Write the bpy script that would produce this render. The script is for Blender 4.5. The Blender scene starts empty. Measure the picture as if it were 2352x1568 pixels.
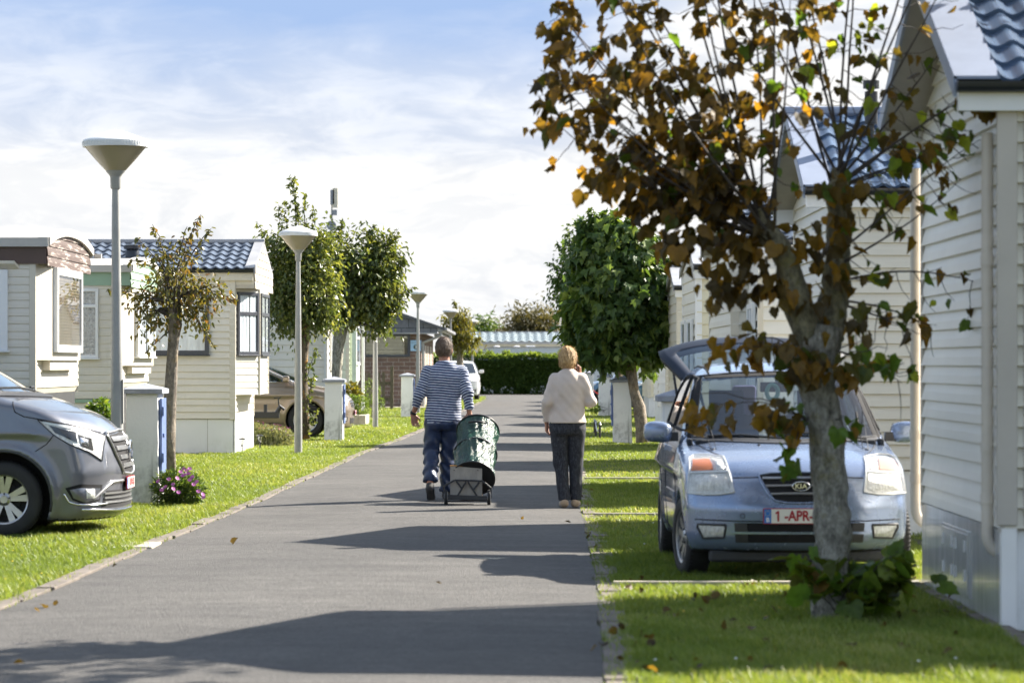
import bpy, math, random
import numpy as np
from mathutils import Vector, Matrix
from mathutils.bvhtree import BVHTree

sc = bpy.context.scene
R = math.radians
# ---------------------------------------------------------------- camera
FPX = 6900.0            # focal length in pixels of a 2352 px wide frame
CH = 1.52               # eye height
cam_d = bpy.data.cameras.new("camera")
cam = bpy.data.objects.new("camera", cam_d)
sc.collection.objects.link(cam)
cam.location = (0, 0, CH)
cam.rotation_euler = (R(90), 0, 0)
cam_d.sensor_width = 36.0
cam_d.lens = 36.0 * FPX / 2352.0
cam_d.shift_y = 52.0 / 2352.0
cam_d.clip_start = 0.5
cam_d.clip_end = 6000
cam_d.dof.use_dof = True
cam_d.dof.focus_distance = 40.0
cam_d.dof.aperture_fstop = 3.8
cam_d.dof.aperture_blades = 9
sc.camera = cam
# ---------------------------------------------------------------- light
SUN_DIR = Vector((4.4, 3.05, 3.85)).normalized()      # towards the sun
sun_az = math.atan2(SUN_DIR.x, SUN_DIR.y)
sun_el = math.asin(SUN_DIR.z)
sd = bpy.data.lights.new("sun", 'SUN')
sd.energy = 4.8
sd.angle = R(0.55)
sd.color = (1.0, 0.93, 0.82)
so = bpy.data.objects.new("sun", sd)
sc.collection.objects.link(so)
so.rotation_euler = (-SUN_DIR).to_track_quat('-Z', 'Y').to_euler()

w = bpy.data.worlds.new("World")
sc.world = w
w.use_nodes = True
nt = w.node_tree
N, L = nt.nodes, nt.links
N.clear()
wo = N.new('ShaderNodeOutputWorld')
bg = N.new('ShaderNodeBackground')
bg.inputs['Strength'].default_value = 0.09
sky = N.new('ShaderNodeTexSky')
sky.sky_type = 'NISHITA'
sky.sun_disc = False
sky.sun_elevation = sun_el
sky.sun_rotation = sun_az
sky.air_density = 1.0
sky.dust_density = 0.6
sky.ozone_density = 2.0
tc = N.new('ShaderNodeTexCoord')
sep = N.new('ShaderNodeSeparateXYZ')
L.new(tc.outputs['Generated'], sep.inputs[0])


def wmath(op, a, b=None, c=None, clamp=False):
    m = N.new('ShaderNodeMath')
    m.operation = op
    m.use_clamp = clamp
    for i, v in enumerate((a, b, c)):
        if v is None:
            continue
        if isinstance(v, (int, float)):
            m.inputs[i].default_value = v
        else:
            L.new(v, m.inputs[i])
    return m.outputs[0]


def wnoise(sx, sy, sz, detail, rough, off=0.0, dist=0.0):
    mp = N.new('ShaderNodeMapping')
    mp.inputs['Scale'].default_value = (sx, sy, sz)
    mp.inputs['Location'].default_value = (off, off * 1.7, off * 0.6)
    L.new(tc.outputs['Generated'], mp.inputs['Vector'])
    n = N.new('ShaderNodeTexNoise')
    n.inputs['Scale'].default_value = 1.0
    n.inputs['Detail'].default_value = detail
    n.inputs['Roughness'].default_value = rough
    n.inputs['Distortion'].default_value = dist
    L.new(mp.outputs[0], n.inputs['Vector'])
    return n.outputs['Fac']


zc = wmath('MAXIMUM', sep.outputs['Z'], 0.0)
n1 = wnoise(7, 7, 26, 6, 0.5, 3.1, 0.2)        # long low banks of cloud
n2 = wnoise(26, 26, 80, 7, 0.6, 7.7, 0.5)       # their broken edges
# how much the low sky is covered: nearly all near the horizon, thin above
bank = wmath('MULTIPLY_ADD', n1, 0.9, wmath('MULTIPLY', n2, 0.3))
cov0 = wmath('SUBTRACT', wmath('MULTIPLY_ADD', bank, 1.15, 0.38), wmath('MULTIPLY', wmath('SUBTRACT', zc, 0.058), 17.0))
xcov = wmath('MULTIPLY', wmath('MAXIMUM', wmath('SUBTRACT', sep.outputs['X'], 0.01), 0.0), 14.0)
cov = wmath('ADD', cov0, wmath('MINIMUM', xcov, 0.7), None, True)
hi = wmath('MULTIPLY_ADD', wnoise(2.2, 2.2, 3.4, 6, 0.55, 1.3), 3.0, -1.3, True)   # clouds high overhead
sel = wmath('MULTIPLY', wmath('SUBTRACT', sep.outputs['Z'], 0.14), 8.0, None, True)
mixf = wmath('ADD', wmath('MULTIPLY', cov, wmath('SUBTRACT', 1.0, sel)), wmath('MULTIPLY', hi, sel), None, True)
lit = N.new('ShaderNodeMapRange')
L.new(n2, lit.inputs[0])
lit.inputs[1].default_value = 0.38
lit.inputs[2].default_value = 0.62
lit.inputs[3].default_value = 0.0
lit.inputs[4].default_value = 1.0
lit.interpolation_type = 'SMOOTHSTEP'
lit2 = N.new('ShaderNodeMapRange')
L.new(n1, lit2.inputs[0])
lit2.inputs[1].default_value = 0.4
lit2.inputs[2].default_value = 0.66
litm = wmath('MULTIPLY_ADD', lit.outputs[0], 0.6, wmath('MULTIPLY', lit2.outputs[0], 0.4), True)
cc = N.new('ShaderNodeMixRGB')
cc.inputs[1].default_value = (2.7, 2.78, 2.93, 1)
cc.inputs[2].default_value = (4.0, 3.92, 3.75, 1)
L.new(litm, cc.inputs[0])
tint = N.new('ShaderNodeMixRGB')
tint.blend_type = 'MULTIPLY'
tint.inputs[0].default_value = 1.0
tint.inputs[2].default_value = (1.12, 1.0, 0.86, 1)
L.new(sky.outputs[0], tint.inputs[1])
lowf = wmath('MULTIPLY_ADD', sep.outputs['Z'], -5.0, 1.6, True)      # clear air low over the land
clr = N.new('ShaderNodeMixRGB')
clr.inputs[2].default_value = (1.35, 1.88, 2.9, 1)
L.new(lowf, clr.inputs[0])
L.new(tint.outputs[0], clr.inputs[1])
mx = N.new('ShaderNodeMixRGB')
L.new(mixf, mx.inputs[0])
L.new(clr.outputs[0], mx.inputs[1])
L.new(cc.outputs[0], mx.inputs[2])
L.new(mx.outputs[0], bg.inputs['Color'])
L.new(bg.outputs[0], wo.inputs[0])

sc.view_settings.view_transform = 'Standard'
sc.view_settings.look = 'None'
sc.view_settings.gamma = 1.0
sc.view_settings.exposure = 1.78
sc.view_settings.use_curve_mapping = False
sc.cycles.use_denoising = True
sc.cycles.max_bounces = 8
sc.cycles.transparent_max_bounces = 24
sc.cycles.caustics_reflective = False
sc.cycles.caustics_refractive = False
sc.render.film_transparent = False
sc.cycles.use_adaptive_sampling = True
sc.cycles.adaptive_threshold = 0.02

# ---------------------------------------------------------------- helpers
COL = sc.collection


def K(Y):
    return FPX / Y


def W(px, py, Y):
    k = FPX / Y
    return Vector(((px - 1176) / k, Y, CH - (py - 836) / k))


def origin(o):
    v = Vector((0, 0, 0))
    while o is not None:
        v = v + o.location
        o = o.parent
    return v


def tag(o, label=None, cat=None, group=None, kind=None):
    if label: o['label'] = label
    if cat: o['category'] = cat
    if group: o['group'] = group
    if kind: o['kind'] = kind
    return o


def thing(name, label, cat, loc=(0, 0, 0), group=None, rotz=0.0):
    o = bpy.data.objects.new(name, None)
    COL.objects.link(o)
    o.location = loc
    o.rotation_euler = (0, 0, rotz)
    o.empty_display_size = 0.2
    return tag(o, label, cat, group)


def copy_tree(o, parent=None):
    c = o.copy()
    COL.objects.link(c)
    if parent is not None:
        c.parent = parent
    for ch in list(o.children):
        copy_tree(ch, c)
    return c


def link_mesh(name, me, mat, parent=None, world=True):
    """world=True: vertices were given in world space, take the parent's place off"""
    if parent is not None and world:
        v = origin(parent)
        if v.length > 0:
            me.transform(Matrix.Translation(-v))
    if mat is not None:
        for m in (mat if isinstance(mat, (list, tuple)) else [mat]):
            me.materials.append(m)
    o = bpy.data.objects.new(name, me)
    COL.objects.link(o)
    if parent is not None:
        o.parent = parent
    return o


def bevel(o, wd=0.01, seg=2, ang=40):
    m = o.modifiers.new("bevel", 'BEVEL')
    m.width = wd
    m.segments = seg
    m.limit_method = 'ANGLE'
    m.angle_limit = R(ang)
    return o


class MB:
    def __init__(s):
        s.v, s.f, s.mi = [], [], []

    def add(s, vs, fs, mi=0):
        b = len(s.v)
        s.v.extend([tuple(p) for p in vs])
        for f in fs:
            s.f.append(tuple(b + i for i in f))
            s.mi.append(mi)
        return s

    def box(s, x0, x1, y0, y1, z0, z1, mi=0):
        if x0 > x1: x0, x1 = x1, x0
        if y0 > y1: y0, y1 = y1, y0
        if z0 > z1: z0, z1 = z1, z0
        vs = [(x0, y0, z0), (x1, y0, z0), (x1, y1, z0), (x0, y1, z0), (x0, y0, z1), (x1, y0, z1), (x1, y1, z1), (x0, y1, z1)]
        return s.add(vs, [(0, 3, 2, 1), (4, 5, 6, 7), (0, 1, 5, 4), (1, 2, 6, 5), (2, 3, 7, 6), (3, 0, 4, 7)], mi)

    def obox(s, c, ax, ay, az, mi=0):
        """box from centre and three half-axis vectors"""
        c, ax, ay, az = Vector(c), Vector(ax), Vector(ay), Vector(az)
        vs = []
        for k in (-1, 1):
            for (i, j) in ((-1, -1), (1, -1), (1, 1), (-1, 1)):
                vs.append(c + ax * i + ay * j + az * k)
        return s.add(vs, [(0, 3, 2, 1), (4, 5, 6, 7), (0, 1, 5, 4), (1, 2, 6, 5), (2, 3, 7, 6), (3, 0, 4, 7)], mi)

    def bar(s, a, b, wd, th, up=(0, 0, 1), mi=0):
        a, b, up = Vector(a), Vector(b), Vector(up)
        d = (b - a)
        l = d.length
        d.normalize()
        sx = d.cross(up)
        if sx.length < 1e-4:
            sx = d.cross(Vector((1, 0, 0)))
        sx.normalize()
        u = sx.cross(d)
        return s.obox((a + b) / 2, d * l / 2, sx * wd / 2, u * th / 2, mi)

    def quad(s, a, b, c, d, mi=0):
        return s.add([a, b, c, d], [(0, 1, 2, 3)], mi)

    def prism(s, pts, off, mi=0):
        """pts polygon (3d), off extrusion vector"""
        n = len(pts)
        off = Vector(off)
        vs = [Vector(p) for p in pts] + [Vector(p) + off for p in pts]
        fs = [tuple(range(n))[::-1], tuple(range(n, 2 * n))]
        for i in range(n):
            j = (i + 1) % n
            fs.append((i, j, n + j, n + i))
        return s.add(vs, fs, mi)

    def tube(s, pts, rad, n=8, caps=True, mi=0, squash=None):
        pts = [Vector(p) for p in pts]
        if not isinstance(rad, (list, tuple)):
            rad = [rad] * len(pts)
        rings = []
        prev = None
        for i, p in enumerate(pts):
            if i == 0: d = pts[1] - pts[0]
            elif i == len(pts) - 1: d = pts[-1] - pts[-2]
            else: d = (pts[i + 1] - pts[i]).normalized() + (pts[i] - pts[i - 1]).normalized()
            if d.length < 1e-9: d = Vector((0, 0, 1))
            d.normalize()
            if prev is None:
                a = Vector((1, 0, 0)) if abs(d.x) < 0.8 else Vector((0, 1, 0))
                sx = d.cross(a).normalized()
            else:
                sx = (prev - d * prev.dot(d))
                if sx.length < 1e-6:
                    sx = d.orthogonal()
                sx.normalize()
            prev = sx
            sy = d.cross(sx)
            rings.append([p + (sx * math.cos(t) + sy * math.sin(t)) * rad[i] for t in [2 * math.pi * k / n for k in range(n)]])
        vs = [q for r_ in rings for q in r_]
        fs = []
        for i in range(len(rings) - 1):
            for k in range(n):
                k2 = (k + 1) % n
                fs.append((i * n + k, i * n + k2, (i + 1) * n + k2, (i + 1) * n + k))
        if caps:
            fs.append(tuple(range(n))[::-1])
            fs.append(tuple((len(rings) - 1) * n + k for k in range(n)))
        return s.add(vs, fs, mi)

    def lathe(s, prof, c=(0, 0, 0), n=32, axis='z', mi=0, caps=True):
        vs, fs = [], []
        for (r_, h) in prof:
            for k in range(n):
                t = 2 * math.pi * k / n
                a, b = r_ * math.cos(t), r_ * math.sin(t)
                if axis == 'z': p = (c[0] + a, c[1] + b, c[2] + h)
                elif axis == 'x': p = (c[0] + h, c[1] + a, c[2] + b)
                else: p = (c[0] + a, c[1] + h, c[2] + b)
                vs.append(p)
        for i in range(len(prof) - 1):
            for k in range(n):
                k2 = (k + 1) % n
                f = (i * n + k, i * n + k2, (i + 1) * n + k2, (i + 1) * n + k)
                fs.append(f if axis == 'z' else f)
        if caps:
            fs.append(tuple(range(n))[::-1])
            fs.append(tuple((len(prof) - 1) * n + k for k in range(n)))
        return s.add(vs, fs, mi)

    def mesh(s, name):
        me = bpy.data.meshes.new(name)
        me.from_pydata(s.v, [], s.f)
        if any(s.mi):
            me.polygons.foreach_set('material_index', s.mi)
        me.update()
        return me

    def build(s, name, mat, parent=None, smooth=False, world=True, bev=0, ang=35, fix=False):
        me = s.mesh(name)
        if fix:
            import bmesh
            b_ = bmesh.new()
            b_.from_mesh(me)
            bmesh.ops.recalc_face_normals(b_, faces=b_.faces)
            b_.to_mesh(me)
            b_.free()
        if smooth:
            me.polygons.foreach_set('use_smooth', [True] * len(me.polygons))
            if smooth != 'all':
                me.set_sharp_from_angle(angle=R(ang))
        o = link_mesh(name, me, mat, parent, world)
        if bev:
            bevel(o, bev)
        return o


def np_mesh(name, v, f, mi=None, smooth=True):
    """v (n,3), f (m,k) with equal k"""
    v = np.asarray(v, dtype=np.float32)
    f = np.asarray(f, dtype=np.int32)
    me = bpy.data.meshes.new(name)
    m, k = f.shape
    me.vertices.add(len(v))
    me.vertices.foreach_set('co', v.ravel())
    me.loops.add(m * k)
    me.loops.foreach_set('vertex_index', f.ravel())
    me.polygons.add(m)
    me.polygons.foreach_set('loop_start', np.arange(0, m * k, k, dtype=np.int32))
    me.polygons.foreach_set('loop_total', np.full(m, k, dtype=np.int32))
    if mi is not None:
        me.polygons.foreach_set('material_index', np.asarray(mi, dtype=np.int32))
    if smooth:
        me.polygons.foreach_set('use_smooth', np.ones(m, dtype=bool))
    me.update(calc_edges=True)
    return me


# ---------------------------------------------------------------- materials
def new_mat(name):
    m = bpy.data.materials.new(name)
    m.use_nodes = True
    t = m.node_tree
    return m, t, t.nodes, t.links, t.nodes['Principled BSDF']


def tnoise(t, scale, detail=4, rough=0.55, mscale=None, coord='Object', dist=0.0):
    n = t.nodes.new('ShaderNodeTexNoise')
    n.inputs['Scale'].default_value = scale
    n.inputs['Detail'].default_value = detail
    n.inputs['Roughness'].default_value = rough
    n.inputs['Distortion'].default_value = dist
    c = t.nodes.new('ShaderNodeTexCoord')
    src = c.outputs[coord]
    if mscale:
        mp = t.nodes.new('ShaderNodeMapping')
        mp.inputs['Scale'].default_value = mscale
        t.links.new(src, mp.inputs['Vector'])
        src = mp.outputs[0]
    t.links.new(src, n.inputs['Vector'])
    return n.outputs['Fac']


def tramp(t, fac, stops):
    r_ = t.nodes.new('ShaderNodeValToRGB')
    els = r_.color_ramp.elements
    while len(els) < len(stops):
        els.new(0.5)
    for e, (p, c) in zip(els, stops):
        e.position = p
        e.color = (c[0], c[1], c[2], 1) if isinstance(c, (tuple, list)) else (c, c, c, 1)
    t.links.new(fac, r_.inputs[0])
    return r_.outputs[0]


def tmix(t, fac, a, b, mode='MIX'):
    m = t.nodes.new('ShaderNodeMixRGB')
    m.blend_type = mode
    for i, v in ((0, fac), (1, a), (2, b)):
        if isinstance(v, (int, float)):
            m.inputs[i].default_value = v
        elif isinstance(v, (tuple, list)):
            m.inputs[i].default_value = (v[0], v[1], v[2], 1)
        else:
            t.links.new(v, m.inputs[i])
    return m.outputs[0]


def tmath(t, op, a, b=None, c=None, clamp=False):
    m = t.nodes.new('ShaderNodeMath')
    m.operation = op
    m.use_clamp = clamp
    for i, v in enumerate((a, b, c)):
        if v is None:
            continue
        if isinstance(v, (int, float)):
            m.inputs[i].default_value = v
        else:
            t.links.new(v, m.inputs[i])
    return m.outputs[0]


def tbump(t, h, strength, dist, P):
    b = t.nodes.new('ShaderNodeBump')
    b.inputs['Strength'].default_value = strength
    b.inputs['Distance'].default_value = dist
    t.links.new(h, b.inputs['Height'])
    t.links.new(b.outputs[0], P.inputs['Normal'])


def mat(name, col, rough=0.6, metal=0.0, var=0.12, vs=3.0, bump=0.0, bs=80.0, bd=0.004, coat=0.0, spec=0.5, ms=None, col2=None, lo=0.35, hi=0.65):
    m, t, n, l, P = new_mat(name)
    c = Vector(col)
    c2 = Vector(col2) if col2 else c * (1 - var)
    f = tnoise(t, vs, 6, 0.6, ms)
    rc = tramp(t, f, [(lo, tuple(c2)), (hi, tuple(c * (1 + var * 0.3) if not col2 else c))])
    l.new(rc, P.inputs['Base Color'])
    P.inputs['Roughness'].default_value = rough
    P.inputs['Metallic'].default_value = metal
    P.inputs['Coat Weight'].default_value = coat
    P.inputs['Coat Roughness'].default_value = 0.03
    P.inputs['Specular IOR Level'].default_value = spec
    if bump:
        tbump(t, tnoise(t, bs, 5, 0.6, ms), bump, bd, P)
    return m


def dirty_mat(name, col, dirt, rough=0.6, amount=0.5, vs=2.5, zfade=None, bump=0.15, bs=60, bd=0.003, streak=True, coord='Object'):
    """painted or rendered surface with blotches and vertical streaks of dirt; zfade=(z0,z1): more dirt low down"""
    m, t, n, l, P = new_mat(name)
    f1 = tnoise(t, vs, 8, 0.65)
    f2 = tnoise(t, vs * 9, 6, 0.7)
    mask = tmath(t, 'MULTIPLY', tmath(t, 'MULTIPLY_ADD', f1, 3.0, -1.35, True), tmath(t, 'MULTIPLY_ADD', f2, 2.4, -0.6, True))
    if streak:
        f3 = tnoise(t, 1.0, 6, 0.6, (14, 14, 0.8))
        mask = tmath(t, 'MAXIMUM', mask, tmath(t, 'MULTIPLY_ADD', f3, 2.6, -1.5, True))
    if zfade:
        c = n.new('ShaderNodeTexCoord')
        s = n.new('ShaderNodeSeparateXYZ')
        l.new(c.outputs['Object'], s.inputs[0])
        zf = n.new('ShaderNodeMapRange')
        l.new(s.outputs['Z'], zf.inputs[0])
        zf.inputs[1].default_value = zfade[0]
        zf.inputs[2].default_value = zfade[1]
        zf.inputs[3].default_value = 1.0
        zf.inputs[4].default_value = 0.02
        mask = tmath(t, 'MULTIPLY', tmath(t, 'MULTIPLY', mask, 3.4), zf.outputs[0], None, True)
    base = tramp(t, tnoise(t, 1.3, 5, 0.5), [(0.35, tuple(Vector(col) * 0.92)), (0.65, col)])
    l.new(tmix(t, tmath(t, 'MULTIPLY', mask, amount), base, dirt), P.inputs['Base Color'])
    P.inputs['Roughness'].default_value = rough
    if bump:
        tbump(t, f2, bump, bd, P)
    return m


def glass_mat(name, tintc=(0.9, 0.95, 0.95), refl=0.10, rough=0.01):
    m = bpy.data.materials.new(name)
    m.use_nodes = True
    t = m.node_tree
    t.nodes.clear()
    o = t.nodes.new('ShaderNodeOutputMaterial')
    tr = t.nodes.new('ShaderNodeBsdfTransparent')
    tr.inputs[0].default_value = (*tintc, 1)
    gl = t.nodes.new('ShaderNodeBsdfGlossy')
    gl.inputs['Roughness'].default_value = rough
    ge = t.nodes.new('ShaderNodeNewGeometry')
    dp = t.nodes.new('ShaderNodeVectorMath')
    dp.operation = 'DOT_PRODUCT'
    t.links.new(ge.outputs['Normal'], dp.inputs[0])
    t.links.new(ge.outputs['Incoming'], dp.inputs[1])
    cs = tmath(t, 'SUBTRACT', 1.0, tmath(t, 'ABSOLUTE', dp.outputs['Value']), None, True)
    fac = tmath(t, 'MULTIPLY_ADD', tmath(t, 'POWER', cs, 5.0), 0.9, refl, True)      # Schlick's reflectance
    mxn = t.nodes.new('ShaderNodeMixShader')
    t.links.new(fac, mxn.inputs[0])
    t.links.new(tr.outputs[0], mxn.inputs[1])
    t.links.new(gl.outputs[0], mxn.inputs[2])
    t.links.new(mxn.outputs[0], o.inputs[0])
    return m


def leaf_mat(name, cols, trans=0.45, rough=0.5, hue=(0.0, 1.0), spec=0.4):
    """cols: ramp over a per-leaf value kept in the attribute 'tint'"""
    m, t, n, l, P = new_mat(name)
    a = n.new('ShaderNodeAttribute')
    a.attribute_name = 'tint'
    k = len(cols)
    c = tramp(t, a.outputs['Fac'], [(i / max(1, k - 1), cc_) for i, cc_ in enumerate(cols)])
    v = tramp(t, tnoise(t, 30, 3, 0.5), [(0.3, 0.75), (0.7, 1.1)])
    c = tmix(t, 1.0, c, v, 'MULTIPLY')
    l.new(c, P.inputs['Base Color'])
    P.inputs['Roughness'].default_value = rough
    P.inputs['Specular IOR Level'].default_value = spec
    tl = n.new('ShaderNodeBsdfTranslucent')
    bright = tmix(t, 1.0, c, (1.9, 1.7, 0.8), 'MULTIPLY')
    l.new(bright, tl.inputs[0])
    ms_ = n.new('ShaderNodeMixShader')
    ms_.inputs[0].default_value = trans
    l.new(P.outputs[0], ms_.inputs[1])
    l.new(tl.outputs[0], ms_.inputs[2])
    l.new(ms_.outputs[0], n['Material Output'].inputs[0])
    return m


M = {}
M['cream'] = dirty_mat('cream_siding', (0.74, 0.69, 0.60), (0.38, 0.37, 0.30), 0.45, 0.55, 1.2)
M['cream_bright'] = dirty_mat('pale_cream_siding', (0.71, 0.67, 0.58), (0.5, 0.47, 0.38), 0.42, 0.3, 1.2)
M['cream_yellow'] = dirty_mat('yellow_cream_siding', (0.74, 0.68, 0.50), (0.5, 0.47, 0.36), 0.45, 0.25, 1.2)
M['grey_cream'] = dirty_mat('grey_cream_siding', (0.70, 0.66, 0.56), (0.46, 0.44, 0.40), 0.4, 0.25, 1.2)
M['white_siding'] = dirty_mat('white_siding', (0.84, 0.81, 0.74), (0.5, 0.49, 0.46), 0.42, 0.25, 1.2)
M['trim_taupe'] = mat('taupe_trim', (0.50, 0.46, 0.41), 0.45, vs=1.5)
M['trim_cream'] = mat('cream_trim', (0.66, 0.61, 0.51), 0.4, vs=1.5)
M['trim_white'] = mat('white_trim', (0.80, 0.80, 0.80), 0.35, var=0.06, vs=1.5)
M['pipe'] = mat('cream_pipe', (0.66, 0.60, 0.53), 0.35, var=0.08, vs=3)
M['skirt_white'] = dirty_mat('white_skirt_panel', (0.78, 0.79, 0.80), (0.45, 0.46, 0.42), 0.45, 0.35, 2.0, zfade=(0.0, 0.35))
M['brown_fascia'] = mat('brown_fascia', (0.10, 0.06, 0.048), 0.4, var=0.3, vs=2)
M['green_fascia'] = mat('green_fascia', (0.30, 0.44, 0.32), 0.5, var=0.15, vs=2)
M['white_roof'] = dirty_mat('white_roof_edge', (0.52, 0.50, 0.47), (0.36, 0.33, 0.29), 0.55, 0.6, 3.0)
M['tile'] = mat('slate_roof_tile', (0.10, 0.125, 0.17), 0.30, var=0.25, vs=5, bump=0.1, bs=150)
M['tile_blue'] = mat('blue_roof_tile', (0.085, 0.13, 0.21), 0.22, var=0.2, vs=4, bump=0.05, bs=150)
M['tile_pale'] = mat('pale_roof_tile', (0.36, 0.42, 0.44), 0.4, var=0.2, vs=4)
M['tile_brown'] = mat('dark_roof_tile', (0.09, 0.095, 0.11), 0.35, var=0.25, vs=5)
M['verge_grey'] = mat('grey_verge_metal', (0.35, 0.35, 0.36), 0.35, var=0.15, vs=4)
M['verge_blue'] = mat('pale_blue_verge_metal', (0.25, 0.29, 0.38), 0.5, var=0.1, vs=4)
M['black_plastic'] = mat('black_plastic', (0.022, 0.023, 0.026), 0.4, var=0.2)
M['gutter_dark'] = mat('dark_gutter', (0.018, 0.022, 0.032), 0.3, var=0.2)
M['soffit'] = mat('grey_soffit', (0.36, 0.34, 0.31), 0.6)
M['win_dark'] = mat('anthracite_window_frame', (0.055, 0.06, 0.075), 0.35)
M['win_white'] = mat('white_window_frame', (0.80, 0.81, 0.82), 0.3, var=0.05)
M['curtain'] = mat('white_net_curtain', (0.88, 0.89, 0.92), 0.9, var=0.25, vs=12, ms=(1, 1, 0.2))
M['curtain_grey'] = mat('grey_lace_curtain', (0.38, 0.42, 0.46), 0.9, var=0.5, vs=40)
M['blind'] = mat('beige_window_blind', (0.20, 0.15, 0.10), 0.7, var=0.3, vs=3)
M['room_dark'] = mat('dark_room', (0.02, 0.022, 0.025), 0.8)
M['glass'] = glass_mat('window_glass', (0.88, 0.92, 0.94), 0.10)
M['pole'] = mat('grey_lamp_post_paint', (0.35, 0.35, 0.335), 0.5, var=0.15, vs=5, bump=0.05, bs=120)
M['lampcap'] = mat('white_lamp_cap', (0.74, 0.75, 0.75), 0.45, var=0.08, vs=5)
M['pillar'] = dirty_mat('whitewashed_render', (0.84, 0.84, 0.83), (0.10, 0.10, 0.09), 0.8, 0.8, 3.0, zfade=(0.0, 0.75), bump=0.5, bs=60, bd=0.006)
M['coping'] = mat('grey_coping_concrete', (0.30, 0.32, 0.37), 0.7, var=0.25, vs=8, bump=0.3, bs=90)
M['blue_door'] = mat('blue_painted_wood', (0.13, 0.19, 0.40), 0.5, var=0.3, vs=6, ms=(6, 6, 0.6))
M['concrete'] = mat('concrete', (0.16, 0.135, 0.112), 0.85, var=0.35, vs=5, bump=0.5, bs=70)
M['concrete_pale'] = mat('pale_concrete', (0.42, 0.38, 0.31), 0.85, var=0.25, vs=6, bump=0.4, bs=70)
M['steel'] = mat('galvanised_steel', (0.5, 0.5, 0.5), 0.35, 0.9, vs=6)
M['chrome'] = mat('chrome', (0.75, 0.75, 0.76), 0.08, 1.0, var=0.02)
# ================================================================ ground
def ground_mat(name, kind):
    m, t, n, l, P = new_mat(name)
    P.inputs['Roughness'].default_value = 0.9
    if kind == 'asphalt':
        big = tnoise(t, 0.35, 5, 0.6)
        st = tnoise(t, 1.0, 6, 0.65, (0.5, 3.5, 1))      # faint bands across the lane
        fine = tnoise(t, 55, 4, 0.75)
        sp = n.new('ShaderNodeTexVoronoi')
        sp.inputs['Scale'].default_value = 70
        c_ = n.new('ShaderNodeTexCoord')
        l.new(c_.outputs['Object'], sp.inputs['Vector'])
        b = tramp(t, big, [(0.3, (0.054, 0.051, 0.048)), (0.7, (0.084, 0.079, 0.073))])
        b = tmix(t, 1.0, b, tramp(t, st, [(0.3, 0.76), (0.7, 1.16)]), 'MULTIPLY')
        b = tmix(t, 1.0, b, tramp(t, fine, [(0.25, 0.5), (0.75, 1.5)]), 'MULTIPLY')
        b = tmix(t, 1.0, b, tramp(t, tnoise(t, 24, 3, 0.8), [(0.3, 0.72), (0.7, 1.28)]), 'MULTIPLY')
        b = tmix(t, 1.0, b, tramp(t, tnoise(t, 1.6, 8, 0.7, dist=1.0), [(0.36, 0.82), (0.5, 1.0), (0.66, 1.12)]), 'MULTIPLY')
        b = tmix(t, 1.0, b, tramp(t, sp.outputs['Color'], [(0.1, 0.85), (0.9, 1.25)]), 'MULTIPLY')
        l.new(b, P.inputs['Base Color'])
        P.inputs['Roughness'].default_value = 0.82
        tbump(t, tmath(t, 'ADD', fine, sp.outputs['Distance']), 0.9, 0.006, P)
    elif kind == 'lawn':
        a = tnoise(t, 0.5, 5, 0.6)
        f = tnoise(t, 14, 8, 0.75)
        b = tramp(t, a, [(0.3, (0.075, 0.085, 0.028)), (0.55, (0.10, 0.105, 0.042)), (0.8, (0.15, 0.135, 0.07))])
        b = tmix(t, 1.0, b, tramp(t, f, [(0.25, 0.45), (0.75, 1.35)]), 'MULTIPLY')
        l.new(b, P.inputs['Base Color'])
        tbump(t, f, 1.0, 0.03, P)
    return m


M['asphalt'] = ground_mat('asphalt', 'asphalt')
M['lawn'] = ground_mat('lawn_ground', 'lawn')


def structure(o):
    o['kind'] = 'structure'
    return o


g = MB()
g.quad((-3000, -200, 0), (3000, -200, 0), (3000, 5000, 0), (-3000, 5000, 0))
structure(g.build('ground', M['lawn']))

LEFT = [(-3.75, -6), (-3.3, 12), (-3.14, 18.4), (-2.8, 31.9), (-2.5, 51.4), (-2.2, 60.6), (-1.95, 72), (-1.26, 115), (-1.05, 130), (-1.2, 136), (-2.0, 140), (-4.5, 141.5), (-30, 141.5)]
RIGHT = [(0.23, -6), (0.40, 12), (0.58, 20), (0.77, 34), (1.0, 51), (1.2, 66), (1.5, 90), (1.9, 118), (2.1, 133), (2.9, 139), (5.5, 141.5), (30, 141.5)]


def interp(tab, y):
    for (x0, y0), (x1, y1) in zip(tab, tab[1:]):
        if y0 <= y <= y1:
            return x0 + (x1 - x0) * (y - y0) / (y1 - y0)
    return tab[0][0] if y < tab[0][1] else tab[-1][0]


# road sheet: the lane and the crossing road at its end
rnd = random.Random(5)
rd = MB()
ys = list(np.arange(-6, 138, 0.25))


def wobble(y, s):
    return 0.018 * math.sin(y * 1.9 + s) + 0.014 * math.sin(y * 5.3 + 2 * s) + 0.01 * math.sin(y * 13.1 + s)


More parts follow.
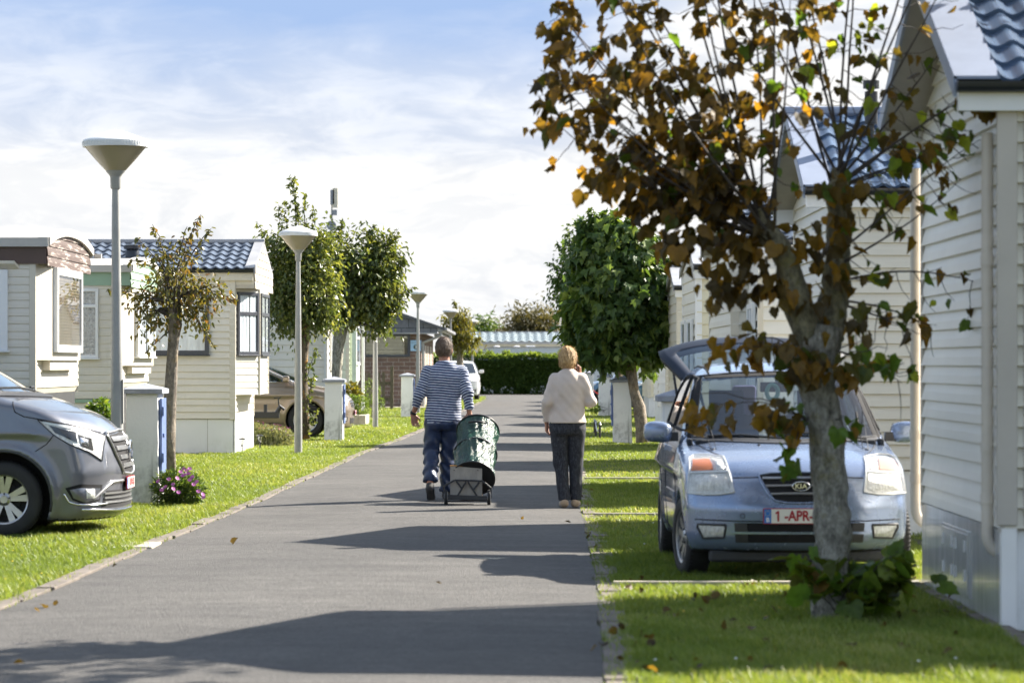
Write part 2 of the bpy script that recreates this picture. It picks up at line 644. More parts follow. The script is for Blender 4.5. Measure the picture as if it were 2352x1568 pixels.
lx = [interp(LEFT, y) + wobble(y, 1.0) for y in ys]
rx = [interp(RIGHT, y) + wobble(y, 2.7) for y in ys]
vs = []
for y, a, b in zip(ys, lx, rx):
    for q in range(5):
        u = q / 4
        vs.append((a + (b - a) * u, y, 0.008 + 0.02 * (1 - (2 * u - 1) ** 2)))
fs = []
for i in range(len(ys) - 1):
    for q in range(4):
        fs.append((i * 5 + q, i * 5 + q + 1, i * 5 + 6 + q, i * 5 + 5 + q))
rd.add(vs, fs)
pl = [(lx[-1], ys[-1]), (-2.0, 140), (-4.5, 141.5), (-30, 141.5), (-30, 149.6), (30, 149.6), (30, 141.5), (5.5, 141.5), (2.9, 139), (rx[-1], ys[-1])]
rd.add([(x, y, 0.009) for x, y in pl], [tuple(range(len(pl)))[::-1]])
structure(rd.build('road', M['asphalt'], smooth='all'))


def edging(name, tab, s, wd, y0, y1, m, seg=1.0, zt=0.03, sd_=1):
    r_ = random.Random(sd_)
    b = MB()
    y = y0
    while y < y1:
        l_ = seg * r_.uniform(0.93, 1.07)
        a0, a1 = interp(tab, y), interp(tab, y + l_)
        o0 = wobble(y, s) * 0.6
        jz = r_.uniform(-0.006, 0.006)
        sg = -1 if tab is LEFT else 1
        i0, i1 = a0 - sg * 0.005, a1 - sg * 0.005
        e0, e1 = a0 + sg * (wd + r_.uniform(-.004, .004)), a1 + sg * (wd + r_.uniform(-.004, .004))
        g_ = 0.006
        P_ = [(i0, y + g_), (i1, y + l_ - g_), (e1, y + l_ - g_), (e0, y + g_)]
        b.prism([(x + o0, yy, -0.02) for x, yy in P_], (0, 0, 0.02 + zt + jz))
        y += l_
    return structure(b.build(name, m, bev=0.006, fix=True))


edging('kerb', LEFT, 1.0, 0.12, 8, 118, M['concrete'], 1.0, 0.022, 3)
edging('kerb', RIGHT, 2.7, 0.16, 8, 118, M['concrete'], 0.8, 0.014, 4)

# pale concrete edging strips across the parking lawn
for i, (y, xe, w_) in enumerate(((20.5, 2.78, 0.075), (29.9, 2.0, 0.06), (39.3, 2.6, 0.07))):
    b = MB()
    x = interp(RIGHT, y) + 0.1
    while x < xe:
        b.box(x + 0.004, min(x + 0.99, xe), y - w_ / 2, y + w_ / 2, -0.02, 0.042)
        x += 1.0
    structure(b.build('kerb_strip', M['concrete_pale'], bev=0.006))
b = MB()
c = W(322, 1256, FPX / ((1256 - 836) / 1.52))
b.box(c.x - 0.12, c.x + 0.14, c.y - 0.35, c.y + 0.35, -0.02, 0.026)
structure(b.build('paving_slab', M['concrete_pale'], bev=0.01))
# paved footing strip along the near right home
b = MB()
for i in range(6):
    b.box(2.73, 2.84, 16.0 + i * 0.8, 16.78 + i * 0.8, -0.02, 0.03 + 0.003 * (i % 2))
structure(b.build('path', M['concrete'], bev=0.006))
# paved strip in front of the brick building
b = MB()
b.box(-7.2, -2.4, 104.0, 105.9, -0.02, 0.03)
structure(b.build('path', M['concrete_pale']))
# ================================================================ mobile homes
def siding(mb, p0, p1, z0, z1, pitch, out, clip=None, d=0.024, zbase=None):
    """lapped boards between two ground points; clip(z) -> (t0, t1)"""
    p0, p1 = Vector((*p0, 0)), Vector((*p1, 0))
    o = Vector((*out, 0)).normalized()
    zb = z0 if zbase is None else zbase
    z = zb
    cl = clip or (lambda z: (0, 1))
    while z < z1 - 1e-4:
        a, b = max(z, z0), min(z + pitch, z1)
        if b > a:
            (s0, s1), (u0, u1) = cl(a), cl(b)
            if s1 - s0 > 1e-3 or u1 - u0 > 1e-3:
                lo = lambda t, zz, off: p0.lerp(p1, t) + o * off + Vector((0, 0, zz))
                fa = d * (1 - (a - z) / pitch)
                fb = d * (1 - (b - z) / pitch)
                mid = (a + b) / 2
                (m0, m1) = cl(mid)
                # slightly bellied board: bottom lip, face in two strips
                q = [lo(s0, a, 0), lo(s1, a, 0), lo(s1, a + 0.004, fa), lo(s0, a + 0.004, fa),
                     lo(m0, mid, (fa + fb) / 2 + 0.0035), lo(m1, mid, (fa + fb) / 2 + 0.0035), lo(u0, b, fb), lo(u1, b, fb)]
                mb.add(q, [(0, 1, 2, 3), (3, 2, 5, 4), (4, 5, 7, 6)])
        z += pitch


def wallpoly(mb, pts):
    mb.add(pts, [tuple(range(len(pts)))])


def tile_roof(name, parent, mat_, x0, x1, ya, za, yb, zb, wave=0.18, course=0.36, amp=0.022, nseg=8, step=0.028):
    """one roof slope from its eave (ya, za) up to the ridge (yb, zb), tiles running along x"""
    Ls = math.hypot(yb - ya, zb - za)
    nrow = max(2, round(Ls / course))
    nx = max(8, int(abs(x1 - x0) / wave * nseg))
    u = np.linspace(x0, x1, nx + 1)
    wv = np.sin(u / wave * 2 * math.pi)
    prof = amp * (np.where(wv > 0, wv ** 1.0, wv * 0.75))
    dy, dz = (yb - ya) / Ls, (zb - za) / Ls
    ny_, nz_ = -dz, dy
    if nz_ < 0: ny_, nz_ = -ny_, -nz_
    V, Fc = [], []
    rows = []
    for r_ in range(nrow):
        s0, s1 = Ls * r_ / nrow, Ls * (r_ + 1) / nrow
        for (s, h) in ((s0, 0.0), (s0 + 0.002, step), ((s0 + s1) / 2, step * 0.55), (s1, 0.004)):
            rows.append((s, h))
    for (s, h) in rows:
        # scalloped lower edge of every course
        ss = s
        yy = ya + dy * ss + ny_ * (h + prof)
        zz = za + dz * ss + nz_ * (h + prof)
        V.append(np.stack([u, yy, zz], 1))
    V = np.concatenate(V)
    n = nx + 1
    idx = np.arange(nx)
    for i in range(len(rows) - 1):
        Fc.append(np.stack([i * n + idx, i * n + idx + 1, (i + 1) * n + idx + 1, (i + 1) * n + idx], 1))
    me = np_mesh(name, V, np.concatenate(Fc))
    me.set_sharp_from_angle(angle=R(50))
    return link_mesh(name, me, mat_, parent)


def window_unit(parent, face, a0, a1, z0, z1, out, frame, name='window', wd=0.055, curtain='curtain', rails=(), mull=(), proud=0.05, sill=True, folds=14):
    """face: function t->(x,y) point along the wall line (metres from its start); out: outward 2D normal"""
    o = Vector((*out, 0)).normalized()
    up = Vector((0, 0, 1))

    def P(t, z, off):
        x, y = face(t)
        return Vector((x, y, z)) + o * off

    al = (P(a1, 0, 0) - P(a0, 0, 0)).normalized()

    def member(mb, t0, t1, za, zb, o0, o1):
        c_ = (P(t0, za, o0) + P(t1, zb, o1)) / 2
        mb.obox(c_, al * abs(t1 - t0) / 2, o * abs(o1 - o0) / 2, up * abs(zb - za) / 2)

    fr = MB()
    member(fr, a0, a0 + wd, z0, z1, 0.0, proud)
    member(fr, a1 - wd, a1, z0, z1, 0.0, proud)
    member(fr, a0 + wd, a1 - wd, z0, z0 + wd, 0.0, proud - 0.002)
    member(fr, a0 + wd, a1 - wd, z1 - wd, z1, 0.0, proud - 0.002)
    for r_ in rails:
        member(fr, a0 + wd, a1 - wd, r_ - wd * 0.55, r_ + wd * 0.55, 0.02, proud - 0.005)
    for m_ in mull:
        member(fr, m_ - wd * 0.5, m_ + wd * 0.5, z0 + wd, z1 - wd, 0.02, proud - 0.004)
    if sill:
        member(fr, a0 - 0.02, a1 + 0.02, z0 - 0.022, z0 - 0.001, 0.0, proud + 0.02)
    win = fr.build(name, frame, parent, bev=0.004)
    if isinstance(curtain, str) and curtain != 'none':
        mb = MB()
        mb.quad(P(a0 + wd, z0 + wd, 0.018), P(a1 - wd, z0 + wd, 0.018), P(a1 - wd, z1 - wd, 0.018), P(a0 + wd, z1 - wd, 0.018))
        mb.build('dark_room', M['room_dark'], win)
        c = MB()
        if curtain == 'blind':
            nb = int((z1 - z0 - 2 * wd) / 0.03)
            for i in range(nb):
                zz = z0 + wd + i * 0.03
                c.quad(P(a0 + wd, zz, 0.026), P(a1 - wd, zz, 0.026), P(a1 - wd, zz + 0.028, 0.021), P(a0 + wd, zz + 0.028, 0.021))
        else:
            n = folds * 6
            ww = (a1 - a0 - 2 * wd)
            spans = ((0, 1),) if curtain == 'curtain_grey' else ((0.0, 0.55), (0.62, 1.0))
            for (sa, sb) in spans:
                pv = []
                for i in range(n + 1):
                    u = sa + (sb - sa) * i / n
                    off = 0.025 + 0.0045 * math.sin(u * folds * 2 * math.pi * 0.9) + 0.002 * math.sin(u * 31)
                    pv.append((a0 + wd + ww * u, off))
                for (q0, q1) in zip(pv, pv[1:]):
                    c.quad(P(q0[0], z0 + wd, q0[1]), P(q1[0], z0 + wd, q1[1]), P(q1[0], z1 - wd, q1[1] * 0.9 + 0.002), P(q0[0], z1 - wd, q0[1] * 0.9 + 0.002))
        c.build('blind' if curtain == 'blind' else 'curtain', M[curtain], win, smooth='all')
    gl = MB()
    gl.quad(P(a0 + wd * 0.9, z0 + wd * 0.9, 0.036), P(a1 - wd * 0.9, z0 + wd * 0.9, 0.036), P(a1 - wd * 0.9, z1 - wd * 0.9, 0.036), P(a0 + wd * 0.9, z1 - wd * 0.9, 0.036))
    gl.build('pane', M['glass'], win)
    return win


def downpipe(parent, x, y, z1, z0, out, m, r_=0.034, elbow=True, name='downpipe'):
    """pipe down a wall with collars and a foot that turns back to the wall"""
    o = Vector((*out, 0)).normalized()
    b = MB()
    pts = [Vector((x, y, z1)), Vector((x, y, z0 + 0.12))]
    if elbow:
        for q in range(1, 7):
            t = q / 6 * math.pi / 2
            pts.append(Vector((x, y, z0 + 0.12)) + o * (-(1 - math.cos(t)) * 0.10) + Vector((0, 0, -math.sin(t) * 0.12)))
        pts.append(pts[-1] - o * 0.05)
    b.tube(pts, r_, 14)
    z = z1 - 0.5
    for z in ((z0 + 0.32), (z0 + 0.62), (z0 + 1.7)):
        if z < z1 - 0.1:
            b.tube([(x, y, z - 0.03), (x, y, z + 0.03)], r_ * 1.16, 14)
    return b.build(name, m, parent, smooth=True)


def tiled_home(label, s, Xg, y0, y1, ze, zr, L_=9.5, wall='cream', tile='tile', verge='verge_grey', pitch=0.112, group=None,
               skirt=0.58, over=0.2, trim='trim_cream', side_win=(), gable_win=None, pipes=(), detail=True, Xroof=None, fascia='trim_white',
               gutter=True, skirt_m='skirt_white', gable_m=None, bay=None, course=0.36, gable_skirt=None, over_y=0.10):
    """home with its gable to the lane. s=+1: right of the lane (body runs to +x), -1: left"""
    yc = (y0 + y1) / 2
    t = thing('mobile_home', label, 'mobile home', (Xg, yc, 0), group)
    xb = Xg + s * L_
    Xr = Xg - s * over if Xroof is None else Xroof
    # walls
    wm = MB()
    for (yy_, sg_) in ((y0, -1), (y1, 1)):
        wm = MB()
        siding(wm, (Xg, yy_), (xb, yy_), skirt, ze, pitch, (0, sg_))
        wm.build('side_wall', M[wall], t)
    gw = MB()
    H = zr - ze

    def clip(z):
        if z <= ze: return (0, 1)
        u = (z - ze) / H * 0.5
        return (u, 1 - u)
    if bay is None:
        siding(gw, (Xg, y0), (Xg, y1), skirt, zr - 0.02, pitch, (-s, 0), clip)
    else:
        siding(gw, (Xg, y0), (Xg, y1), skirt, ze, pitch, (-s, 0))
    gw.build('gable_wall', M[gable_m or wall], t)
    gw = MB()
    siding(gw, (xb, y0), (xb, y1), skirt, zr - 0.02, pitch, (s, 0), clip)
    gw.build('gable_wall', M[gable_m or wall], t)
    # solid core so nothing is seen through
    co = MB()
    a, b_ = min(Xg, xb) + 0.02, max(Xg, xb) - 0.02
    co.prism([(a, y0 + .02, skirt), (a, y1 - .02, skirt), (a, y1 - .02, ze), (a, yc, zr - 0.06), (a, y0 + .02, ze)], (b_ - a, 0, 0))
    co.build('wall_core', M['room_dark'], t)
    sk = MB()
    sk.box(Xg + s * 0.02, xb - s * .02, y0 + 0.015, y1 - 0.015, -0.03, skirt + 0.004)
    sk.build('skirt', M[skirt_m], t)
    if detail:
        jn = MB()
        for i in range(int(L_ / 0.92)):
            jn.box(Xg + s * (0.9 * i + 0.45) - .004, Xg + s * (0.9 * i + 0.45) + .004, y0 + 0.0135, y0 + 0.0165, 0, skirt)
        jn.box(Xg + s * 0.05, xb, y0 + 0.002, y0 + 0.02, skirt - 0.012, skirt + 0.006)
        jn.build('skirt_joint', M['soffit'], t)
    # corner boards
    cb = MB()
    cw = 0.075
    cb.box(Xg - s * 0.024, Xg + s * cw, y0 - 0.022, y0 - 0.0, skirt - 0.02, ze)
    cb.box(Xg - s * 0.022, Xg, y0 - 0.0, y0 + cw, skirt - 0.02, ze)
    cb.build('corner_board', M[trim], t, bev=0.004)
    cb = MB()
    cb.box(Xg - s * 0.022, Xg, y1 - cw, y1 + 0.02, skirt - 0.02, ze)
    cb.build('corner_board', M[trim], t, bev=0.004)
    # roof
    rf = thing('roof', None, None, (0, 0, 0))
    del_ = 0.03
    rf.parent = t
    rx0, rx1 = Xr, xb + s * 0.1
    vw = 0.26 if s > 0 else 0.16
    tx0 = Xr + s * vw
    ov = over_y
    sl = H / (yc - y0)
    za = ze - ov * sl + 0.03
    tile_roof('roof_tiles', rf, M[tile], tx0, rx1, y0 - ov, za + 0.015, yc, zr + 0.015, course=course)
    tile_roof('roof_tiles', rf, M[tile], tx0, rx1, y1 + ov, za + 0.015, yc, zr + 0.015, course=course)
    # underlay / soffit slabs
    ul = MB()
    for (ye, sg) in ((y0 - ov, 1), (y1 + ov, -1)):
        ul.prism([(Xr + s * .02, ye, za - 0.02), (Xr + s * .02, yc, zr - 0.02), (Xr + s * .02, yc, zr - 0.05), (Xr + s * .02, ye, za - 0.05)], (rx1 - Xr - s * .02, 0, 0))
    ul.build('soffit', M['soffit'], rf, fix=True)
    vg = MB()
    for ye in (y0 - ov - 0.01, y1 + ov + 0.01):
        vg = MB()
        # flat metal strip on top and the face board that hangs below it
        vg.prism([(Xr, ye, za + 0.045), (Xr, yc, zr + 0.05), (Xr, yc, zr + 0.032), (Xr, ye, za + 0.027)], (s * vw, 0, 0))
        vg.prism([(Xr - s * .004, ye, za + 0.043), (Xr - s * .004, yc, zr + 0.048), (Xr - s * .004, yc, zr - 0.07), (Xr - s * .004, ye, za - 0.075)], (s * 0.02, 0, 0))
        vg.build('verge', M[verge], rf, fix=True)
    rg = MB()
    rg.tube([(Xr - s * .01, yc, zr + 0.04), (rx1, yc, zr + 0.04)], 0.05, 10)
    rg.build('ridge_cap', M[verge], rf, smooth=True)
    fa = MB()
    fa.box(Xr + s * .03, rx1, y0 - ov + 0.012, y0 - 0.001, ze - 0.17, ze - 0.02)
    fa.build('fascia', M[fascia], rf)
    fa = MB()
    fa.box(Xr + s * .03, rx1, y1 + 0.001, y1 + ov - 0.012, ze - 0.17, ze - 0.02)
    fa.build('fascia', M[fascia], rf)
    if gutter:
        gt = MB()
        for ye, sg in ((y0 - ov - 0.035, -1), (y1 + ov + 0.035, 1)):
            gt = MB()
            pr = [(0.045 * math.cos(a_), 0.045 * math.sin(a_)) for a_ in [math.pi + math.pi * q / 8 for q in range(9)]]
            vs_ = []
            for xx in (Xr + s * .01, rx1):
                for (py, pz) in pr:
                    vs_.append((xx, ye + py, za + 0.01 + pz * 1.3))
            n = len(pr)
            gt.add(vs_, [(i, i + 1, n + i + 1, n + i) for i in range(n - 1)] + [tuple(range(n)), tuple(range(2 * n - 1, n - 1, -1))])
            gt.build('gutter', M['gutter_dark'], rf, smooth=True)
    # windows on the side wall: (distance from gable, width, z0, z1, frame, opts)
    for (d0, wd_, z0, z1, fr_, kw) in side_win:
        window_unit(t, lambda q: (Xg + s * q, y0 - 0.020), d0, d0 + wd_, z0, z1, (0, -1), M[fr_], **kw)
    if gable_win:
        for (g0, g1, z0, z1, fr_, kw) in gable_win:
            window_unit(t, lambda q: (Xg - s * 0.022, y0 + q), g0, g1, z0, z1, (-s, 0), M[fr_], **kw)
    return t


GR = 'mobile homes on the right of the lane'
GL_ = 'mobile homes on the left of the lane'

# --- right row ---------------------------------------------------
h1 = tiled_home('nearest right mobile home, blue tiled roof, white lapped gable over a shiny grey skirt', 1, 2.81, 17.16, 20.5, 3.13, 3.96, wall='grey_cream', gable_m='white_siding',
                tile='tile_blue', verge='verge_blue', over=0.30, trim='trim_taupe', pitch=0.116, group=GR, course=0.3)
# reflective skirt panel on the gable with a meter cupboard
M['shiny_skirt'] = mat('shiny_grey_skirt', (0.60, 0.61, 0.62), 0.24, 0.2, var=0.2, vs=3, ms=(5, 5, 0.5), coat=0.25)
b = MB()
b.box(2.795, 2.83, 17.16 + 0.06, 20.5 - 0.02, -0.03, 0.575)
sp_ = b.build('gable_skirt', M['shiny_skirt'], h1)
b = MB()
b.box(2.782, 2.797, 18.3, 19.45, 0.09, 0.50)
b.box(2.776, 2.784, 18.33, 18.87, 0.11, 0.48)
b.box(2.776, 2.784, 18.89, 19.42, 0.11, 0.48)
b.build('meter_cupboard', M['shiny_skirt'], h1, bev=0.004)
b = MB()
for y_ in (18.42, 18.8, 18.96, 19.33):
    b = MB()
    b.box(2.768, 2.777, y_ - 0.012, y_ + 0.012, 0.19, 0.26)
    b.build('hinge', M['trim_white'], h1)
    b = MB()
    b.box(2.768, 2.777, y_ - 0.012, y_ + 0.012, 0.37, 0.44)
    b.build('hinge', M['trim_white'], h1)
b = MB()
b.box(2.79, 2.88, 17.135, 17.20, -0.02, 0.585)
b.build('corner_post', M['trim_white'], h1, bev=0.006)
b = MB()
b.box(2.765, 2.88, 17.12, 17.16, 0.6, 3.0)
b.box(2.92, 2.985, 17.125, 17.16, 0.6, 3.0)
b.build('corner_board', M['trim_taupe'], h1, bev=0.006)
downpipe(h1, 2.755, 17.42, 2.86, 0.42, (-1, 0), M['pipe'])
downpipe(h1, 2.765, 20.60, 2.86, 0.42, (-1, 0), M['pipe'])

h2 = tiled_home('second right mobile home behind the light blue car, blue tiled roof and cream boards', 1, 2.83, 26.7, 30.0, 3.08, 3.86, wall='cream_bright', gable_m='grey_cream',
                tile='tile_blue', verge='verge_blue', over=0.25, pitch=0.112, group=GR, course=0.3)
b = MB()
b.tube([(3.3, 27.6, 3.4), (3.3, 27.6, 4.08)], 0.03, 10)
b.tube([(3.3, 27.6, 4.05), (3.3, 27.6, 4.12)], 0.075, 12)
b.tube([(3.3, 27.6, 3.72), (3.3, 27.6, 4.02)], 0.06, 12)
b.build('flue', M['black_plastic'], h2, smooth=True)

h3 = tiled_home('third right mobile home, cream boards stepping forward beyond a narrow window annexe', 1, 2.57, 35.0, 38.9, 2.95, 3.5, wall='cream_bright', gable_m='grey_cream',
                tile='tile', over=0.12, pitch=0.155, group=GR)
b = MB()
siding(b, (2.77, 33.5), (2.77, 34.98), 0.3, 2.5, 0.155, (-1, 0))
siding(b, (2.77, 33.5), (5.2, 33.5), 0.3, 2.5, 0.155, (0, -1))
b.box(2.74, 5.3, 33.44, 34.98, 2.5, 2.58)
b.box(2.80, 5.1, 33.54, 34.98, 0.0, 2.5)
b.build('annexe_wall', M['white_siding'], h3)
window_unit(h3, lambda q: (2.745, 33.5 + q), 0.35, 1.05, 0.95, 2.2, (-1, 0), M['win_white'], mull=(0.7,), folds=6)
b = MB()
b.box(2.735, 2.80, 33.47, 33.53, 0.2, 2.5)
b.build('corner_board', M['trim_cream'], h3, bev=0.004)

h4 = tiled_home('fourth right mobile home with yellowish cream boards and a wide white corner board', 1, 2.75, 44.7, 48.2, 2.96, 3.40, wall='cream_yellow', gable_m='grey_cream',
                tile='tile', over=0.06, pitch=0.17, trim='trim_white', group=GR, gable_win=((0.5, 1.5, 0.9, 2.2, 'win_white', dict(folds=6)), (2.1, 3.1, 0.9, 2.2, 'win_white', dict(folds=6))))
h5 = tiled_home('fifth right mobile home, low dark roof peeping out right of the green maple', 1, 3.0, 54.4, 57.2, 2.90, 3.28, wall='cream_bright', gable_m='grey_cream',
                tile='tile_brown', over=0.08, pitch=0.17, group=GR)
hn = [(3.3, 64.2, 67.6, 'sixth right mobile home, mostly hidden behind the green maple crown'),
      (3.72, 74.5, 78.5, 'right mobile home with white boards behind the parking space pillar'),
      (3.9, 86.0, 89.4, 'right mobile home of cream boards on a white skirt, right of the maple trunk'),
      (4.2, 97.5, 101.0, 'far right mobile home beyond the dark blue cars'),
      (4.3, 108.5, 112, 'far right mobile home with a white wall behind the small blue car'),
      (4.4, 119, 122.5, 'last right mobile home before the hedge')]
for (xg, a, b_, lab) in hn:
    tiled_home(lab, 1, xg, a, b_, 2.85, 3.4, wall='cream_yellow' if a == 86.0 else 'white_siding', tile='tile', over=0.08, pitch=0.17, group=GR, detail=False)

# --- left row: the tiled home C ----------------------------------
YC0, YC1 = 50.7, 54.4
h = tiled_home('left mobile home with dark wavy tiled roof, dark framed windows and cut-corner bay', -1, -4.69, YC0, YC1, 3.1, 3.62, L_=9.0, wall='cream', tile='tile',
               verge='verge_grey', pitch=0.113, skirt=0.60, Xroof=-4.34, group=GL_, fascia='trim_cream', bay=True, over_y=0.09,
               side_win=((0.42, 1.05, 1.68, 2.72, 'win_dark', dict(wd=0.07, folds=9)),))
BX = -4.34
bay = MB()
zb0, zb1 = 1.0, 2.80
ch = [(-4.69, YC0 + 0.06), (BX, YC0 + 0.80), (BX, YC1 - 1.1), (-4.69, YC1 - 0.35)]
for (p, q) in zip(ch, ch[1:]):
    d = Vector((q[0] - p[0], q[1] - p[1]))
    nrm = Vector((d.y, -d.x)).normalized()
    if nrm.x < 0: nrm = -nrm
    siding(bay, p, q, zb0, zb1, 0.113, tuple(nrm), d=0.014)
bay.add([(x, y, zb0) for x, y in ch], [(3, 2, 1, 0)])
bay.build('bay_wall', M['cream_bright'], h)
bt = MB()
for (x, y) in ch:
    bt.box(x - 0.028, x + 0.024, y - 0.03, y + 0.03, zb0 - 0.01, zb1)
bt.build('bay_trim', M['trim_cream'], h, bev=0.004)
d = Vector((ch[1][0] - ch[0][0], ch[1][1] - ch[0][1]))
dl = d.length
dn = d.normalized()
window_unit(h, lambda q: (ch[0][0] + dn.x * q, ch[0][1] + dn.y * q), 0.06, dl - 0.07, 1.68, 2.74, (dn.y, -dn.x), M['win_dark'], wd=0.055, rails=(2.38,), folds=5)
window_unit(h, lambda q: (BX, YC0 + 0.80 + q), 0.08, (YC1 - 1.1) - (YC0 + .8) - 0.08, 1.68, 2.74, (1, 0), M['win_dark'], wd=0.055, rails=(2.38,), mull=(0.9,), folds=10)
# boarded gable over the bay, pale weathered planks
M['weathered_board'] = dirty_mat('weathered_pale_board', (0.54, 0.49, 0.41), (0.27, 0.21, 0.15), 0.6, 0.9, 3.5)
gb = MB()


def gclip(z):
    if z < 3.08: return (0, 1)
    u = (z - 3.08) / (3.60 - 3.08) * 0.5
    return (u, 1 - u)


siding(gb, (BX, YC0), (BX, YC1), 2.79, 3.58, 0.13, (1, 0), gclip, d=0.012)
gb.box(-4.70, BX - 0.004, YC0 + 0.001, YC1 - .001, 2.80, 3.06)
gb.build('gable_board', M['weathered_board'], h)
b = MB()
b.box(-13.7, BX - 0.02, YC0 - 0.004, YC0 + 0.02, 2.86, 3.08)
b.build('eave_board', M['trim_cream'], h)
fl = MB()
fl.lathe([(0.10, 0), (0.12, 0.02), (0.12, 0.20), (0.10, 0.24), (0.145, 0.25), (0.145, 0.31), (0.09, 0.33), (0.0, 0.33)], (W(304, 590, 51.4).x, 51.4, 3.24), 20)
fl.build('flue', M['gutter_dark'], h, smooth=True)
b = MB()      # end skirt under the gable is brighter sheet
b.box(-4.70, -4.675, YC0 + 0.02, YC1 - 0.04, -0.02, 0.60)
b.build('end_skirt', M['skirt_white'], h)


# --- left row: barrel roofed homes A and B -------------------------
def barrel_home(label, Xg, y0, y1, ze, rise, fasc, L_, wallp, winspec, bay_z, bay_y, belt=None, pitch=0.09, streaky=None, Xw=-0.12, foot=0.95):
    yc = (y0 + y1) / 2
    t = thing('mobile_home', label, 'mobile home', (Xg, yc, 0), GL_)
    xb = Xg - L_
    Xs = Xg + Xw                     # the side wall stops a little behind the roof edge
    wm = MB()
    for (yy_, sg_) in ((y0, -1), (y1, 1)):
        wm = MB()
        siding(wm, (Xs, yy_), (xb, yy_), foot, ze, pitch, (0, sg_), d=0.010)
        wm.build('side_wall', M[wallp], t)
    co = MB()
    co.box(xb, Xs - 0.03, y0 + 0.02, y1 - 0.02, 0.45, ze)
    co.build('chassis_skirt', M['room_dark'], t)
    # lower side sheet
    lo = MB()
    lo.box(xb, Xs, y0 + 0.004, y0 + 0.02, 0.40, foot - 0.004)
    lo.build('lower_side_panel', M[wallp], t)
    ew = MB()
    siding(ew, (Xs, y0 + 0.02), (Xs, y1 - 0.02), 1.28, ze, pitch, (1, 0), d=0.010)
    # lower end slants inward
    ew.quad((Xs, y0 + .02, 1.28), (Xs, y1 - .02, 1.28), (Xs - 0.28, y1 - .02, 0.75), (Xs - 0.28, y0 + .02, 0.75))
    ew.build('end_wall', M[wallp], t)
    cb = MB()
    cb.box(Xs - 0.05, Xs + 0.016, y0 - 0.016, y0 + 0.03, 1.25, ze)
    cb.build('corner_board', M['trim_cream'], t, bev=0.004)
    # bay of the end: body plus the angled cheek
    by0, by1 = bay_y
    bz0, bz1 = bay_z
    bm = MB()
    pts = [(Xs + 0.0, y0 + 0.03), (Xg, by0), (Xg, by1), (Xs, y1 - 0.05)]
    for (p, q) in zip(pts, pts[1:]):
        bm.quad((p[0], p[1], bz0), (q[0], q[1], bz0), (q[0], q[1], bz1), (p[0], p[1], bz1))
    bm.add([(x, y, bz0) for x, y in pts], [(3, 2, 1, 0)])
    # shelf under the bay
    bm.box(Xs + 0.0, Xg - 0.03, by0 + 0.05, by1 - 0.02, bz0 - 0.10, bz0 - 0.002)
    bm.build('bay_wall', M['trim_cream'], t)
    # roof: barrel sheet + edge moulding
    rf = thing('roof', None, None)
    rf.parent = t
    n = 18
    arc = []
    for i in range(n + 1):
        u = -1 + 2 * i / n
        arc.append((yc + u * (yc - y0 + 0.06), ze + rise * (1 - abs(u) ** 2.3)))
    rm = MB()
    vs = []
    for xx in (Xg + 0.03, xb - 0.1):
        vs += [(xx, y, z + 0.03) for y, z in arc]
    rm.add(vs, [(i, i + 1, n + 2 + i, n + 1 + i) for i in range(n)])
    rm.build('roof_sheet', M['white_roof'], rf, smooth='all')
    em = MB()
    for i in range(n):
        (ya, za), (yb, zb) = arc[i], arc[i + 1]
        em.prism([(Xg + 0.05, ya, za + 0.045), (Xg + 0.05, yb, zb + 0.045), (Xg + 0.05, yb, zb - 0.035), (Xg + 0.05, ya, za - 0.035)], (-0.12, 0, 0))
    em.box(Xg + 0.03, xb, y0 - 0.085, y0 - 0.03, ze - 0.05, ze + 0.04)
    em.box(Xg + 0.03, xb, y1 + 0.03, y1 + 0.085, ze - 0.05, ze + 0.04)
    em.box(Xg + 0.05, Xg + 0.13, y1 + 0.05, y1 + 0.12, ze - 0.06, ze - 0.01)
    em.build('roof_edge', M['white_roof'], rf, fix=True)
    fz = fasc[1]
    fm = MB()
    fm.box(xb, Xg + 0.005, y0 - 0.03, y0 - 0.018, fz, ze - 0.045)
    fm.build('fascia', M[fasc[0]], rf)
    # curved gable board, lapped
    gm = MB()

    def cl(z):
        if z <= ze - 0.02: return (0, 1)
        q = min(1.0, max(0.0, (z - ze + 0.02) / rise))
        u = (1 - q) ** (1 / 2.3)
        return (0.5 - u / 2, 0.5 + u / 2)
    siding(gm, (Xg + 0.008, y0 - 0.02), (Xg + 0.008, y1 + 0.02), fz - 0.02, ze + rise - 0.03, 0.1, (1, 0), cl, d=0.012)
    gm.build('gable_board', M[streaky or fasc[0]], rf)
    for (kind, a0, a1, z0, z1, fr_, kw) in winspec:
        if kind == 'side':
            window_unit(t, lambda q: (q, y0 - 0.008), a0, a1, z0, z1, (0, -1), M[fr_], **kw)
        else:
            window_unit(t, lambda q: (Xg + 0.002, q), a0, a1, z0, z1, (1, 0), M[fr_], **kw)
    if belt:
        bb = MB()
        bb.box(xb, Xs, y0 - 0.014, y0 + 0.01, belt - 0.022, belt + 0.022)
        bb.build('belt_trim', M['green_fascia'], t)
    lg = MB()
    lg.box(xb, Xs - 0.4, y0 + .1, y1 - .1, -0.02, 0.45)
    lg.build('underframe', M['black_plastic'], t)
    return t


M['streaky_brown'] = None
m, t_, n_, l_, P_ = new_mat('streaky_brown_boards')
f = tnoise(t_, 2.2, 8, 0.7, (0.6, 0.7, 11), dist=0.25)
l_.new(tramp(t_, f, [(0.53, (0.085, 0.055, 0.045)), (0.57, (0.30, 0.25, 0.22)), (0.62, (0.44, 0.39, 0.35))]), P_.inputs['Base Color'])
P_.inputs['Roughness'].default_value = 0.6
M['streaky_brown'] = m
M['green_boards'] = mat('green_gable_boards', (0.30, 0.43, 0.31), 0.5, var=0.12, vs=2)

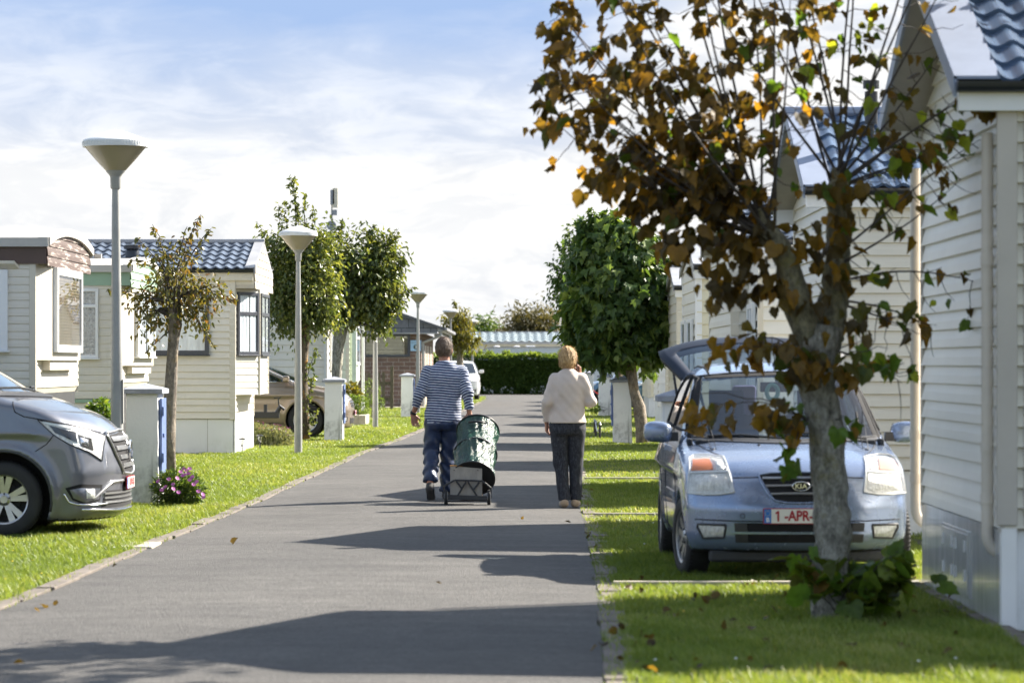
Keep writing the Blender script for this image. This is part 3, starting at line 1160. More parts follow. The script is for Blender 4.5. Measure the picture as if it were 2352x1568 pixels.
hA = barrel_home('left mobile home with a peeling brown gable band and curved white roof edge', -4.65, 30.0, 33.0, 2.74, 0.14, ('brown_fascia', 2.52), 7.0, 'cream',
                 (('end', 30.42, 32.2, 1.64, 2.50, 'win_white', dict(wd=0.075, curtain='blind', sill=False)),
                  ('side', -5.62, -5.03, 1.66, 2.46, 'win_white', dict(wd=0.09, folds=4))),
                 (1.56, 2.54), (30.38, 32.35), pitch=0.078, streaky='streaky_brown', foot=1.22)
b = MB()      # hood strip over the side window
b.prism([(-5.7, 29.93, 2.52), (-4.96, 29.93, 2.52), (-4.92, 29.99, 2.47), (-5.7, 29.99, 2.47)], (0, 0, 0.03))
b.build('window_hood', M['trim_cream'], hA, fix=True)
hB = barrel_home('left mobile home with a pale green gable band and lace curtained windows', -4.87, 38.3, 41.2, 2.74, 0.14, ('green_fascia', 2.52), 7.5, 'cream',
                 (('end', 38.75, 40.6, 1.62, 2.46, 'win_white', dict(wd=0.05, folds=8)),
                  ('side', -5.75, -5.27, 1.60, 2.48, 'win_white', dict(wd=0.035, curtain='curtain_grey', rails=(2.26,), folds=7))),
                 (1.50, 2.54), (38.7, 40.8), belt=1.05, pitch=0.1, streaky='green_boards', foot=1.08)
# its belt sits below the boards: lower panel in the same cream

# --- left row: wide planked home D and pale green home E ------------
hD = tiled_home('left mobile home with wide white planks behind the round lamp post trees', -1, -4.3, 70.0, 73.6, 3.15, 3.5, wall='white_siding', tile='tile_brown', over=0.1,
                pitch=0.168, group=GL_, skirt=0.45, L_=9, trim='trim_white', gable_win=((0.5, 1.5, 1.4, 2.4, 'win_white', dict(folds=5)), (2.0, 3.2, 1.4, 2.4, 'win_white', dict(curtain='curtain_grey', folds=5))))
downpipe(hD, -4.33, 69.95, 3.0, 0.05, (0, -1), M['trim_white'], 0.04, False)
b = MB()
c = W(620, 800, 69.5)
M['pale_green'] = dirty_mat('pale_green_boards', (0.66, 0.70, 0.58), (0.42, 0.44, 0.36), 0.5, 0.3, 1.5)
M['pale_green_fascia'] = mat('pale_green_fascia', (0.60, 0.69, 0.56), 0.5, var=0.08)
hE = tiled_home('left mobile home with pale green boards and a bay window beside the brick building', -1, -4.52, 83.0, 86.6, 2.95, 3.25, wall='pale_green', tile='tile_brown', over=0.25,
                pitch=0.15, group=GL_, skirt=0.62, L_=8, trim='trim_cream', fascia='pale_green_fascia', side_win=((0.25, 0.4, 1.5, 2.5, 'win_white', dict(wd=0.04, folds=3)),))
b = MB()
siding(b, (-4.38, 83.3), (-4.38, 86.3), 1.05, 2.7, 0.15, (1, 0), d=0.012)
siding(b, (-4.52, 83.3), (-4.38, 83.3), 1.05, 2.7, 0.15, (0, -1), d=0.012)
b.quad((-4.38, 83.3, 1.05), (-4.38, 86.3, 1.05), (-4.52, 86.3, 0.78), (-4.52, 83.3, 0.78))
b.build('bay_wall', M['pale_green'], hE)
window_unit(hE, lambda q: (-4.37, 83.3 + q), 0.4, 2.2, 1.52, 2.6, (1, 0), M['win_white'], wd=0.06, curtain='curtain_grey', rails=(2.25,), folds=8)
downpipe(hE, -4.30, 86.7, 2.8, 0.05, (0, -1), M['trim_white'], 0.045, False)
b = MB()
b.box(-4.42, -4.30, 82.95, 83.10, 0.8, 2.7)
b.build('corner_board', M['pale_green_fascia'], hE)

# far-left home behind, only its roof shows over A
b = thing('mobile_home', 'far left mobile home whose pale roof corner shows above the brown one', 'mobile home', (-7.9, 47, 0), GL_)
rfm = MB()
rfm.prism([(-14, 44.5, 2.9), (-14, 46.2, 3.52), (-14, 48, 2.9)], (14 - 7.55, 0, 0))
rfm.build('roof', M['verge_grey'], b)
rfm = MB()
rfm.box(-14, -7.9, 44.6, 47.9, 0, 2.9)
rfm.build('wall', M['cream'], b)

# tow hitch sticking out of a chassis between the left homes
ht = thing('tow_hitch', 'black tow bar with ball coupling above the lavender', 'tow hitch', (-5.2, 56.8, 0))
b = MB()
b.box(-6.6, -4.40, 56.72, 56.86, 0.50, 0.62)
b.build('drawbar', M['black_plastic'], ht, bev=0.006)
b = MB()
b.tube([(-4.44, 56.79, 0.60), (-4.38, 56.79, 0.72), (-4.30, 56.79, 0.66)], [0.05, 0.045, 0.03], 10)
b.build('coupling', M['black_plastic'], ht, smooth=True)
b = MB()
b.tube([(-4.40, 56.79, 0.70), (-4.42, 56.79, 0.86), (-4.36, 56.79, 0.90), (-4.50, 56.79, 0.88)], 0.014, 8)
b.build('handle', M['black_plastic'], ht, smooth=True)
b = MB()
b.tube([(-4.66, 56.79, 0.60), (-4.66, 56.79, 0.76)], 0.035, 10)
b.build('clamp', M['black_plastic'], ht, smooth=True)
b = MB()
b.tube([(-5.0, 56.79, 0.0), (-5.0, 56.79, 0.52)], 0.03, 10)
b.box(-5.08, -4.92, 56.71, 56.87, 0, 0.02)
b.build('jockey_leg', M['black_plastic'], ht)

# ================================================================ brick sanitary building
M['brick'] = None
m, t_, n_, l_, P_ = new_mat('red_brown_brick')
br = n_.new('ShaderNodeTexBrick')
br.inputs['Scale'].default_value = 1.0
br.inputs['Brick Width'].default_value = 0.40
br.inputs['Row Height'].default_value = 0.145
br.inputs['Mortar Size'].default_value = 0.012
br.inputs['Color1'].default_value = (0.205, 0.130, 0.098, 1)
br.inputs['Color2'].default_value = (0.15, 0.098, 0.078, 1)
br.inputs['Mortar'].default_value = (0.30, 0.26, 0.22, 1)
cx = n_.new('ShaderNodeTexCoord')
sx = n_.new('ShaderNodeSeparateXYZ')
l_.new(cx.outputs['Object'], sx.inputs[0])
cmb = n_.new('ShaderNodeCombineXYZ')
l_.new(tmath(t_, 'ADD', sx.outputs['X'], sx.outputs['Y']), cmb.inputs[0])
l_.new(sx.outputs['Z'], cmb.inputs[1])
l_.new(cmb.outputs[0], br.inputs['Vector'])
l_.new(tmix(t_, 1.0, br.outputs['Color'], tramp(t_, tnoise(t_, 3, 6, .7), [(.3, .75), (.7, 1.35)]), 'MULTIPLY'), P_.inputs['Base Color'])
P_.inputs['Roughness'].default_value = 0.85
tbump(t_, br.outputs['Fac'], -0.6, 0.01, P_)
M['brick'] = m
m, t_, n_, l_, P_ = new_mat('slate_cladding')
br = n_.new('ShaderNodeTexBrick')
br.inputs['Scale'].default_value = 1.0
br.inputs['Brick Width'].default_value = 0.52
br.inputs['Row Height'].default_value = 0.31
br.inputs['Mortar Size'].default_value = 0.012
br.inputs['Color1'].default_value = (0.15, 0.155, 0.175, 1)
br.inputs['Color2'].default_value = (0.12, 0.125, 0.14, 1)
br.inputs['Mortar'].default_value = (0.025, 0.027, 0.03, 1)
cx = n_.new('ShaderNodeTexCoord')
sx = n_.new('ShaderNodeSeparateXYZ')
l_.new(cx.outputs['Object'], sx.inputs[0])
cmb = n_.new('ShaderNodeCombineXYZ')
l_.new(sx.outputs['X'], cmb.inputs[0])
l_.new(sx.outputs['Z'], cmb.inputs[1])
l_.new(cmb.outputs[0], br.inputs['Vector'])
l_.new(tmix(t_, 1.0, br.outputs['Color'], tramp(t_, tnoise(t_, 5, 6, .7), [(.3, .8), (.7, 1.3)]), 'MULTIPLY'), P_.inputs['Base Color'])
P_.inputs['Roughness'].default_value = 0.6
M['slate'] = m

YB = 106.0
bb = thing('brick_building', 'low brown brick washroom building with slate clad gable', 'building', (-5.2, YB, 0))
b = MB()
b.box(-7.2, -3.2, YB, YB + 16, -0.02, 2.64)
b.build('wall', M['brick'], bb)
b = MB()
zs = 2.63
b.prism([(-7.8, YB - 0.35, zs), (-2.63, YB - 0.35, zs), (-2.63, YB - 0.35, 2.83), (-5.2, YB - 0.35, 3.70), (-7.8, YB - 0.35, 2.83)], (0, 0.3, 0))
b.build('slate_gable', M['slate'], bb)
b = MB()
for (xa, za, xb_, zb_) in ((-5.2, 3.78, -2.35, 2.79), (-5.2, 3.78, -8.05, 2.79)):
    b.prism([(xa, YB - 0.45, za), (xb_, YB - 0.45, zb_), (xb_, YB - 0.45, zb_ - 0.09), (xa, YB - 0.45, za - 0.13)], (0, 16.9, 0))
b.build('roof', M['tile_brown'], bb, fix=True)
b = MB()
b.box(-7.8, -2.63, YB - 0.38, YB + 0.02, zs - 0.05, zs - 0.001)
b.box(-2.75, -2.55, YB - 0.05, YB + 16, 2.50, 2.60)
b.build('soffit_board', M['verge_grey'], bb)
b = MB()
for i in range(26):
    b.box(-2.46, -2.28, YB - 0.35 + i * 0.62, YB + 0.08 + i * 0.62, 2.70, 2.80)
b.box(-2.62, -2.44, YB - 0.38, YB + 16, 2.66, 2.79)
b.build('gutter', M['verge_grey'], bb)
b = MB()
b.tube([(-2.5, YB - 0.3, 2.70), (-2.5, YB - 0.3, 2.52), (-3.13, YB - 0.10, 2.28), (-3.13, YB - 0.10, 0.0)], 0.055, 12)
b.build('downpipe', M['pole'], bb, smooth=True)
window_unit(bb, lambda q: (q, YB - 0.01), W(834, 0, YB).x, W(942, 0, YB).x, 1.77, 2.60, (0, -1), M['win_dark'], wd=0.09, folds=3, curtain='blind', sill=False)
# the door side is broken up by pale door reveals
b = MB()
for y_ in (110.5, 113.5, 117.5):
    b.box(-3.215, -3.185, y_, y_ + 1.0, 0, 2.2)
b.build('door', M['trim_cream'], bb)
# blue washroom sign
M['sign_blue'] = mat('pale_blue_sign', (0.36, 0.58, 0.80), 0.35, var=0.03)
M['sign_dark'] = mat('dark_green_print', (0.02, 0.05, 0.045), 0.4, var=0.0)
M['sign_grey'] = mat('grey_print', (0.25, 0.33, 0.42), 0.4, var=0.0)
M['sign_white'] = mat('white_print', (0.85, 0.86, 0.86), 0.4, var=0.0)


def text_obj(name, s, size, loc, rot, mat_, parent, ext=0.002, align='CENTER', sx=1.0, bold=0.0, world=True):
    cu = bpy.data.curves.new(name, 'FONT')
    cu.body = s
    cu.size = size
    cu.extrude = ext
    cu.align_x = align
    cu.align_y = 'CENTER'
    cu.offset = bold
    tmp = bpy.data.objects.new(name, cu)
    COL.objects.link(tmp)
    dg = bpy.context.evaluated_depsgraph_get()
    me = bpy.data.meshes.new_from_object(tmp.evaluated_get(dg))
    bpy.data.objects.remove(tmp)
    me.transform(Matrix.Translation(Vector(loc)) @ rot.to_4x4() @ Matrix.Diagonal((sx, 1, 1, 1)))
    me.materials.clear()
    return link_mesh(name, me, mat_, parent, world)


RX90 = Matrix.Rotation(R(90), 3, 'X')
sg_c = W(955, 793.5, YB - 0.02)
sg = thing('sign', 'pale blue washroom sign numbered 3 on the brick wall', 'sign', (sg_c.x, YB - 0.02, sg_c.z))
b = MB()
b.box(sg_c.x - 0.19, sg_c.x + 0.19, YB - 0.03, YB - 0.002, sg_c.z - 0.19, sg_c.z + 0.19)
b.build('sign_board', M['sign_blue'], sg, bev=0.004)
text_obj('lettering', 'SANITAIR', 0.075, (sg_c.x, YB - 0.034, sg_c.z + 0.10), RX90, M['sign_grey'], sg)
b = MB()
b.lathe([(0.0, -0.004), (0.085, -0.004), (0.085, 0.0)], (sg_c.x, YB - 0.031, sg_c.z - 0.05), 28, 'y', caps=False)
b.build('disc', M['sign_dark'], sg)
text_obj('number', '3', 0.14, (sg_c.x, YB - 0.038, sg_c.z - 0.05), RX90, M['sign_white'], sg, bold=0.003)

# ================================================================ home, caravan and trees behind the hedge
hF = thing('mobile_home', 'long mobile home with pale tiled roof behind the far hedge', 'mobile home', (1.5, 164, 0))
b = MB()
siding(b, (-3.4, 162), (9.5, 162), 0.4, 2.66, 0.3, (0, -1))
b.box(-3.4, 9.5, 162.02, 166, 0, 2.66)
b.build('side_wall', M['grey_cream'], hF)
tile_roof('roof', hF, M['tile_pale'], -3.6, 9.7, 161.8, 2.72, 164, 3.24, wave=0.42, course=0.5, amp=0.04, nseg=6, step=0.05)
b = MB()
b.box(-3.6, 9.7, 161.72, 161.8, 2.60, 2.72)
b.box(-3.6, 9.7, 163.9, 164.1, 3.22, 3.30)
b.build('gutter', M['verge_grey'], hF)

cv = thing('caravan', 'white touring caravan with rounded nose parked behind the far hedge', 'caravan', (3.2, 156.5, 0))
prof = []
x0, x1, zt = W(1098, 0, 155).x, 7.2, 2.40
for i in range(13):
    a_ = math.pi / 2 * i / 12
    prof.append((x0 + 0.9 - 0.9 * math.sin(a_) if i < 12 else x0, zt - 0.5 + 0.5 * math.cos(a_)))
prof = prof[::-1]
poly = [(x1, 0.45), (x0 + 0.05, 0.45)] + prof + [(x1, zt)]
b = MB()
b.prism([(x, 155.4, z) for x, z in poly], (0, 2.2, 0))
b.build('body', M['skirt_white'], cv, fix=True, bev=0.08)
b = MB()
b.tube([(x, 155.37, z) for x, z in prof] + [(x1, 155.37, zt)], 0.03, 6)
b.build('edge_trim', M['soffit'], cv)
b = MB()
for px in (1141, 1187):
    c = W(px, 799, 156)
    b.lathe([(0.18, 0), (0.17, 0.05), (0.08, 0.09), (0, 0.09)], (c.x, 156.2, zt - 0.01), 14)
c = W(1210, 799, 156)
b.box(c.x - 0.05, c.x + 0.42, 156, 156.5, zt - 0.01, zt + 0.09)
b.build('roof_vent', M['trim_white'], cv)
window_unit(cv, lambda q: (q, 155.39), x0 + 0.55, x0 + 2.0, 1.35, 1.98, (0, -1), M['win_dark'], wd=0.05, curtain='curtain_grey', folds=4)
b = MB()
for xx in (4.3,):
    b.lathe([(0.0, -0.1), (0.3, -0.1), (0.33, -0.07), (0.33, 0.07), (0.3, 0.1), (0, 0.1)], (xx, 155.5, 0.33), 20, 'y')
b.build('wheel', M['black_plastic'], cv, smooth=True)

# mast with panel aerials
ms = thing('antenna_mast', 'thin mast with pale panel aerials rising behind the left trees', 'antenna mast', (W(763, 0, 110).x, 110, 0))
c = W(762.5, 0, 110).x
b = MB()
b.tube([(c, 110, 0), (c, 110, W(0, 455, 110).z)], [0.08, 0.03], 10)
b.build('mast', M['pole'], ms)
for (px, y0_, y1_, ww, m_) in ((770, 432, 477, 0.10, 'trim_cream'), (763.5, 436, 470, 0.08, 'coping')):
    a_, b_ = W(px, y1_, 109.85), W(px, y0_, 109.85)
    q = MB()
    q.box(a_.x - ww * .95, a_.x + ww * .95, 109.8, 109.95, a_.z, b_.z)
    q.build('aerial_panel', M[m_], ms, bev=0.01)
q = MB()
a_, b_ = W(769, 494, 109.9), W(769, 482, 109.9)
q.box(a_.x - 0.09, a_.x + 0.09, 109.8, 110, a_.z, b_.z)
q.build('radio_box', M['coping'], ms)
q = MB()
dc = W(761, 518, 109.8)
q.lathe([(0.0, 0.05), (0.09, 0.04), (0.17, 0.0), (0.175, 0.0)], (dc.x, 109.8, dc.z), 24, 'y', caps=False)
q.build('dish', M['coping'], ms, smooth=True)

# picket fence by the brick building
pf = thing('picket_fence', 'weathered wooden picket fence in front of the brick wall', 'fence', (W(868, 0, 102).x, 102, 0))
M['old_wood'] = mat('weathered_wood', (0.17, 0.14, 0.085), 0.85, var=0.35, vs=6, ms=(5, 5, 1), bump=0.4, bs=40)
rail = MB()
xa, xb_ = W(832, 0, 102).x, W(899, 0, 102).x
for py in (880, 916):
    z = W(0, py, 102).z
    rail.box(xa, xb_, 102.02, 102.06, z - 0.06, z + 0.06)
rail.build('rail', M['old_wood'], pf)
for px in (838, 848, 859, 870, 881):
    c = W(px, 860, 102)
    q = MB()
    q.box(c.x - 0.05, c.x + 0.05, 101.99, 102.018, 0.05, 1.22 + 0.03 * math.sin(px))
    q.build('picket', M['old_wood'], pf)
c = W(900, 850, 102)
q = MB()
q.box(c.x - 0.055, c.x + 0.055, 101.95, 102.07, -0.02, 1.45)
q.build('post', M['old_wood'], pf)
# ================================================================ street lamps
M['lampcone'] = None
m, t_, n_, l_, P_ = new_mat('ribbed_cream_diffuser')
l_.new(tramp(t_, tnoise(t_, 4, 4, .5), [(.3, (0.42, 0.375, 0.26)), (.7, (0.50, 0.45, 0.32))]), P_.inputs['Base Color'])
P_.inputs['Roughness'].default_value = 0.3
P_.inputs['Coat Weight'].default_value = 0.5
tl = n_.new('ShaderNodeBsdfTranslucent')
tl.inputs[0].default_value = (0.5, 0.45, 0.32, 1)
ms_ = n_.new('ShaderNodeMixShader')
ms_.inputs[0].default_value = 0.35
l_.new(P_.outputs[0], ms_.inputs[1])
l_.new(tl.outputs[0], ms_.inputs[2])
l_.new(ms_.outputs[0], n_['Material Output'].inputs[0])
M['lampcone'] = m

lamp0 = thing('street_lamp', 'nearest street lamp with white conical head, behind the grey car', 'street lamp', (0, 0, 0), 'street lamps along the left verge')
b = MB()
b.lathe([(0.067, 0.0), (0.066, 0.5), (0.062, 1.0), (0.050, 2.2), (0.036, 3.3)], (0, 0, 0), 24)
b.build('pole', M['pole'], lamp0, smooth=True, world=False)
b = MB()
b.lathe([(0.046, 3.27), (0.052, 3.28), (0.054, 3.38), (0.062, 3.405), (0.096, 3.442), (0.100, 3.455)], (0, 0, 0), 28)
b.build('collar', M['pole'], lamp0, smooth=True, world=False)
b = MB()
nn = 96
vs, fs = [], []
for (r_, z) in ((0.098, 3.452), (0.20, 3.565), (0.305, 3.690)):
    for k in range(nn):
        t = 2 * math.pi * k / nn
        q = r_ + (0.0018 if k % 2 else 0)
        vs.append((q * math.cos(t), q * math.sin(t), z))
for i in range(2):
    for k in range(nn):
        fs.append((i * nn + k, i * nn + (k + 1) % nn, (i + 1) * nn + (k + 1) % nn, (i + 1) * nn + k))
b.add(vs, fs)
b.build('diffuser', M['lampcone'], lamp0, world=False, smooth='all')
b = MB()
b.lathe([(0.300, 3.688), (0.326, 3.686), (0.329, 3.700), (0.324, 3.748), (0.314, 3.758), (0.24, 3.788), (0.15, 3.822), (0.07, 3.850), (0.02, 3.860), (0.0, 3.861)], (0, 0, 0), 64)
for k in range(64):
    t = 2 * math.pi * k / 64
    c_, s_ = math.cos(t), math.sin(t)
    b.obox((0.327 * c_, 0.327 * s_, 3.722), (0.004 * c_, 0.004 * s_, 0), (-0.006 * s_, 0.006 * c_, 0), (0, 0, 0.018))
b.build('cap', M['lampcap'], lamp0, smooth=True, world=False)
b = MB()
b.obox((0.064, 0.0, 1.15), (0.003, 0, 0), (0, 0.03, 0), (0, 0, 0.22))
b.build('inspection_door', M['pole'], lamp0, world=False, bev=0.003)
lamps = [(270, 30.05, 1.0, 'nearest street lamp with white conical head, behind the grey car'),
         (685, 50.9, 1.0, 'second street lamp, in front of the tiled left home and the bronze car'),
         (862, 71.6, 1.0, 'street lamp whose head is hidden in the left tree crown'),
         (960, 93.2, 1.0, 'street lamp by the corner of the brick building'),
         (1035, 125.5, 1.0, 'small distant street lamp above the striped man, left of the small tree'),
         (1085, 147.0, 0.965, 'farthest street lamp, in front of the hedge')]
for i, (px, Y, s, lab) in enumerate(lamps):
    o = lamp0 if i == 0 else copy_tree(lamp0)
    o.location = (W(px, 0, Y).x, Y, 0)
    o.scale = (1, 1, s)
    o.rotation_euler = (R(0.25 if i == 0 else 0), R(-0.3 if i == 0 else 0.0), 0.4 * i)
    o['label'] = lab


# ================================================================ meter pillars
def pillar(label, px, Y, wdt=0.34, dep=0.5, h=1.2, door=True, tilt=0.0, group='white meter pillars along the lane'):
    x = W(px, 0, Y).x
    t = thing('meter_pillar', label, 'pillar', (x, Y, 0), group)
    b = MB()
    nz = 14
    r_ = random.Random(int(Y))
    vs = []
    for i in range(nz + 1):
        z = -0.03 + (h + 0.03) * i / nz
        g_ = 0.012 * (1 - i / nz)
        for (sx_, sy_) in ((-1, 0), (1, 0), (1, 1), (-1, 1)):
            vs.append((sx_ * (wdt / 2 + g_ + r_.uniform(-.003, .003)), sy_ * dep + (g_ if sy_ else -g_), z))
    fs = []
    for i in range(nz):
        for k in range(4):
            k2 = (k + 1) % 4
            fs.append((i * 4 + k, i * 4 + k2, (i + 1) * 4 + k2, (i + 1) * 4 + k))
    b.add(vs, fs)
    b.build('body', M['pillar'], t, world=False, bev=0.012)
    c = MB()
    o_ = 0.055
    hw = wdt / 2 + o_
    c.box(-hw, hw, -o_, dep + o_, h, h + 0.052)
    ap = (0, dep / 2, h + 0.115)
    cs = [(-hw, -o_, h + .052), (hw, -o_, h + .052), (hw, dep + o_, h + .052), (-hw, dep + o_, h + .052)]
    c.add(cs + [ap], [(0, 1, 4), (1, 2, 4), (2, 3, 4), (3, 0, 4)])
    c.build('coping', M['coping'], t, world=False, bev=0.005)
    if door:
        d = MB()
        sgn = door
        xx = sgn * (wdt / 2 + 0.012)
        d.box(xx, xx + sgn * 0.028, 0.05, dep - 0.06, 0.34, h - 0.05)
        dd = d.build('door', M['blue_door'], t, world=False, bev=0.004)
        f = MB()
        f.box(xx + sgn * 0.0281, xx + sgn * 0.05, 0.03, 0.10, 0.46, 0.56)
        f.box(xx + sgn * 0.0281, xx + sgn * 0.05, 0.03, 0.10, h - 0.24, h - 0.14)
        f.box(xx + sgn * 0.0281, xx + sgn * 0.045, 0.12, 0.30, 0.74, 0.77)
        f.build('hinge', M['blue_door'], dd, world=False)
    t.rotation_euler = (0, tilt, 0)
    return t


pillar('tall white pillar with a blue side door beside the purple flowers', 325.5, 32.4, 0.345, 0.52, 1.20, 1)
pillar('white pillar with blue side door in front of the bronze car', 766, 59.6, 0.345, 0.5, 1.16, 1)
pillar('white pillar left of the man in the striped top', 935, 86.0, 0.33, 0.5, 1.16, 1)
pillar('mouldy white pillar leaning beside the maple trunk', 1431, 57.6, 0.335, 0.5, 1.17, -1, R(-1.0))
pillar('mould stained white pillar right of the woman, in front of the blue car', 1390, 88.0, 0.35, 0.5, 1.13, 0)
pillar('cream pillar with grey coping just behind the light blue car', 1558, 27.3, 0.27, 0.4, 1.18, 0)
pillar('far pale pillar above the woman\'s raised shoulder', 1352, 112, 0.35, 0.5, 1.16, 0)

# ================================================================ solar path lights
M['clear_lens'] = glass_mat('clear_lens', (0.95, 0.96, 0.95), 0.2)
pl0 = thing('path_light', 'small black solar path light at the skirt corner', 'path light', (0, 0, 0), 'solar path lights on the left lawn')
b = MB()
b.tube([(0, 0, 0), (0, 0, 0.13)], 0.011, 8)
b.lathe([(0.012, 0.12), (0.026, 0.135), (0.014, 0.15)], (0, 0, 0), 12)
b.build('stake', M['black_plastic'], pl0, world=False)
b = MB()
b.lathe([(0.02, 0.148), (0.036, 0.19), (0.04, 0.235)], (0, 0, 0), 14, caps=False)
b.build('lens', M['clear_lens'], pl0, world=False, smooth='all')
b = MB()
b.lathe([(0.062, 0.235), (0.064, 0.245), (0.04, 0.262), (0.0, 0.268)], (0, 0, 0), 16)
for k in range(4):
    a_ = k * math.pi / 2 + .4
    b.tube([(0.022 * math.cos(a_), 0.022 * math.sin(a_), 0.15), (0.043 * math.cos(a_), 0.043 * math.sin(a_), 0.237)], 0.004, 5)
b.build('cap', M['black_plastic'], pl0, world=False, smooth=True)
for i, (px, Y, lab) in enumerate(((556, 51.2, 'small black solar path light in front of the white skirt corner'), (597, 53.6, 'small black solar path light in front of the lavender'))):
    o = pl0 if i == 0 else copy_tree(pl0)
    o.location = (W(px, 0, Y).x, Y, 0)
    o['label'] = lab

# ================================================================ chained bollards
for i, (px, py, h_, lab) in enumerate(((1368.5, 1001, 0.31, 'short black chain post, left one of the pair'), (1377.5, 1007, 0.31, 'short black chain post, right one of the pair'),
                                       (1365.5, 996, 0.30, 'short black chain post behind the other two'))):
    Y = FPX * CH / (py - 836)
    x = W(px, 0, Y).x
    t = thing('bollard', lab, 'bollard', (x, Y, 0), 'chain posts on the right lawn')
    b = MB()
    b.tube([(0, 0, -.02), (0.004, 0, h_ - 0.03)], 0.024, 12)
    b.build('post', M['black_plastic'], t, world=False, smooth=True)
    b = MB()
    b.lathe([(0.026, h_ - 0.03), (0.028, h_ - 0.015), (0.018, h_), (0.022, h_ + 0.012), (0.012, h_ + 0.028), (0, h_ + 0.03)], (0.004, 0, 0), 12)
    b.build('finial', M['steel'], t, world=False, smooth=True)
Y0_ = FPX * CH / (1001 - 836)
a_ = Vector((W(1368, 0, Y0_).x, Y0_ - 0.03, 0.29))
Y1_ = FPX * CH / (1007 - 836)
b_ = Vector((W(1377.5, 0, Y1_).x, Y1_ - 0.03, 0.29))
b = MB()
pts = []
for i in range(17):
    u = i / 16
    p = a_.lerp(b_, u)
    p.z -= 0.17 * (1 - (2 * u - 1) ** 2)
    pts.append(p)
for i, (p, q) in enumerate(zip(pts, pts[1:])):
    b.tube([p, q], 0.009 if i % 2 else 0.013, 6)
tag(b.build('chain', M['steel']), 'pale steel chain sagging between the two short black posts', 'chain')

# red and white rope by the far blue car
b = MB()
c0, c1 = W(1357, 888, 113), W(1376, 905, 113)
b.tube([c0, c0.lerp(c1, .5) + Vector((0, 0, -.05)), c1], 0.022, 6)
tag(b.build('rope', mat('red_rope', (0.6, 0.07, 0.06), 0.7)), 'red rope sloping in front of the far blue car', 'rope')
# ================================================================ trees and plants
rng = np.random.default_rng(11)


def leaf_template(kind):
    if kind == 'lobed':       # broad lime / maple like leaf with shallow lobes
        half = [(0.0, 0.02), (0.14, -0.10), (0.34, -0.06), (0.48, 0.10), (0.50, 0.28), (0.56, 0.42), (0.42, 0.52), (0.38, 0.70), (0.20, 0.76), (0.0, 0.98)]
    elif kind == 'maple':     # deep lobes
        half = [(0.0, 0.0), (0.22, -0.06), (0.30, 0.10), (0.58, 0.18), (0.44, 0.36), (0.62, 0.62), (0.28, 0.55), (0.20, 0.70), (0.0, 1.05)]
    elif kind == 'oval':
        half = [(0.0, 0.0), (0.20, 0.18), (0.27, 0.42), (0.20, 0.72), (0.0, 1.0)]
    elif kind == 'narrow':
        half = [(0.0, 0.0), (0.12, 0.25), (0.13, 0.55), (0.0, 1.0)]
    else:                     # small oak-like
        half = [(0.0, 0.0), (0.12, 0.12), (0.24, 0.30), (0.16, 0.40), (0.32, 0.58), (0.20, 0.68), (0.16, 0.88), (0.0, 1.0)]
    right = half
    left = [(-x, y) for x, y in half[1:-1]]
    n = len(right)
    V = [(x, y) for x, y in right] + left
    T = []
    for i in range(1, n - 1):
        T.append((0, i, i + 1))
    # left half: indices 0, n.., last of right = tip
    li = list(range(n, n + len(left))) + [n - 1]
    for a, b in zip(li, li[1:]):
        T.append((0, b, a))
    V = np.array(V, float)
    z = -0.28 * np.abs(V[:, 0]) * 0 + 0.35 * np.abs(V[:, 0]) - 0.30 * V[:, 1] ** 2 + 0.05 * np.sin(V[:, 1] * 9 + V[:, 0] * 7)
    return np.column_stack([V, z]), np.array(T)


def leaves(name, mat_, parent, P, size, tint, kind='oval', droop=0.5, out=None, curl=None, rs=1):
    """P (n,3) leaf bases; droop 0..1: tips hang; out (n,3) preferred outward direction"""
    r_ = np.random.default_rng(rs)
    P = np.asarray(P, float)
    n = len(P)
    V0, T = leaf_template(kind)
    size = np.broadcast_to(np.asarray(size, float), (n,))
    if out is None:
        out = r_.normal(size=(n, 3))
    else:
        out = out / np.maximum(np.linalg.norm(out, axis=1, keepdims=True), 1e-6) + r_.normal(size=(n, 3)) * 0.55
    yax = out * (1 - droop) + np.array([0, 0, -1.0]) * droop * r_.uniform(0.5, 1.4, (n, 1)) + r_.normal(size=(n, 3)) * 0.25
    yax /= np.linalg.norm(yax, axis=1, keepdims=True)
    nrm = out * 0.8 + np.array([0, 0, 0.7]) + r_.normal(size=(n, 3)) * 0.6
    xax = np.cross(yax, nrm)
    xax /= np.maximum(np.linalg.norm(xax, axis=1, keepdims=True), 1e-6)
    zax = np.cross(xax, yax)
    c = r_.uniform(0.5, 1.8, n) if curl is None else r_.uniform(curl[0], curl[1], n)
    L0 = V0[None, :, :] * size[:, None, None]
    L0 = np.repeat(L0, 1, 0) if L0.shape[0] == n else np.tile(L0, (n, 1, 1))
    L0[:, :, 2] *= c[:, None]
    L0[:, :, 0] *= r_.uniform(0.7, 1.1, n)[:, None]
    Wv = P[:, None, :] + L0[:, :, 0:1] * xax[:, None, :] + L0[:, :, 1:2] * yax[:, None, :] + L0[:, :, 2:3] * zax[:, None, :]
    m = len(V0)
    F = (np.arange(n)[:, None, None] * m + T[None]).reshape(-1, 3)
    me = np_mesh(name, Wv.reshape(-1, 3), F, smooth=False)
    at = me.attributes.new('tint', 'FLOAT', 'POINT')
    at.data.foreach_set('value', np.repeat(np.asarray(tint, np.float32), m))
    return link_mesh(name, me, mat_, parent)


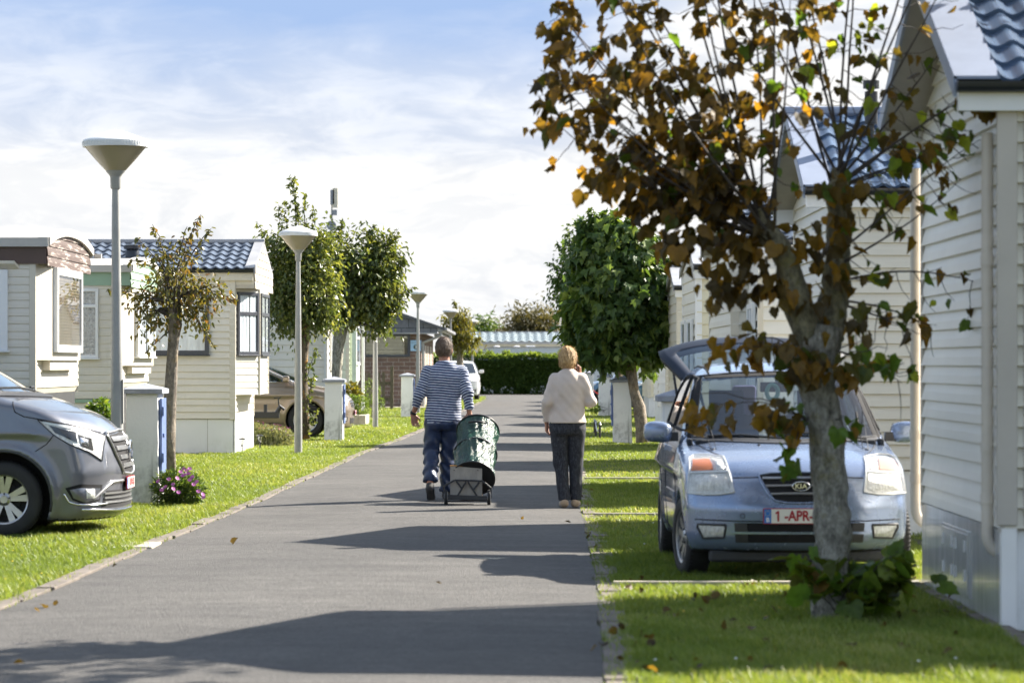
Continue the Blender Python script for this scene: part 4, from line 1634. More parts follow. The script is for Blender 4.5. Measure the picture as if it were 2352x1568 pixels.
def curve_pts(a, b, sag=0.0, n=6, jit=0.0, r_=random):
    a, b = Vector(a), Vector(b)
    out = []
    l_ = (b - a).length
    for i in range(n + 1):
        u = i / n
        p = a.lerp(b, u)
        p.z += sag * l_ * (u * (1 - u)) * 4 * 0.25
        if 0 < i < n:
            p += Vector((r_.uniform(-1, 1), r_.uniform(-1, 1), r_.uniform(-1, 1))) * jit * l_
        out.append(p)
    return out


def bark_mat(name, c1, c2, lichen=None, lich_amt=0.5, vs=16):
    m, t, n, l, P = new_mat(name)
    f = tnoise(t, vs * 1.5, 9, 0.78, (1, 1, 0.42), dist=0.25)
    g = tnoise(t, vs * 2.2, 6, 0.7)
    c = tramp(t, f, [(0.36, c1), (0.62, c2)])
    c = tmix(t, 1.0, c, tramp(t, g, [(0.3, 0.65), (0.7, 1.25)]), 'MULTIPLY')
    if lichen:
        k = tnoise(t, 5.5, 7, 0.72)
        c = tmix(t, tmath(t, 'MULTIPLY', tmath(t, 'MULTIPLY_ADD', k, 7.0, -3.75, True), lich_amt), c, lichen)
    l.new(c, P.inputs['Base Color'])
    P.inputs['Roughness'].default_value = 0.9
    tbump(t, tmath(t, 'ADD', f, tmath(t, 'MULTIPLY', g, 0.5)), 1.0, 0.03, P)
    return m


M['bark_grey'] = bark_mat('grey_bark', (0.10, 0.092, 0.076), (0.52, 0.50, 0.43), (0.28, 0.25, 0.09), 0.7, 17)
M['bark_moss'] = bark_mat('mossy_bark', (0.08, 0.072, 0.048), (0.34, 0.31, 0.20), (0.27, 0.24, 0.075), 0.8, 15)
M['bark_brown'] = bark_mat('brown_bark', (0.11, 0.09, 0.072), (0.36, 0.31, 0.25), (0.25, 0.17, 0.04), 0.5, 12)
M['bark_orange'] = bark_mat('lichen_orange_bark', (0.05, 0.04, 0.03), (0.18, 0.14, 0.09), (0.45, 0.22, 0.03), 0.95, 12)
M['twig'] = mat('dark_twig', (0.075, 0.062, 0.055), 0.8, var=0.3, vs=20)
M['leaf_autumn'] = leaf_mat('autumn_leaf', [(0.048, 0.036, 0.014), (0.085, 0.060, 0.018), (0.135, 0.088, 0.018), (0.28, 0.155, 0.020), (0.095, 0.085, 0.015), (0.075, 0.12, 0.018), (0.10, 0.19, 0.025), (0.36, 0.40, 0.04)], 0.45)
M['leaf_maple'] = leaf_mat('maple_leaf', [(0.034, 0.07, 0.020), (0.055, 0.105, 0.027), (0.095, 0.155, 0.037), (0.21, 0.27, 0.06)], 0.36, 0.42)
M['leaf_dark'] = leaf_mat('dark_green_leaf', [(0.06, 0.095, 0.028), (0.09, 0.13, 0.035), (0.15, 0.18, 0.045), (0.24, 0.26, 0.07)], 0.38, 0.3, spec=0.6)
M['leaf_olive'] = leaf_mat('olive_fruit_tree_leaf', [(0.06, 0.075, 0.022), (0.10, 0.105, 0.028), (0.16, 0.14, 0.035), (0.19, 0.09, 0.035)], 0.35, 0.35, spec=0.6)
M['leaf_yellow'] = leaf_mat('yellowish_leaf', [(0.09, 0.10, 0.02), (0.14, 0.15, 0.025), (0.20, 0.16, 0.03)], 0.4)
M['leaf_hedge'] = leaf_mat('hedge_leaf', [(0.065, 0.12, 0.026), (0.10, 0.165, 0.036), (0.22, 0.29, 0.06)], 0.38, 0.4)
M['leaf_far'] = leaf_mat('far_tree_leaf', [(0.07, 0.075, 0.03), (0.11, 0.10, 0.045), (0.15, 0.13, 0.06)], 0.3)
M['leaf_bright'] = leaf_mat('bright_green_leaf', [(0.07, 0.14, 0.02), (0.11, 0.19, 0.03), (0.19, 0.24, 0.05)], 0.4)
M['petal'] = leaf_mat('purple_petal', [(0.45, 0.08, 0.42), (0.58, 0.14, 0.55), (0.62, 0.25, 0.62)], 0.35)
M['lavender_leaf'] = leaf_mat('lavender_leaf', [(0.13, 0.16, 0.08), (0.20, 0.22, 0.12), (0.26, 0.26, 0.16)], 0.3)

# ---------------------------------------------------------------- the brown leaved tree in front
YT = 17.9
tf = thing('autumn_tree', 'foreground tree with brown autumn leaves and forked grey trunk before the light blue car', 'tree', (W(1908, 0, YT).x, YT, 0))
rt = random.Random(21)
Tp = lambda px, py, dy=0.0: W(px, py, YT + dy)


def trunk_tube(mb, pts, n=18, rough=0.05, seed=0):
    """pts: (px, py, radius_px, dy) with a lumpy outline"""
    r0 = random.Random(seed)
    P3, rr = [], []
    m = 5
    for (a, b) in zip(pts, pts[1:]):
        for k in range(m):
            u = k / m
            q = [a[i] + (b[i] - a[i]) * u for i in range(4)]
            P3.append(Tp(q[0], q[1], q[3]))
            rr.append(q[2] / K(YT + q[3]) * (1 + r0.uniform(-rough, rough)))
    q = pts[-1]
    P3.append(Tp(q[0], q[1], q[3]))
    rr.append(q[2] / K(YT + q[3]))
    b0 = len(mb.v)
    mb.tube(P3, rr, n)
    # lumps
    for i in range(b0, len(mb.v)):
        x, y, z = mb.v[i]
        d = 0.006 * math.sin(x * 61 + z * 23) + 0.005 * math.sin(y * 83 + z * 41 + x * 37)
        mb.v[i] = (x + d, y + d * .6, z)


b = MB()
trunk_tube(b, [(1908, 1440, 50, 0), (1907, 1385, 42, 0), (1908, 1290, 39, 0), (1914, 1215, 44, 0), (1908, 1150, 40, 0), (1899, 1013, 41, 0), (1888, 930, 42, 0), (1878, 886, 43, 0), (1872, 835, 50, 0), (1874, 790, 56, 0), (1882, 745, 52, 0)], 22, 0.04, 1)
tk = b.build('trunk', M['bark_grey'], tf, smooth='all')
b = MB()
trunk_tube(b, [(1860, 800, 36, -.03), (1848, 735, 33, -0.08), (1826, 660, 26, -0.12), (1806, 600, 23, -0.15), (1790, 565, 27, -.15), (1768, 540, 27, -.15), (1752, 512, 12, -.15), (1740, 480, 6, -.15)], 16, 0.06, 2)
b.build('limb', M['bark_moss'], tf, smooth='all')
b = MB()
trunk_tube(b, [(1893, 780, 42, .02), (1910, 720, 36, 0.1), (1920, 650, 32, 0.15), (1926, 560, 28, 0.2), (1929, 490, 27, 0.2), (1926, 445, 31, 0.2), (1923, 415, 20, 0.2), (1919, 385, 8, 0.2)], 16, 0.06, 3)
b.build('limb', M['bark_moss'], tf, smooth='all')
b = MB()
trunk_tube(b, [(1845, 770, 20, .1), (1818, 700, 22, 0.15), (1800, 650, 17, 0.2), (1790, 610, 10, 0.2)], 12, 0.06, 4)
b.build('limb', M['bark_moss'], tf, smooth='all')
# moss grows over the forks
lp, ld, lt, ls_ = [], [], [], []       # leaf bases, outward, tint, size
br_mb = MB()


def tw(a, b, ra, rb, sag=0.0, n=5, jit=0.03):
    p = curve_pts(a, b, sag, n, jit, rt)
    br_mb.tube(p, [ra + (rb - ra) * i / n for i in range(n + 1)], 5, caps=False)
    return p


def put_leaf(p, d, tint, s):
    # short stalk and its leaf
    q = p + Vector((rt.uniform(-.03, .03), rt.uniform(-.03, .03), rt.uniform(-.05, 0.0)))
    lp.append(tuple(q))
    ld.append(tuple(d))
    lt.append(tint)
    ls_.append(s)


def tint_at(px):
    """brown on the left of the crown, more green and yellow on the right"""
    r_ = rt.random()
    if px < 1780:
        return rt.uniform(0.0, 0.46) if r_ < 0.88 else rt.uniform(0.5, 0.9)
    if px < 1960:
        return rt.uniform(0.0, 0.45) if r_ < 0.66 else rt.uniform(0.5, 1.0)
    return rt.uniform(0.1, 0.45) if r_ < 0.42 else rt.uniform(0.5, 1.0)


def shoot(x0, y0, ang, length, dy, r0, dens, curve=0.0, leafp=0.8, d0=0.0, bare=0.25):
    """shoot in picture plane angle (deg from up, + right), length px"""
    a = math.radians(ang)
    pts, px, py = [], x0, y0
    n = 9
    seg = length / n
    for i in range(n + 1):
        pts.append(Tp(px, py, d0 + dy * i / n))
        a += math.radians(curve / n + rt.uniform(-3, 3))
        px += math.sin(a) * seg
        py -= math.cos(a) * seg
    br_mb.tube(pts, [r0 * (1 - 0.8 * i / n) for i in range(n + 1)], 6, caps=False)
    k = K(YT)
    for i in range(1, n + 1):
        u = i / n
        if u < bare * 0.6: continue
        for _ in range(dens):
            p0 = pts[i - 1].lerp(pts[i], rt.random())
            side = rt.choice((-1, 1))
            th = a + side * math.radians(rt.uniform(25, 80))
            ln = rt.uniform(0.12, 0.34) * (1.1 - 0.4 * u)
            d = Vector((math.sin(th), rt.uniform(-0.9, 0.9), math.cos(th) * 0.8 - 0.1)).normalized()
            e = p0 + d * ln
            e.z -= 0.05
            tw(p0, e, 0.0035, 0.0015, -0.4, 4, 0.05)
            pxx = 1176 + e.x * K(e.y)
            nl = rt.choice((2, 2, 3, 4, 5)) * (1 if e.z < 3.85 else (2 if pxx < 1900 else 4)) + (rt.choice((0, 0, 1)) if pxx < 1700 else 0)
            for q in range(nl):
                if rt.random() < leafp * (0.55 if u < bare else 1) :
                    put_leaf(p0.lerp(e, rt.uniform(0.45, 1.05)), d, tint_at(pxx), rt.uniform(0.045, 0.105))


# shoots from the left knob, a wide fan
for (ang, ln, cv) in ((-76, 470, 25), (-70, 560, 30), (-64, 430, 10), (-60, 640, 25), (-54, 600, 15), (-49, 720, 20), (-44, 700, 5), (-39, 860, 12), (-34, 640, 10), (-30, 980, 6), (-25, 760, 10),
                      (-20, 1000, 2), (-14, 800, 6), (-9, 1020, 0), (-3, 700, 4), (4, 900, -4), (12, 560, -6), (-57, 380, 0), (-36, 420, -5), (-80, 420, 32), (-66, 620, 26)):
    shoot(1762 + rt.uniform(-18, 18), 545 + rt.uniform(-25, 10), ang, ln, rt.uniform(-1.3, 1.3), 0.011, 3 if -58 < ang < -25 else 2, cv, 0.88, -0.15)
# shoots from the right knob
for (ang, ln, cv, dn, lf) in ((-38, 620, 14, 2, .75), (-30, 760, 8, 2, .7), (-20, 900, 6, 2, .7), (-13, 1000, 2, 1, .65), (-5, 800, 0, 2, .65), (2, 1000, 0, 1, .65), (7, 860, 4, 2, .6), (14, 900, 0, 2, .5),
                              (22, 720, 2, 1, .6), (31, 600, 0, 1, .55), (42, 430, -4, 2, .45), (52, 420, 5, 2, .45), (60, 400, -10, 2, .5), (70, 300, -5, 2, .6), (80, 240, -10, 2, .5)):
    shoot(1926 + rt.uniform(-18, 18), 425 + rt.uniform(-20, 8), ang, ln, rt.uniform(-1.1, 1.1), 0.010, dn, cv, lf, 0.2)
# the long thin twigs that reach right past the house corner
for (x0, y0, ang, ln, cv) in ((1940, 600, 62, 330, -12), (1955, 640, 78, 330, 22), (1935, 690, 92, 210, 25), (1950, 560, 50, 420, 6), (1900, 800, 100, 190, 20), (1940, 700, 110, 170, 10)):
    shoot(x0, y0, ang, ln, rt.uniform(-.5, .3), 0.008, 1, cv, 0.42, 0.1, 0.1)
# leaf tufts low on the trunk and forks
for (cx, cy, sx_, sy_, n_, c0, c1) in ((1500, 455, 60, 35, 12, .0, .45), (1385, 410, 40, 22, 9, .1, .45), (1290, 275, 40, 22, 8, .1, .7), (1280, 165, 45, 26, 10, 0, .45), (1290, 70, 55, 30, 14, 0, .45), (1560, 300, 90, 60, 26, 0, .45), (1480, 200, 90, 60, 26, 0, .45), (1600, 420, 70, 40, 18, 0, .45), (1700, 560, 90, 60, 34, 0, .45), (1640, 470, 90, 60, 22, 0, .45), (1560, 560, 50, 40, 16, 0, .45), (1690, 640, 60, 36, 26, 0, .45), (1790, 650, 40, 40, 16, 0, .5), (1860, 560, 50, 60, 16, 0, .6), (1926, 425, 45, 35, 20, 0, .8), (1935, 520, 40, 60, 12, 0, .8), (1925, 620, 38, 50, 12, 0, .7), (1770, 545, 45, 35, 16, 0, .5), (1820, 680, 36, 50, 14, 0, .6),
                                      (1742, 785, 70, 28, 20, .25, .6), (1700, 800, 50, 25, 10, .3, .6), (1850, 830, 60, 36, 42, .1, .7), (1950, 860, 40, 24, 12, .3, .8), (2015, 830, 30, 22, 7, .62, .86),
                                      (1640, 945, 48, 26, 12, .2, .6), (1605, 955, 22, 18, 4, .3, .5), (1780, 935, 40, 24, 14, .1, .6), (1830, 960, 30, 30, 12, .1, .8), (1815, 1040, 26, 26, 7, .6, .9),
                                      (1925, 975, 30, 22, 7, .4, .9), (1970, 740, 40, 50, 8, .0, .7), (1900, 700, 60, 60, 8, .1, .6)):
    for _ in range(int(n_ * 1.35)):
        p = Tp(rt.gauss(cx, sx_ * .55), rt.gauss(cy, sy_ * .55), rt.uniform(-.35, .1))
        c_ = Tp(1880 if cy > 700 else 1800, cy, 0)
        d = (p - c_).normalized()
        put_leaf(p, d, rt.uniform(c0, c1), rt.uniform(0.06, 0.115))
# twigs carrying the lower tufts
for (xa, ya, xb, yb) in ((1700, 500, 1400, 400), (1650, 440, 1270, 270), (1620, 400, 1240, 160), (1740, 540, 1480, 470), (1850, 960, 1600, 905), (1850, 965, 1640, 925), (1865, 950, 1810, 1050), (1860, 810, 1680, 770), (1900, 840, 2040, 800), (1905, 980, 1945, 960), (1900, 830, 1985, 780), (1880, 830, 1700, 800)):
    tw(Tp(xa, ya), Tp(xb, yb, -0.25), 0.006, 0.002, 0.3, 7, 0.03)
for _ in range(620):      # the crown goes on above the picture; it shades the lane
    p = Vector((rt.uniform(0.9, 3.4), rt.uniform(16.9, 19.2), rt.uniform(3.95, 5.1)))
    put_leaf(p, Vector((rt.uniform(-1, 1), rt.uniform(-1, 1), 0.4)).normalized(), rt.uniform(0, .6), rt.uniform(.07, .13))
br_mb.build('branch', M['twig'], tf, smooth='all')
leaves('crown', M['leaf_autumn'], tf, np.array(lp), np.array(ls_), np.array(lt), 'lobed', 0.62, np.array(ld), (0.4, 2.6), 5)
# suckers at the foot: own green shoots of the same tree
lp, ld, lt, ls_ = [], [], [], []
br_mb = MB()
for k in range(46):
    ang = rt.uniform(0, 2 * math.pi)
    rr = rt.uniform(0.05, 0.42)
    bx = Tp(1925, 1400)
    base = Vector((bx.x + rt.uniform(-.06, .10), YT + rt.uniform(-.12, .12), 0.02))
    top = base + Vector((math.cos(ang) * rr * 1.05 + 0.10, math.sin(ang) * rr * 0.7 - 0.1, rt.uniform(0.12, 0.40)))
    p = tw(base, top, 0.005, 0.002, 0.5, 5, 0.05)
    for q in range(rt.choice((2, 3, 4, 5))):
        pp = p[rt.randint(2, 5)]
        put_leaf(pp, Vector((math.cos(ang), math.sin(ang), 0.3)), rt.uniform(.62, .93) if rt.random() < .92 else rt.uniform(.3, .5), rt.uniform(0.10, 0.16))
# two taller suckers right and left of the trunk
for (xe, ye) in ((2075, 1300), (2060, 1330), (1835, 1300), (1850, 1330), (2000, 1350)):
    p = tw(Vector((Tp(1930, 0).x, YT, 0.02)), Tp(xe, ye, -.2), 0.006, 0.002, 0.6, 6, 0.03)
    for q in range(4):
        put_leaf(p[-1 - q % 2], Vector((0.2, -.5, .2)), rt.uniform(.6, .85), rt.uniform(0.10, 0.15))
br_mb.build('sucker_stem', M['twig'], tf, smooth='all')
leaves('sucker_leaves', M['leaf_autumn'], tf, np.array(lp), np.array(ls_), np.array(lt), 'lobed', 0.35, np.array(ld), (0.4, 1.4), 6)


# ---------------------------------------------------------------- general crowned tree
def blob_points(r_, blobs, n, shell=0.55, lump=0.12):
    """points inside/near the surface of ellipsoids (cx, cy, cz, rx, ry, rz, weight)"""
    w_ = np.array([b_[6] for b_ in blobs], float)
    w_ /= w_.sum()
    which = r_.choice(len(blobs), n, p=w_)
    B = np.array([b_[:6] for b_ in blobs])[which]
    d = r_.normal(size=(n, 3))
    d /= np.linalg.norm(d, axis=1, keepdims=True)
    rad = shell + (1 - shell) * r_.random(n) ** 0.6
    # lumpy outline
    ph = r_.uniform(0, 6, 3)
    lmp = 1 + lump * (np.sin(d[:, 0] * 7 + ph[0]) * np.sin(d[:, 2] * 8 + ph[1]) + 0.6 * np.sin(d[:, 1] * 9 + d[:, 2] * 12 + ph[2]))
    P = B[:, :3] + d * B[:, 3:6] * (rad * lmp)[:, None]
    return P, d


def clustered(r_, blobs, ncl, per, spread, shell=0.5, lump=0.12):
    C, D = blob_points(r_, blobs, ncl, shell, lump)
    P = np.repeat(C, per, 0) + r_.normal(size=(ncl * per, 3)) * spread
    return P, np.repeat(D, per, 0), np.repeat(r_.random(ncl), per)


def tree(name, label, base, trunk, blobs, limbs, leafspec, bark, leafmat, group=None, seed=1, wisps=(), ivy=None):
    """trunk: [(x, y, z, r)]; limbs: number drawn from trunk top into the blobs"""
    t = thing(name, label, 'tree', base, group)
    r_ = np.random.default_rng(seed)
    rr = random.Random(seed)
    b = MB()
    b.tube([p[:3] for p in trunk], [p[3] for p in trunk], 14)
    for i in range(len(b.v)):
        x, y, z = b.v[i]
        d = 0.10 * trunk[0][3] * (math.sin(x * 70 + z * 9) + math.sin(y * 63 + z * 14))
        b.v[i] = (x + d, y + d * .7, z)
    b.build('trunk', M[bark], t, smooth='all')
    lb = MB()
    top = Vector(trunk[-1][:3])
    C, D = blob_points(r_, blobs, limbs, 0.6, 0.05)
    tips = []
    for c in C:
        c = Vector(c)
        s0 = Vector(trunk[-1][:3]).lerp(Vector(trunk[-2][:3]), rr.random() * .8)
        p = curve_pts(s0, c, 0.5, 6, 0.03, rr)
        lb.tube(p, [trunk[-1][3] * .55 * (1 - i / 6.5) + .003 for i in range(7)], 6, caps=False)
        tips += p[2:]
    for (a, bb) in wisps:
        p = curve_pts(a, bb, 0.2, 7, 0.02, rr)
        lb.tube(p, [0.010 * (1 - i / 8) + .002 for i in range(8)], 5, caps=False)
    lb.build('branch', M['twig'] if bark != 'bark_moss' else M[bark], t, smooth='all')
    (kind, ncl, per, spread, size, droop, shell, lump) = leafspec
    P, D, tc_ = clustered(r_, blobs, ncl, per, spread, shell, lump)
    for (a, bb) in wisps:
        a, bb = np.array(a), np.array(bb)
        m_ = int(np.linalg.norm(bb - a) * 75)
        u = r_.random(m_)[:, None]
        q = a + (bb - a) * u + r_.normal(size=(m_, 3)) * spread * 0.75 * (1.15 - u)
        P = np.concatenate([P, q])
        D = np.concatenate([D, np.tile((bb - a) / np.linalg.norm(bb - a), (m_, 1)) * 0.6 + r_.normal(size=(m_, 3)) * .5])
        tc_ = np.concatenate([tc_, r_.random(m_)])
    tint = np.clip(tc_ * 0.6 + r_.random(len(P)) * 0.45 - 0.02, 0, 1)
    sz = size * r_.uniform(0.6, 1.15, len(P))
    leaves('crown', M[leafmat], t, P, sz, tint, kind, droop, D, (0.3, 1.8), seed + 1)
    return t


def Wt(px, py, Y, dy=0.0):
    v = W(px, py, Y + dy)
    return (v.x, v.y, v.z)


def bl(px, py, Y, rx, rz, w_=1.0, ry=None, dy=0.0):
    v = W(px, py, Y + dy)
    k = K(Y)
    return (v.x, v.y, v.z, rx / k, (ry or rx) / k, rz / k, w_)


# small fruit tree in front of the tiled home
Y = 38.0
tree('fruit_tree', 'thin olive-leaved fruit tree behind the purple flowers', Wt(391, 836 + 1.52 * K(Y), Y),
     [(*Wt(390, 1112 + 3, Y), 16 / K(Y)), (*Wt(388, 1000, Y), 13 / K(Y)), (*Wt(392, 900, Y), 12.5 / K(Y)), (*Wt(397, 800, Y), 11 / K(Y)), (*Wt(402, 745, Y), 14 / K(Y)), (*Wt(398, 700, Y), 10 / K(Y))],
     [bl(400, 680, Y, 92, 48, 1.6), bl(410, 620, Y, 60, 42, 0.9), bl(330, 700, Y, 40, 45, 0.5), bl(470, 670, Y, 55, 28, 0.5), bl(440, 730, Y, 50, 38, 0.35), bl(345, 745, Y, 40, 40, 0.25)],
     16, ('oval', 190, 7, 0.075, 0.078, 0.5, 0.3, 0.2), 'bark_brown', 'leaf_olive', seed=4,
     wisps=[(Wt(390, 640, Y), Wt(315, 545, Y)), (Wt(400, 640, Y), Wt(350, 515, Y)), (Wt(405, 620, Y), Wt(462, 492, Y)), (Wt(420, 620, Y), Wt(485, 525, Y)), (Wt(420, 660, Y), Wt(545, 690, Y)),
            (Wt(380, 690, Y), Wt(245, 665, Y)), (Wt(330, 600, Y), Wt(290, 600, Y)), (Wt(430, 700, Y), Wt(492, 800, Y)), (Wt(390, 760, Y), Wt(335, 810, Y)), (Wt(405, 600, Y), Wt(430, 520, Y))])
# two dense dark trees around the second lamp
Y = 60.3
tree('broadleaf_tree', 'dense dark tree with tall wispy top behind the second street lamp', Wt(697, 836 + 1.52 * K(Y), Y),
     [(*Wt(700, 1008, Y), 13 / K(Y)), (*Wt(696, 930, Y), 11 / K(Y)), (*Wt(692, 840, Y), 12 / K(Y)), (*Wt(700, 770, Y), 13 / K(Y)), (*Wt(705, 700, Y), 10 / K(Y))],
     [bl(690, 650, Y, 76, 100, 2.4), bl(648, 690, Y, 52, 88, 1.1), bl(735, 640, Y, 58, 95, 1.3), bl(672, 570, Y, 40, 40, 0.5), bl(640, 570, Y, 40, 35, 0.35), bl(725, 560, Y, 34, 40, 0.3), bl(690, 735, Y, 62, 40, 0.6), bl(618, 640, Y, 34, 60, 0.4), bl(740, 720, Y, 45, 45, 0.6)],
     22, ('oval', 800, 11, 0.095, 0.105, 0.4, 0.2, 0.32), 'bark_orange', 'leaf_dark', seed=7,
     wisps=[(Wt(690, 600, Y), Wt(676, 402, Y)), (Wt(688, 560, Y), Wt(668, 408, Y)), (Wt(650, 580, Y), Wt(640, 470, Y)), (Wt(660, 590, Y), Wt(655, 460, Y)), (Wt(630, 590, Y), Wt(590, 510, Y)), (Wt(640, 600, Y), Wt(603, 525, Y)),
            (Wt(715, 560, Y), Wt(720, 480, Y)), (Wt(700, 520, Y), Wt(700, 450, Y)), (Wt(620, 760, Y), Wt(600, 810, Y)),
            (Wt(700, 960, Y), Wt(722, 860, Y, -.1)), (Wt(700, 990, Y), Wt(730, 940, Y, -.1)), (Wt(700, 880, Y), Wt(728, 800, Y, -.1))])
Y = 69.6
tree('broadleaf_tree', 'dense dark rounded tree above the white pillar beside the bronze car', Wt(772, 982, Y),
     [(*Wt(770, 985, Y), 13 / K(Y)), (*Wt(772, 880, Y), 11 / K(Y)), (*Wt(777, 800, Y), 11 / K(Y)), (*Wt(782, 760, Y), 16 / K(Y)), (*Wt(795, 700, Y), 10 / K(Y))],
     [bl(835, 640, Y, 80, 95, 2.6), bl(762, 630, Y, 66, 105, 2.2), bl(875, 600, Y, 45, 70, 0.8), bl(880, 690, Y, 42, 60, 0.8), bl(800, 710, Y, 60, 40, 0.6), bl(870, 745, Y, 30, 30, 0.25)],
     22, ('oak', 880, 11, 0.105, 0.14, 0.45, 0.2, 0.32), 'bark_grey', 'leaf_dark', seed=9, 
     wisps=[(Wt(900, 690, Y), Wt(948, 660, Y)), (Wt(890, 580, Y), Wt(915, 525, Y)), (Wt(850, 570, Y), Wt(858, 515, Y)), (Wt(775, 560, Y), Wt(785, 510, Y)), (Wt(905, 620, Y), Wt(932, 590, Y))])
# green maple right of the lane
Y = 57.6
tree('maple_tree', 'dense green maple with leaning brown trunk beside the mouldy pillar', Wt(1475, 1018, Y),
     [(*Wt(1476, 1024, Y), 15 / K(Y)), (*Wt(1474, 985, Y), 13 / K(Y)), (*Wt(1468, 935, Y), 13 / K(Y)), (*Wt(1456, 900, Y), 12 / K(Y)), (*Wt(1449, 860, Y), 11.5 / K(Y)), (*Wt(1446, 800, Y), 11 / K(Y)), (*Wt(1440, 720, Y), 9 / K(Y))],
     [bl(1430, 680, Y, 118, 125, 3.2), bl(1470, 760, Y, 84, 85, 1.5), bl(1370, 760, Y, 78, 80, 1.3), bl(1400, 590, Y, 80, 75, 1.0), bl(1450, 590, Y, 66, 68, 0.8), bl(1395, 530, Y, 30, 40, 0.2), bl(1505, 670, Y, 50, 64, 0.8), bl(1515, 770, Y, 42, 58, 0.6)],
     18, ('maple', 1000, 7, 0.085, 0.20, 0.6, 0.5, 0.2), 'bark_brown', 'leaf_maple', seed=13,
     wisps=[(Wt(1370, 580, Y), Wt(1360, 480, Y)), (Wt(1350, 600, Y), Wt(1335, 505, Y)), (Wt(1440, 540, Y), Wt(1448, 500, Y)), (Wt(1410, 540, Y), Wt(1390, 490, Y))])
Y = 90.0
tree('broadleaf_tree', 'darker small-leaved tree half hidden behind the green maple', Wt(1411, 952, Y),
     [(*Wt(1409, 956, Y), 9 / K(Y)), (*Wt(1412, 900, Y), 8.5 / K(Y)), (*Wt(1424, 850, Y), 8 / K(Y)), (*Wt(1420, 760, Y), 7 / K(Y))],
     [bl(1345, 680, Y, 70, 105, 2.0), bl(1310, 650, Y, 48, 55, 0.8), bl(1340, 780, Y, 50, 50, 0.6), bl(1370, 590, Y, 55, 60, 0.7), bl(1340, 560, Y, 40, 45, 0.4)],
     14, ('oval', 650, 9, 0.13, 0.15, 0.4, 0.3, 0.2), 'bark_orange', 'leaf_maple', seed=17,
     wisps=[(Wt(1320, 640, Y), Wt(1258, 605, Y)), (Wt(1320, 660, Y), Wt(1256, 640, Y)), (Wt(1310, 600, Y), Wt(1280, 560, Y)), (Wt(1320, 570, Y), Wt(1296, 535, Y)), (Wt(1350, 560, Y), Wt(1325, 500, Y)), (Wt(1400, 900, Y), Wt(1395, 950, Y))])
Y = 128.0
tree('small_tree', 'small yellowish tree above the white car at the lane end', Wt(1056, 918, Y),
     [(*Wt(1057, 920, Y), 8 / K(Y)), (*Wt(1056, 860, Y), 7.5 / K(Y)), (*Wt(1056, 810, Y), 6.5 / K(Y)), (*Wt(1056, 780, Y), 6 / K(Y))],
     [bl(1056, 765, Y, 26, 40, 1.6), bl(1036, 760, Y, 20, 38, 0.6), bl(1080, 785, Y, 24, 20, 0.5), bl(1055, 730, Y, 14, 26, 0.4)],
     10, ('narrow', 260, 6, 0.16, 0.24, 0.6, 0.2, 0.2), 'bark_brown', 'leaf_yellow', seed=19,
     wisps=[(Wt(1050, 750, Y), Wt(1044, 690, Y)), (Wt(1070, 750, Y), Wt(1072, 708, Y)), (Wt(1030, 760, Y), Wt(1020, 725, Y)), (Wt(1075, 790, Y), Wt(1104, 772, Y))])
# trees beyond the hedge
for (i, (px, py, rx, rz, Y, lab, lm, ncl)) in enumerate((
        (1225, 742, 60, 40, 215, 'brownish round tree beyond the far tiled roof', 'leaf_far', 420),
        (1105, 755, 16, 16, 190, 'small green tree top left of the far roof', 'leaf_maple', 90),
        (1135, 762, 24, 12, 230, 'low grey-green bush top above the far roof ridge', 'leaf_far', 100))):
    tree('far_tree', lab, Wt(px, 836, Y), [(*Wt(px, 880, Y), 6 / K(Y)), (*Wt(px, 800, Y), 5 / K(Y)), (*Wt(px, 770, Y), 4 / K(Y))],
         [bl(px, py, Y, rx, rz, 1), bl(px + rx * .4, py + 8, Y, rx * .6, rz * .7, .6), bl(px - rx * .45, py + 12, Y, rx * .55, rz * .6, .5), bl(px, 800, Y, rx, 40, 0.8)],
         8, ('narrow', ncl, 10, 0.42, 0.42, 0.3, 0.15, 0.3), 'bark_brown', lm, 'trees beyond the far hedge', seed=30 + i)


